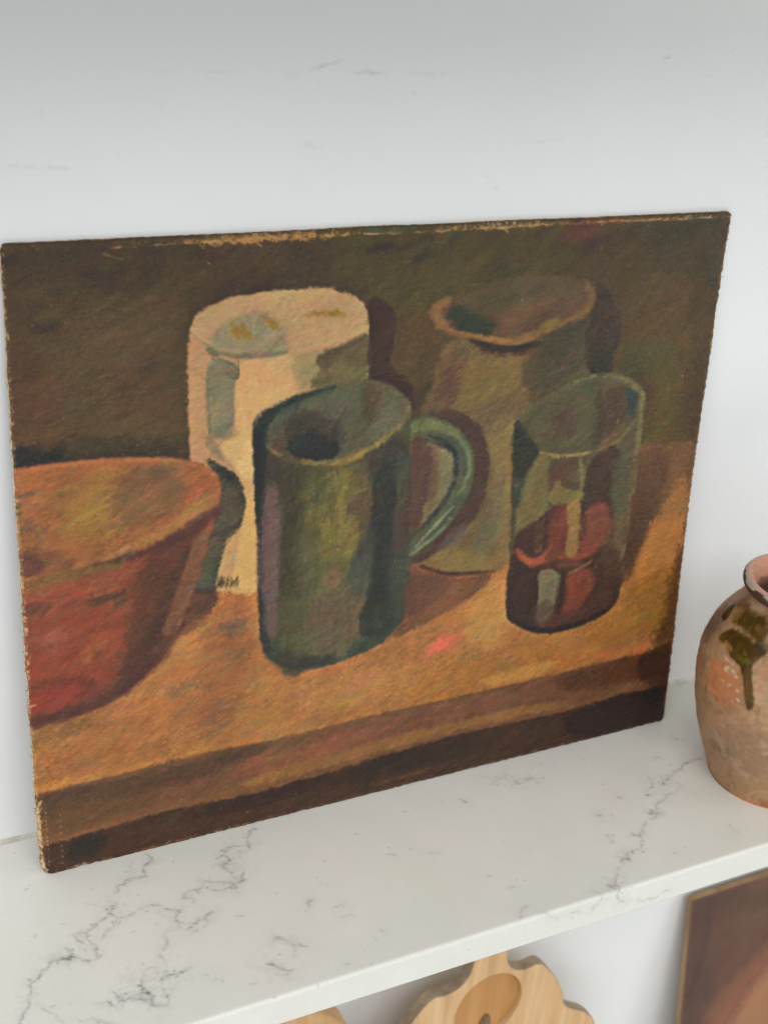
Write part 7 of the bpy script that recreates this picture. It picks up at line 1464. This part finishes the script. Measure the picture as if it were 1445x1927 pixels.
# turned edge of the canvas board
ring = [(0, i) for i in range(p.nx)]+[(j, p.nx-1) for j in range(1, p.ny)]+[(p.ny-1, i) for i in range(p.nx-2, -1, -1)]+[(j, 0) for j in range(p.ny-2, 0, -1)]
ri = np.array(ring); TB = 3.6
rx, ry, rh = PX[ri[:, 0], ri[:, 1]], PY[ri[:, 0], ri[:, 1]], H[ri[:, 0], ri[:, 1]]
en = np.stack([np.interp(np.arange(len(ring)), np.arange(0, len(ring)+6, 3), np.random.default_rng(k).normal(0, 1, len(np.arange(0, len(ring)+6, 3)))) for k in range(6)])
lay = [(0, 0), (-.9, .25), (-1.9, .15), (-2.8, .2), (-TB, 0)]
co = np.stack([board(rx, ry, rh+d+en[k]*.08) for k, (d, g) in enumerate(lay)])
dark = srgb(np.array((58, 46, 34))/255.)*PAINT_GAIN; tan = srgb(np.array((186, 150, 104))/255.); cream = srgb(np.array((222, 206, 176))/255.); green = srgb(np.array((58, 74, 52))/255.); umber = srgb(np.array((104, 72, 44))/255.)
side = np.zeros(len(ring), int); side[p.nx:p.nx+p.ny-1] = 1; side[p.nx+p.ny-1:2*p.nx+p.ny-2] = 2; side[2*p.nx+p.ny-2:] = 3
ec = np.empty((len(lay), len(ring), 3), np.float32)
for k in range(len(lay)):
    n1 = en[k]+np.interp(np.arange(len(ring)), np.arange(0, len(ring)+40, 30), np.random.default_rng(40+k//2).normal(0, .9, len(np.arange(0, len(ring)+40, 30))))
    for sd, pal in ((0, (dark, umber, tan, green, dark)), (1, (dark, umber, tan, green, umber)), (2, (umber, tan, cream, tan, umber)), (3, (tan, cream, cream, tan, umber))):
        s_ = side == sd; i_ = np.clip(np.digitize(n1[s_], [-1.0, -.1, .8, 1.5]), 0, 4)
        ec[k, s_] = np.array(pal)[i_]
co = np.concatenate([co, co[:, :1]], 1); ec = np.concatenate([ec, ec[:, :1]], 1)
child('canvas_edge', grid_mesh('canvas_edge', co[:, ::-1], ec[:, ::-1]), EDGE)
# backing card
sel = np.arange(0, len(ring), 6); bk = board(rx[sel], ry[sel], rh[sel]-TB)
CARD = Mat('backing_card', .85, .2); CARD.base(CARD.ramp(CARD.noise(40, 4), [(.3, (.16, .11, .07)), (.7, (.26, .19, .12))]))
child('backing_board', raw_mesh('backing_board', bk, [list(range(len(sel)))]), CARD.m, False)
# frayed canvas threads along right and lower edge
rg = np.random.default_rng(12); tv, tf = [], []
def thread(P0, d, L, r):
    d = d/np.linalg.norm(d); s1 = np.cross(d, nv); s1 /= np.linalg.norm(s1); b = len(tv); s2 = np.cross(d, s1)
    for k, f_ in enumerate((0, .5, 1)):
        c_ = P0+d*L*f_+(s1*rg.normal(0, .25)+s2*rg.normal(0, .25))*L*f_*.6
        for a in (0, 2.1, 4.2): tv.append(c_+(s1*math.cos(a)+s2*math.sin(a))*r*(1-.5*f_))
    for k in range(2):
        for a in range(3): tf.append([b+k*3+a, b+k*3+(a+1) % 3, b+k*3+3+(a+1) % 3, b+k*3+3+a])
for k in range(150):
    e = rg.choice([0, 0, 0, 1, 1, 2])
    if e == 0:
        j = rg.integers(10, p.ny-5); P0 = board(PX[j, -1:], PY[j, -1:], H[j, -1:]-.6)[0]; d = exv+eyv*rg.normal(0, .9)
    elif e == 1:
        i = rg.integers(10, p.nx-5); P0 = board(PX[-1, i:i+1], PY[-1, i:i+1], H[-1, i:i+1]-.4)[0]; d = eyv*.3+exv*rg.normal(0, .8)+nv*.7
    else:
        j = rg.integers(300, p.ny-5); P0 = board(PX[j, :1], PY[j, :1], H[j, :1]-.5)[0]; d = -exv+eyv*rg.normal(0, .9)
    thread(P0, d, rg.uniform(.0006, .0022), rg.uniform(.00012, .0003))
FR = Mat('frayed_thread', .9, .1); FR.base(FR.ramp(FR.noise(300, 2), [(.4, (.10, .07, .045)), (.6, (.42, .30, .18))]))
tag(child('frayed_threads', raw_mesh('frayed_threads', tv, tf), FR.m), kind='stuff')
# ------------------------------------------------------------------ glazed clay jar
AXV = np.array([.286, -.125])
PRF = np.array(VPROF)
RAD = 70.
p = Painter(2*math.pi*RAD, 156, .9, (174, 140, 106), 31)
gl = Painter(2*math.pi*RAD, 156, .9, (0, 0, 0), 32)
cl = p.noise(30)*.5+p.noise(12)*.4
p.c *= (1+cl[..., None]*np.array([.05, .055, .06])).astype(np.float32)
full = VOPS+[('P', (76, 56, 16), 2, .95, .9, [(292, 16), (360, 14), (424, 12), (430, 30), (404, 40), (396, 80), (384, 84), (378, 46), (340, 40), (330, 66), (320, 64), (318, 36), (296, 30)])]
for o in full:
    if o[0] == 'P': p.poly(o[1], o[5], o[2], o[3], .7); gl.poly([255*o[4]]*3, o[5], o[2], o[3] if o[4] > 0 else 0, .7)
    else: p.stroke(o[1], o[6], o[2], o[3], o[4], .6)
p.brush(2500, 9, 2.2, 0., .4, .4, .06)
dust = np.clip(p.noise(9)*.5+p.noise(3)*.45, 0, 1)*(1-gl.c[..., 0])*.45; p.c += (np.array((196, 176, 150))/255.-p.c)*dust[..., None]
grime = np.clip(p.noise(14)*.5+p.noise(4)*.4-.3, 0, 1)*.45; p.c += (np.array((112, 90, 66))/255.-p.c)*grime[..., None]
tanp = np.clip(p.noise(5)*.6+p.noise(2)*.5-.75, 0, 1)*gl.c[..., 0]*.7; p.c += (np.array((150, 118, 58))/255.-p.c)*tanp[..., None]
grn = np.clip(p.noise(7)*.7-.3, 0, 1)*gl.c[..., 0]*.6; p.c += (np.array((92, 96, 24))/255.-p.c)*grn[..., None]
p.specks(160, (222, 206, 190), (.3, .8), .4); p.specks(200, (90, 70, 58), (.4, 1.0), .5)
gls = gl.c[..., 0]
zz = .156-np.arange(p.ny)*.9/1000; zz[-1] = 0
# smooth profile
zi = np.clip(zz, 0, .156); rad = np.interp(zi, PRF[:, 0], PRF[:, 1])
kern = np.ones(9)/9; rad = np.convolve(np.pad(rad, 4, mode='edge'), kern, 'valid')
th = -1.5*math.pi+np.arange(p.nx-1)*(2*math.pi/(p.nx-1))
rip = .00009*np.sin(zz*900)+.00016*np.sin(zz*310+1)
R_ = (rad+rip)[:, None]+p.blur(gls, 2)[:, :-1]*.0007+.0006*np.sin(th*2+.6)[None]
co = np.empty((p.ny, p.nx-1, 3)); co[..., 0] = R_*np.cos(th); co[..., 1] = R_*np.sin(th); co[..., 2] = zz[:, None]
jar = tag(empty('clay_jar', (AXV[0], AXV[1], 0)), 'terracotta jar with dripping olive green glaze, standing right of the painting', 'jar')
o = link('body', grid_mesh('body', co, srgb(np.clip(p.c[:, :-1], 0, 1))*np.array([.92, .85, .78]), gls[:, :-1], closed=True), CLAY, jar, True)
n = p.nx-1
bo = link('base', raw_mesh('base', [tuple(c) for c in co[-1]]+[(0, 0, .003)], [[i, (i+1) % n, n] for i in range(n)]), mat_vcol('clay_foot', .8, 300), jar)
colour(bo.data, np.tile(srgb(np.array((190, 128, 92))/255.), (n+1, 1)))
# rolled lip and inside of the neck
lip = [(.0418, .1545), (.0445, .1560), (.0480, .1578), (.0502, .1605), (.0506, .1635), (.0494, .1658), (.0470, .1668), (.0446, .1660), (.0428, .1636), (.0410, .1600), (.0396, .1540), (.0400, .1480), (.0440, .1400), (.0520, .1250), (.0600, .1050), (.0600, .0600), (.0400, .0080), (.0005, .0060)]
lp = Painter.spline(lip, False, 6); nl = 200; tl = np.arange(nl)*2*math.pi/nl
wob = 1+.006*np.sin(tl*3+1)+.004*np.sin(tl*7)
co = np.empty((len(lp), nl, 3)); co[..., 0] = lp[:, :1]*(np.cos(tl)*wob)[None]; co[..., 1] = lp[:, :1]*(np.sin(tl)*wob)[None]; co[..., 2] = lp[:, 1:]+.0006*np.sin(tl*2+.5)[None]
q = Painter(2*math.pi*50, 110, 1.0, (206, 150, 122), 44); rl = q.noise(5)*.5+q.noise(14)*.6
arc = np.concatenate([[0], np.cumsum(np.linalg.norm(np.diff(lp, axis=0), axis=1))])*1000
rows = np.clip(arc.astype(int), 0, q.ny-1); colsx = np.clip((np.arange(nl)*q.nx/nl).astype(int), 0, q.nx-1)
nz = rl[rows][:, colsx]; a_ = arc[:, None]+nz*1.6
lc = np.empty((len(lp), nl, 3)); pink = np.array((208, 166, 142))/255; dk = np.array((84, 60, 48))/255; grey = np.array((186, 170, 150))/255; deep = np.array((204, 150, 122))/255
lc[:] = pink
lc[a_ < 15.5] = dk; lc[a_ < 3.5] = grey; lc[(a_ > 14.5) & (a_ < 19) & (nz > -.1)] = grey; lc[(a_ > 6) & (a_ < 15) & (nz > .8)] = pink
lc[a_ > 20] = deep; lc[a_ > 34] = np.array((150, 108, 88))/255
lcg = (a_ < 9.5)*.5
link('rim', grid_mesh('rim', co, srgb(lc)*.92, lcg, closed=True), CLAY, jar, True)
# ------------------------------------------------------------------ things on the lower level
PALE = mat_wood('pale_beech', (.52, .31, .145), (.65, .41, .205), (.73, .50, .28)); HONEY = mat_wood('honey_wood', (.42, .20, .06), (.52, .26, .085), (.60, .33, .13), .7, .4); BARK = mat_wood('weathered_edge', (.20, .14, .09), (.30, .215, .145), (.40, .30, .20))
def slab(name, outline, y0, y1, mat, parent, bev=.0025, edge_mat=None):
    """outline in (x, z), y0 front, y1 back; bevelled"""
    bm = bmesh.new(); vs = [bm.verts.new((x, y0, z)) for x, z in outline]; f = bm.faces.new(vs)
    if f.normal.y > 0: f.normal_flip()
    bm.faces.ensure_lookup_table()
    r = bmesh.ops.extrude_face_region(bm, geom=[f]); nv_ = [g for g in r['geom'] if isinstance(g, bmesh.types.BMVert)]
    bmesh.ops.translate(bm, vec=(0, y1-y0, 0), verts=nv_)
    bmesh.ops.recalc_face_normals(bm, faces=bm.faces[:])
    es = [e for e in bm.edges if all(abs(v_.co.y-y0) < 1e-6 for v_ in e.verts)]
    bmesh.ops.bevel(bm, geom=es, offset=bev, segments=3, affect='EDGES', profile=.5)
    me = bpy.data.meshes.new(name); bm.to_mesh(me); bm.free()
    o = link(name, me, mat, parent)
    if edge_mat:
        me.materials.append(edge_mat)
        for pl in me.polygons:
            if abs(pl.normal.y) < .5: pl.material_index = 1
    return o
# scalloped board
half = [(.016, -.150), (.0155, -.175), (.0165, -.198), (.020, -.210), (.028, -.219), (.039, -.2222), (.049, -.2208), (.057, -.2255), (.067, -.238), (.076, -.252), (.083, -.268), (.086, -.281), (.095, -.2905), (.112, -.302), (.126, -.320), (.134, -.355), (.132, -.390), (.122, -.425), (.110, -.440), (.102, -.458), (.098, -.485), (.084, -.510), (.064, -.518), (.054, -.536), (.036, -.556), (.016, -.560)]
top = [(.012, -.138), (.006, -.133)]
hs = Painter.spline(top[::-1]+half, False, 4)
cxb = .109
outl = [(cxb+x, z) for x, z in hs]+[(cxb-x, z) for x, z in hs[::-1]]
brd = tag(empty('scalloped_wooden_board', (cxb, -.04, -.56)), 'pale scalloped wooden board with a round honey coloured inset, under the shelf', 'wooden board')
def into(o, root): o.location = -root.location; return o
into(slab('board', outl, -.052, -.040, PALE, brd, .003, BARK), brd)
ring_ = [(cxb+.004+.0325*math.cos(a), -.2505+.036*math.sin(a)) for a in np.linspace(0, 2*math.pi, 64, endpoint=False)]
# the round recess is cut into the board
cut = slab('cutter', ring_, -.075, -.0465, PALE, None, .0001); bo = [c for c in brd.children if c.name.startswith('board')][0]
md = bo.modifiers.new('recess', 'BOOLEAN'); md.object = cut; md.operation = 'DIFFERENCE'; md.solver = 'EXACT'
bpy.context.view_layer.update(); cut.location = (0, 0, 0)
dg = bpy.context.evaluated_depsgraph_get(); nm = bpy.data.meshes.new_from_object(bo.evaluated_get(dg)); bo.modifiers.clear(); bo.data = nm
bpy.data.objects.remove(cut)
into(slab('inset_disc', [(cxb+.004+.0318*math.cos(a), -.2505+.0353*math.sin(a)) for a in np.linspace(0, 2*math.pi, 48, endpoint=False)], -.0475, -.0455, HONEY, brd, .0006), brd)
DARK = Mat('dark_slot', .8, .2); DARK.base(DARK.ramp(DARK.noise(80), [(.4, (.14, .085, .04)), (.6, (.22, .14, .07))]))
into(slab('slot', [(cxb+.006+.0065*math.cos(a), -.2805+.017*math.sin(a)) for a in np.linspace(0, 2*math.pi, 28, endpoint=False)], -.0479, -.0465, DARK.m, brd, .0002), brd)
# round board at the left
rb = tag(empty('round_wooden_board', (-.083, -.05, -.56)), 'orange brown round wooden board just showing below the shelf front edge', 'wooden board')
oc = [(-.083+.068*math.cos(a)*(1 if abs(math.cos(a)) < .7 else 1), -.243+.068*math.sin(a)) for a in np.linspace(0, 2*math.pi, 72, endpoint=False)]
WARM = mat_wood('warm_pine', (.46, .25, .10), (.58, .34, .15), (.66, .42, .22))
into(slab('board', oc, -.062, -.040, WARM, rb, .004), rb)
into(slab('foot', [(-.113, -.30), (-.053, -.30), (-.053, -.56), (-.113, -.56)], -.058, -.044, WARM, rb, .003), rb)
# small abstract painting at the right
p2 = tag(empty('small_abstract_painting', (.36, -.06, -.56)), 'small brown and mauve oil painting leaning below the shelf at the right', 'painting')
w2, h2 = 260., 310.
q = Painter(w2, h2, 1.2, (108, 70, 54), 71)
q.poly((80, 56, 46), [(0, 0), (70, 0), (40, 120), (0, 160)], 12, .8); q.poly((100, 66, 50), [(20, 30), (120, 20), (150, 90), (60, 120)], 16, .8)
q.poly((106, 76, 56), [(60, 10), (170, 10), (160, 60), (70, 50)], 16, .7); q.poly((134, 84, 60), [(30, 150), (90, 90), (160, 70), (160, 110), (70, 190)], 14, .8)
q.poly((176, 122, 84), [(40, 230), (110, 110), (200, 100), (200, 200), (120, 280)], 16, .8); q.poly((66, 44, 44), [(0, 170), (30, 150), (60, 200), (20, 280), (0, 280)], 12, .8)
q.stroke((144, 86, 62), [(20, 200), (60, 140), (110, 90)], 8, 6, .7); q.stroke((70, 44, 42), [(26, 4), (20, 60), (8, 120)], 7, 5, .7); q.stroke((84, 60, 44), [(60, 20), (140, 40)], 20, 14, .6)
q.brush(1500, 26, 5, .8, .5, .5, .05); q.brush(1500, 10, 2.4, .8, .7, .4, .05)
d2 = np.minimum(np.meshgrid(np.arange(q.nx)*1.2, np.arange(q.ny)*1.2)[0], np.meshgrid(np.arange(q.nx)*1.2, np.arange(q.ny)*1.2)[1])
wearm = np.clip((2.6+q.noise(3)*.9-d2)/1.4, 0, 1)[..., None]; q.c += (np.array((140, 96, 60))/255.-q.c)*wearm*.45
X2, Y2 = np.meshgrid(np.linspace(0, w2, q.nx), np.linspace(0, h2, q.ny))
lean = (.062-.0135)/h2
def b2(x, y, d): return np.stack([.3585+x/1000, -.0135-y*lean-d/1000, -.2505-y/1000*math.sqrt(1-(lean*1000)**2)], -1)
o = link('painted_face', grid_mesh('painted_face', b2(X2, Y2, (q.h-q.blur(q.h, 6))*.2), srgb(np.clip(q.c, 0, 1))*.95), OIL, p2, True); into(o, p2)
PANEL = mat_wood('panel_edge', (.24, .14, .065), (.33, .20, .10), (.40, .26, .14))
v8 = [b2(np.array(x), np.array(y), d) for d in (-.15, -6.) for x, y in ((0, 0), (w2, 0), (w2, h2), (0, h2))]
into(link('panel', raw_mesh('panel', v8, [[0, 1, 2, 3], [7, 6, 5, 4], [0, 4, 5, 1], [1, 5, 6, 2], [2, 6, 7, 3], [3, 7, 4, 0]]), PANEL, p2), p2)
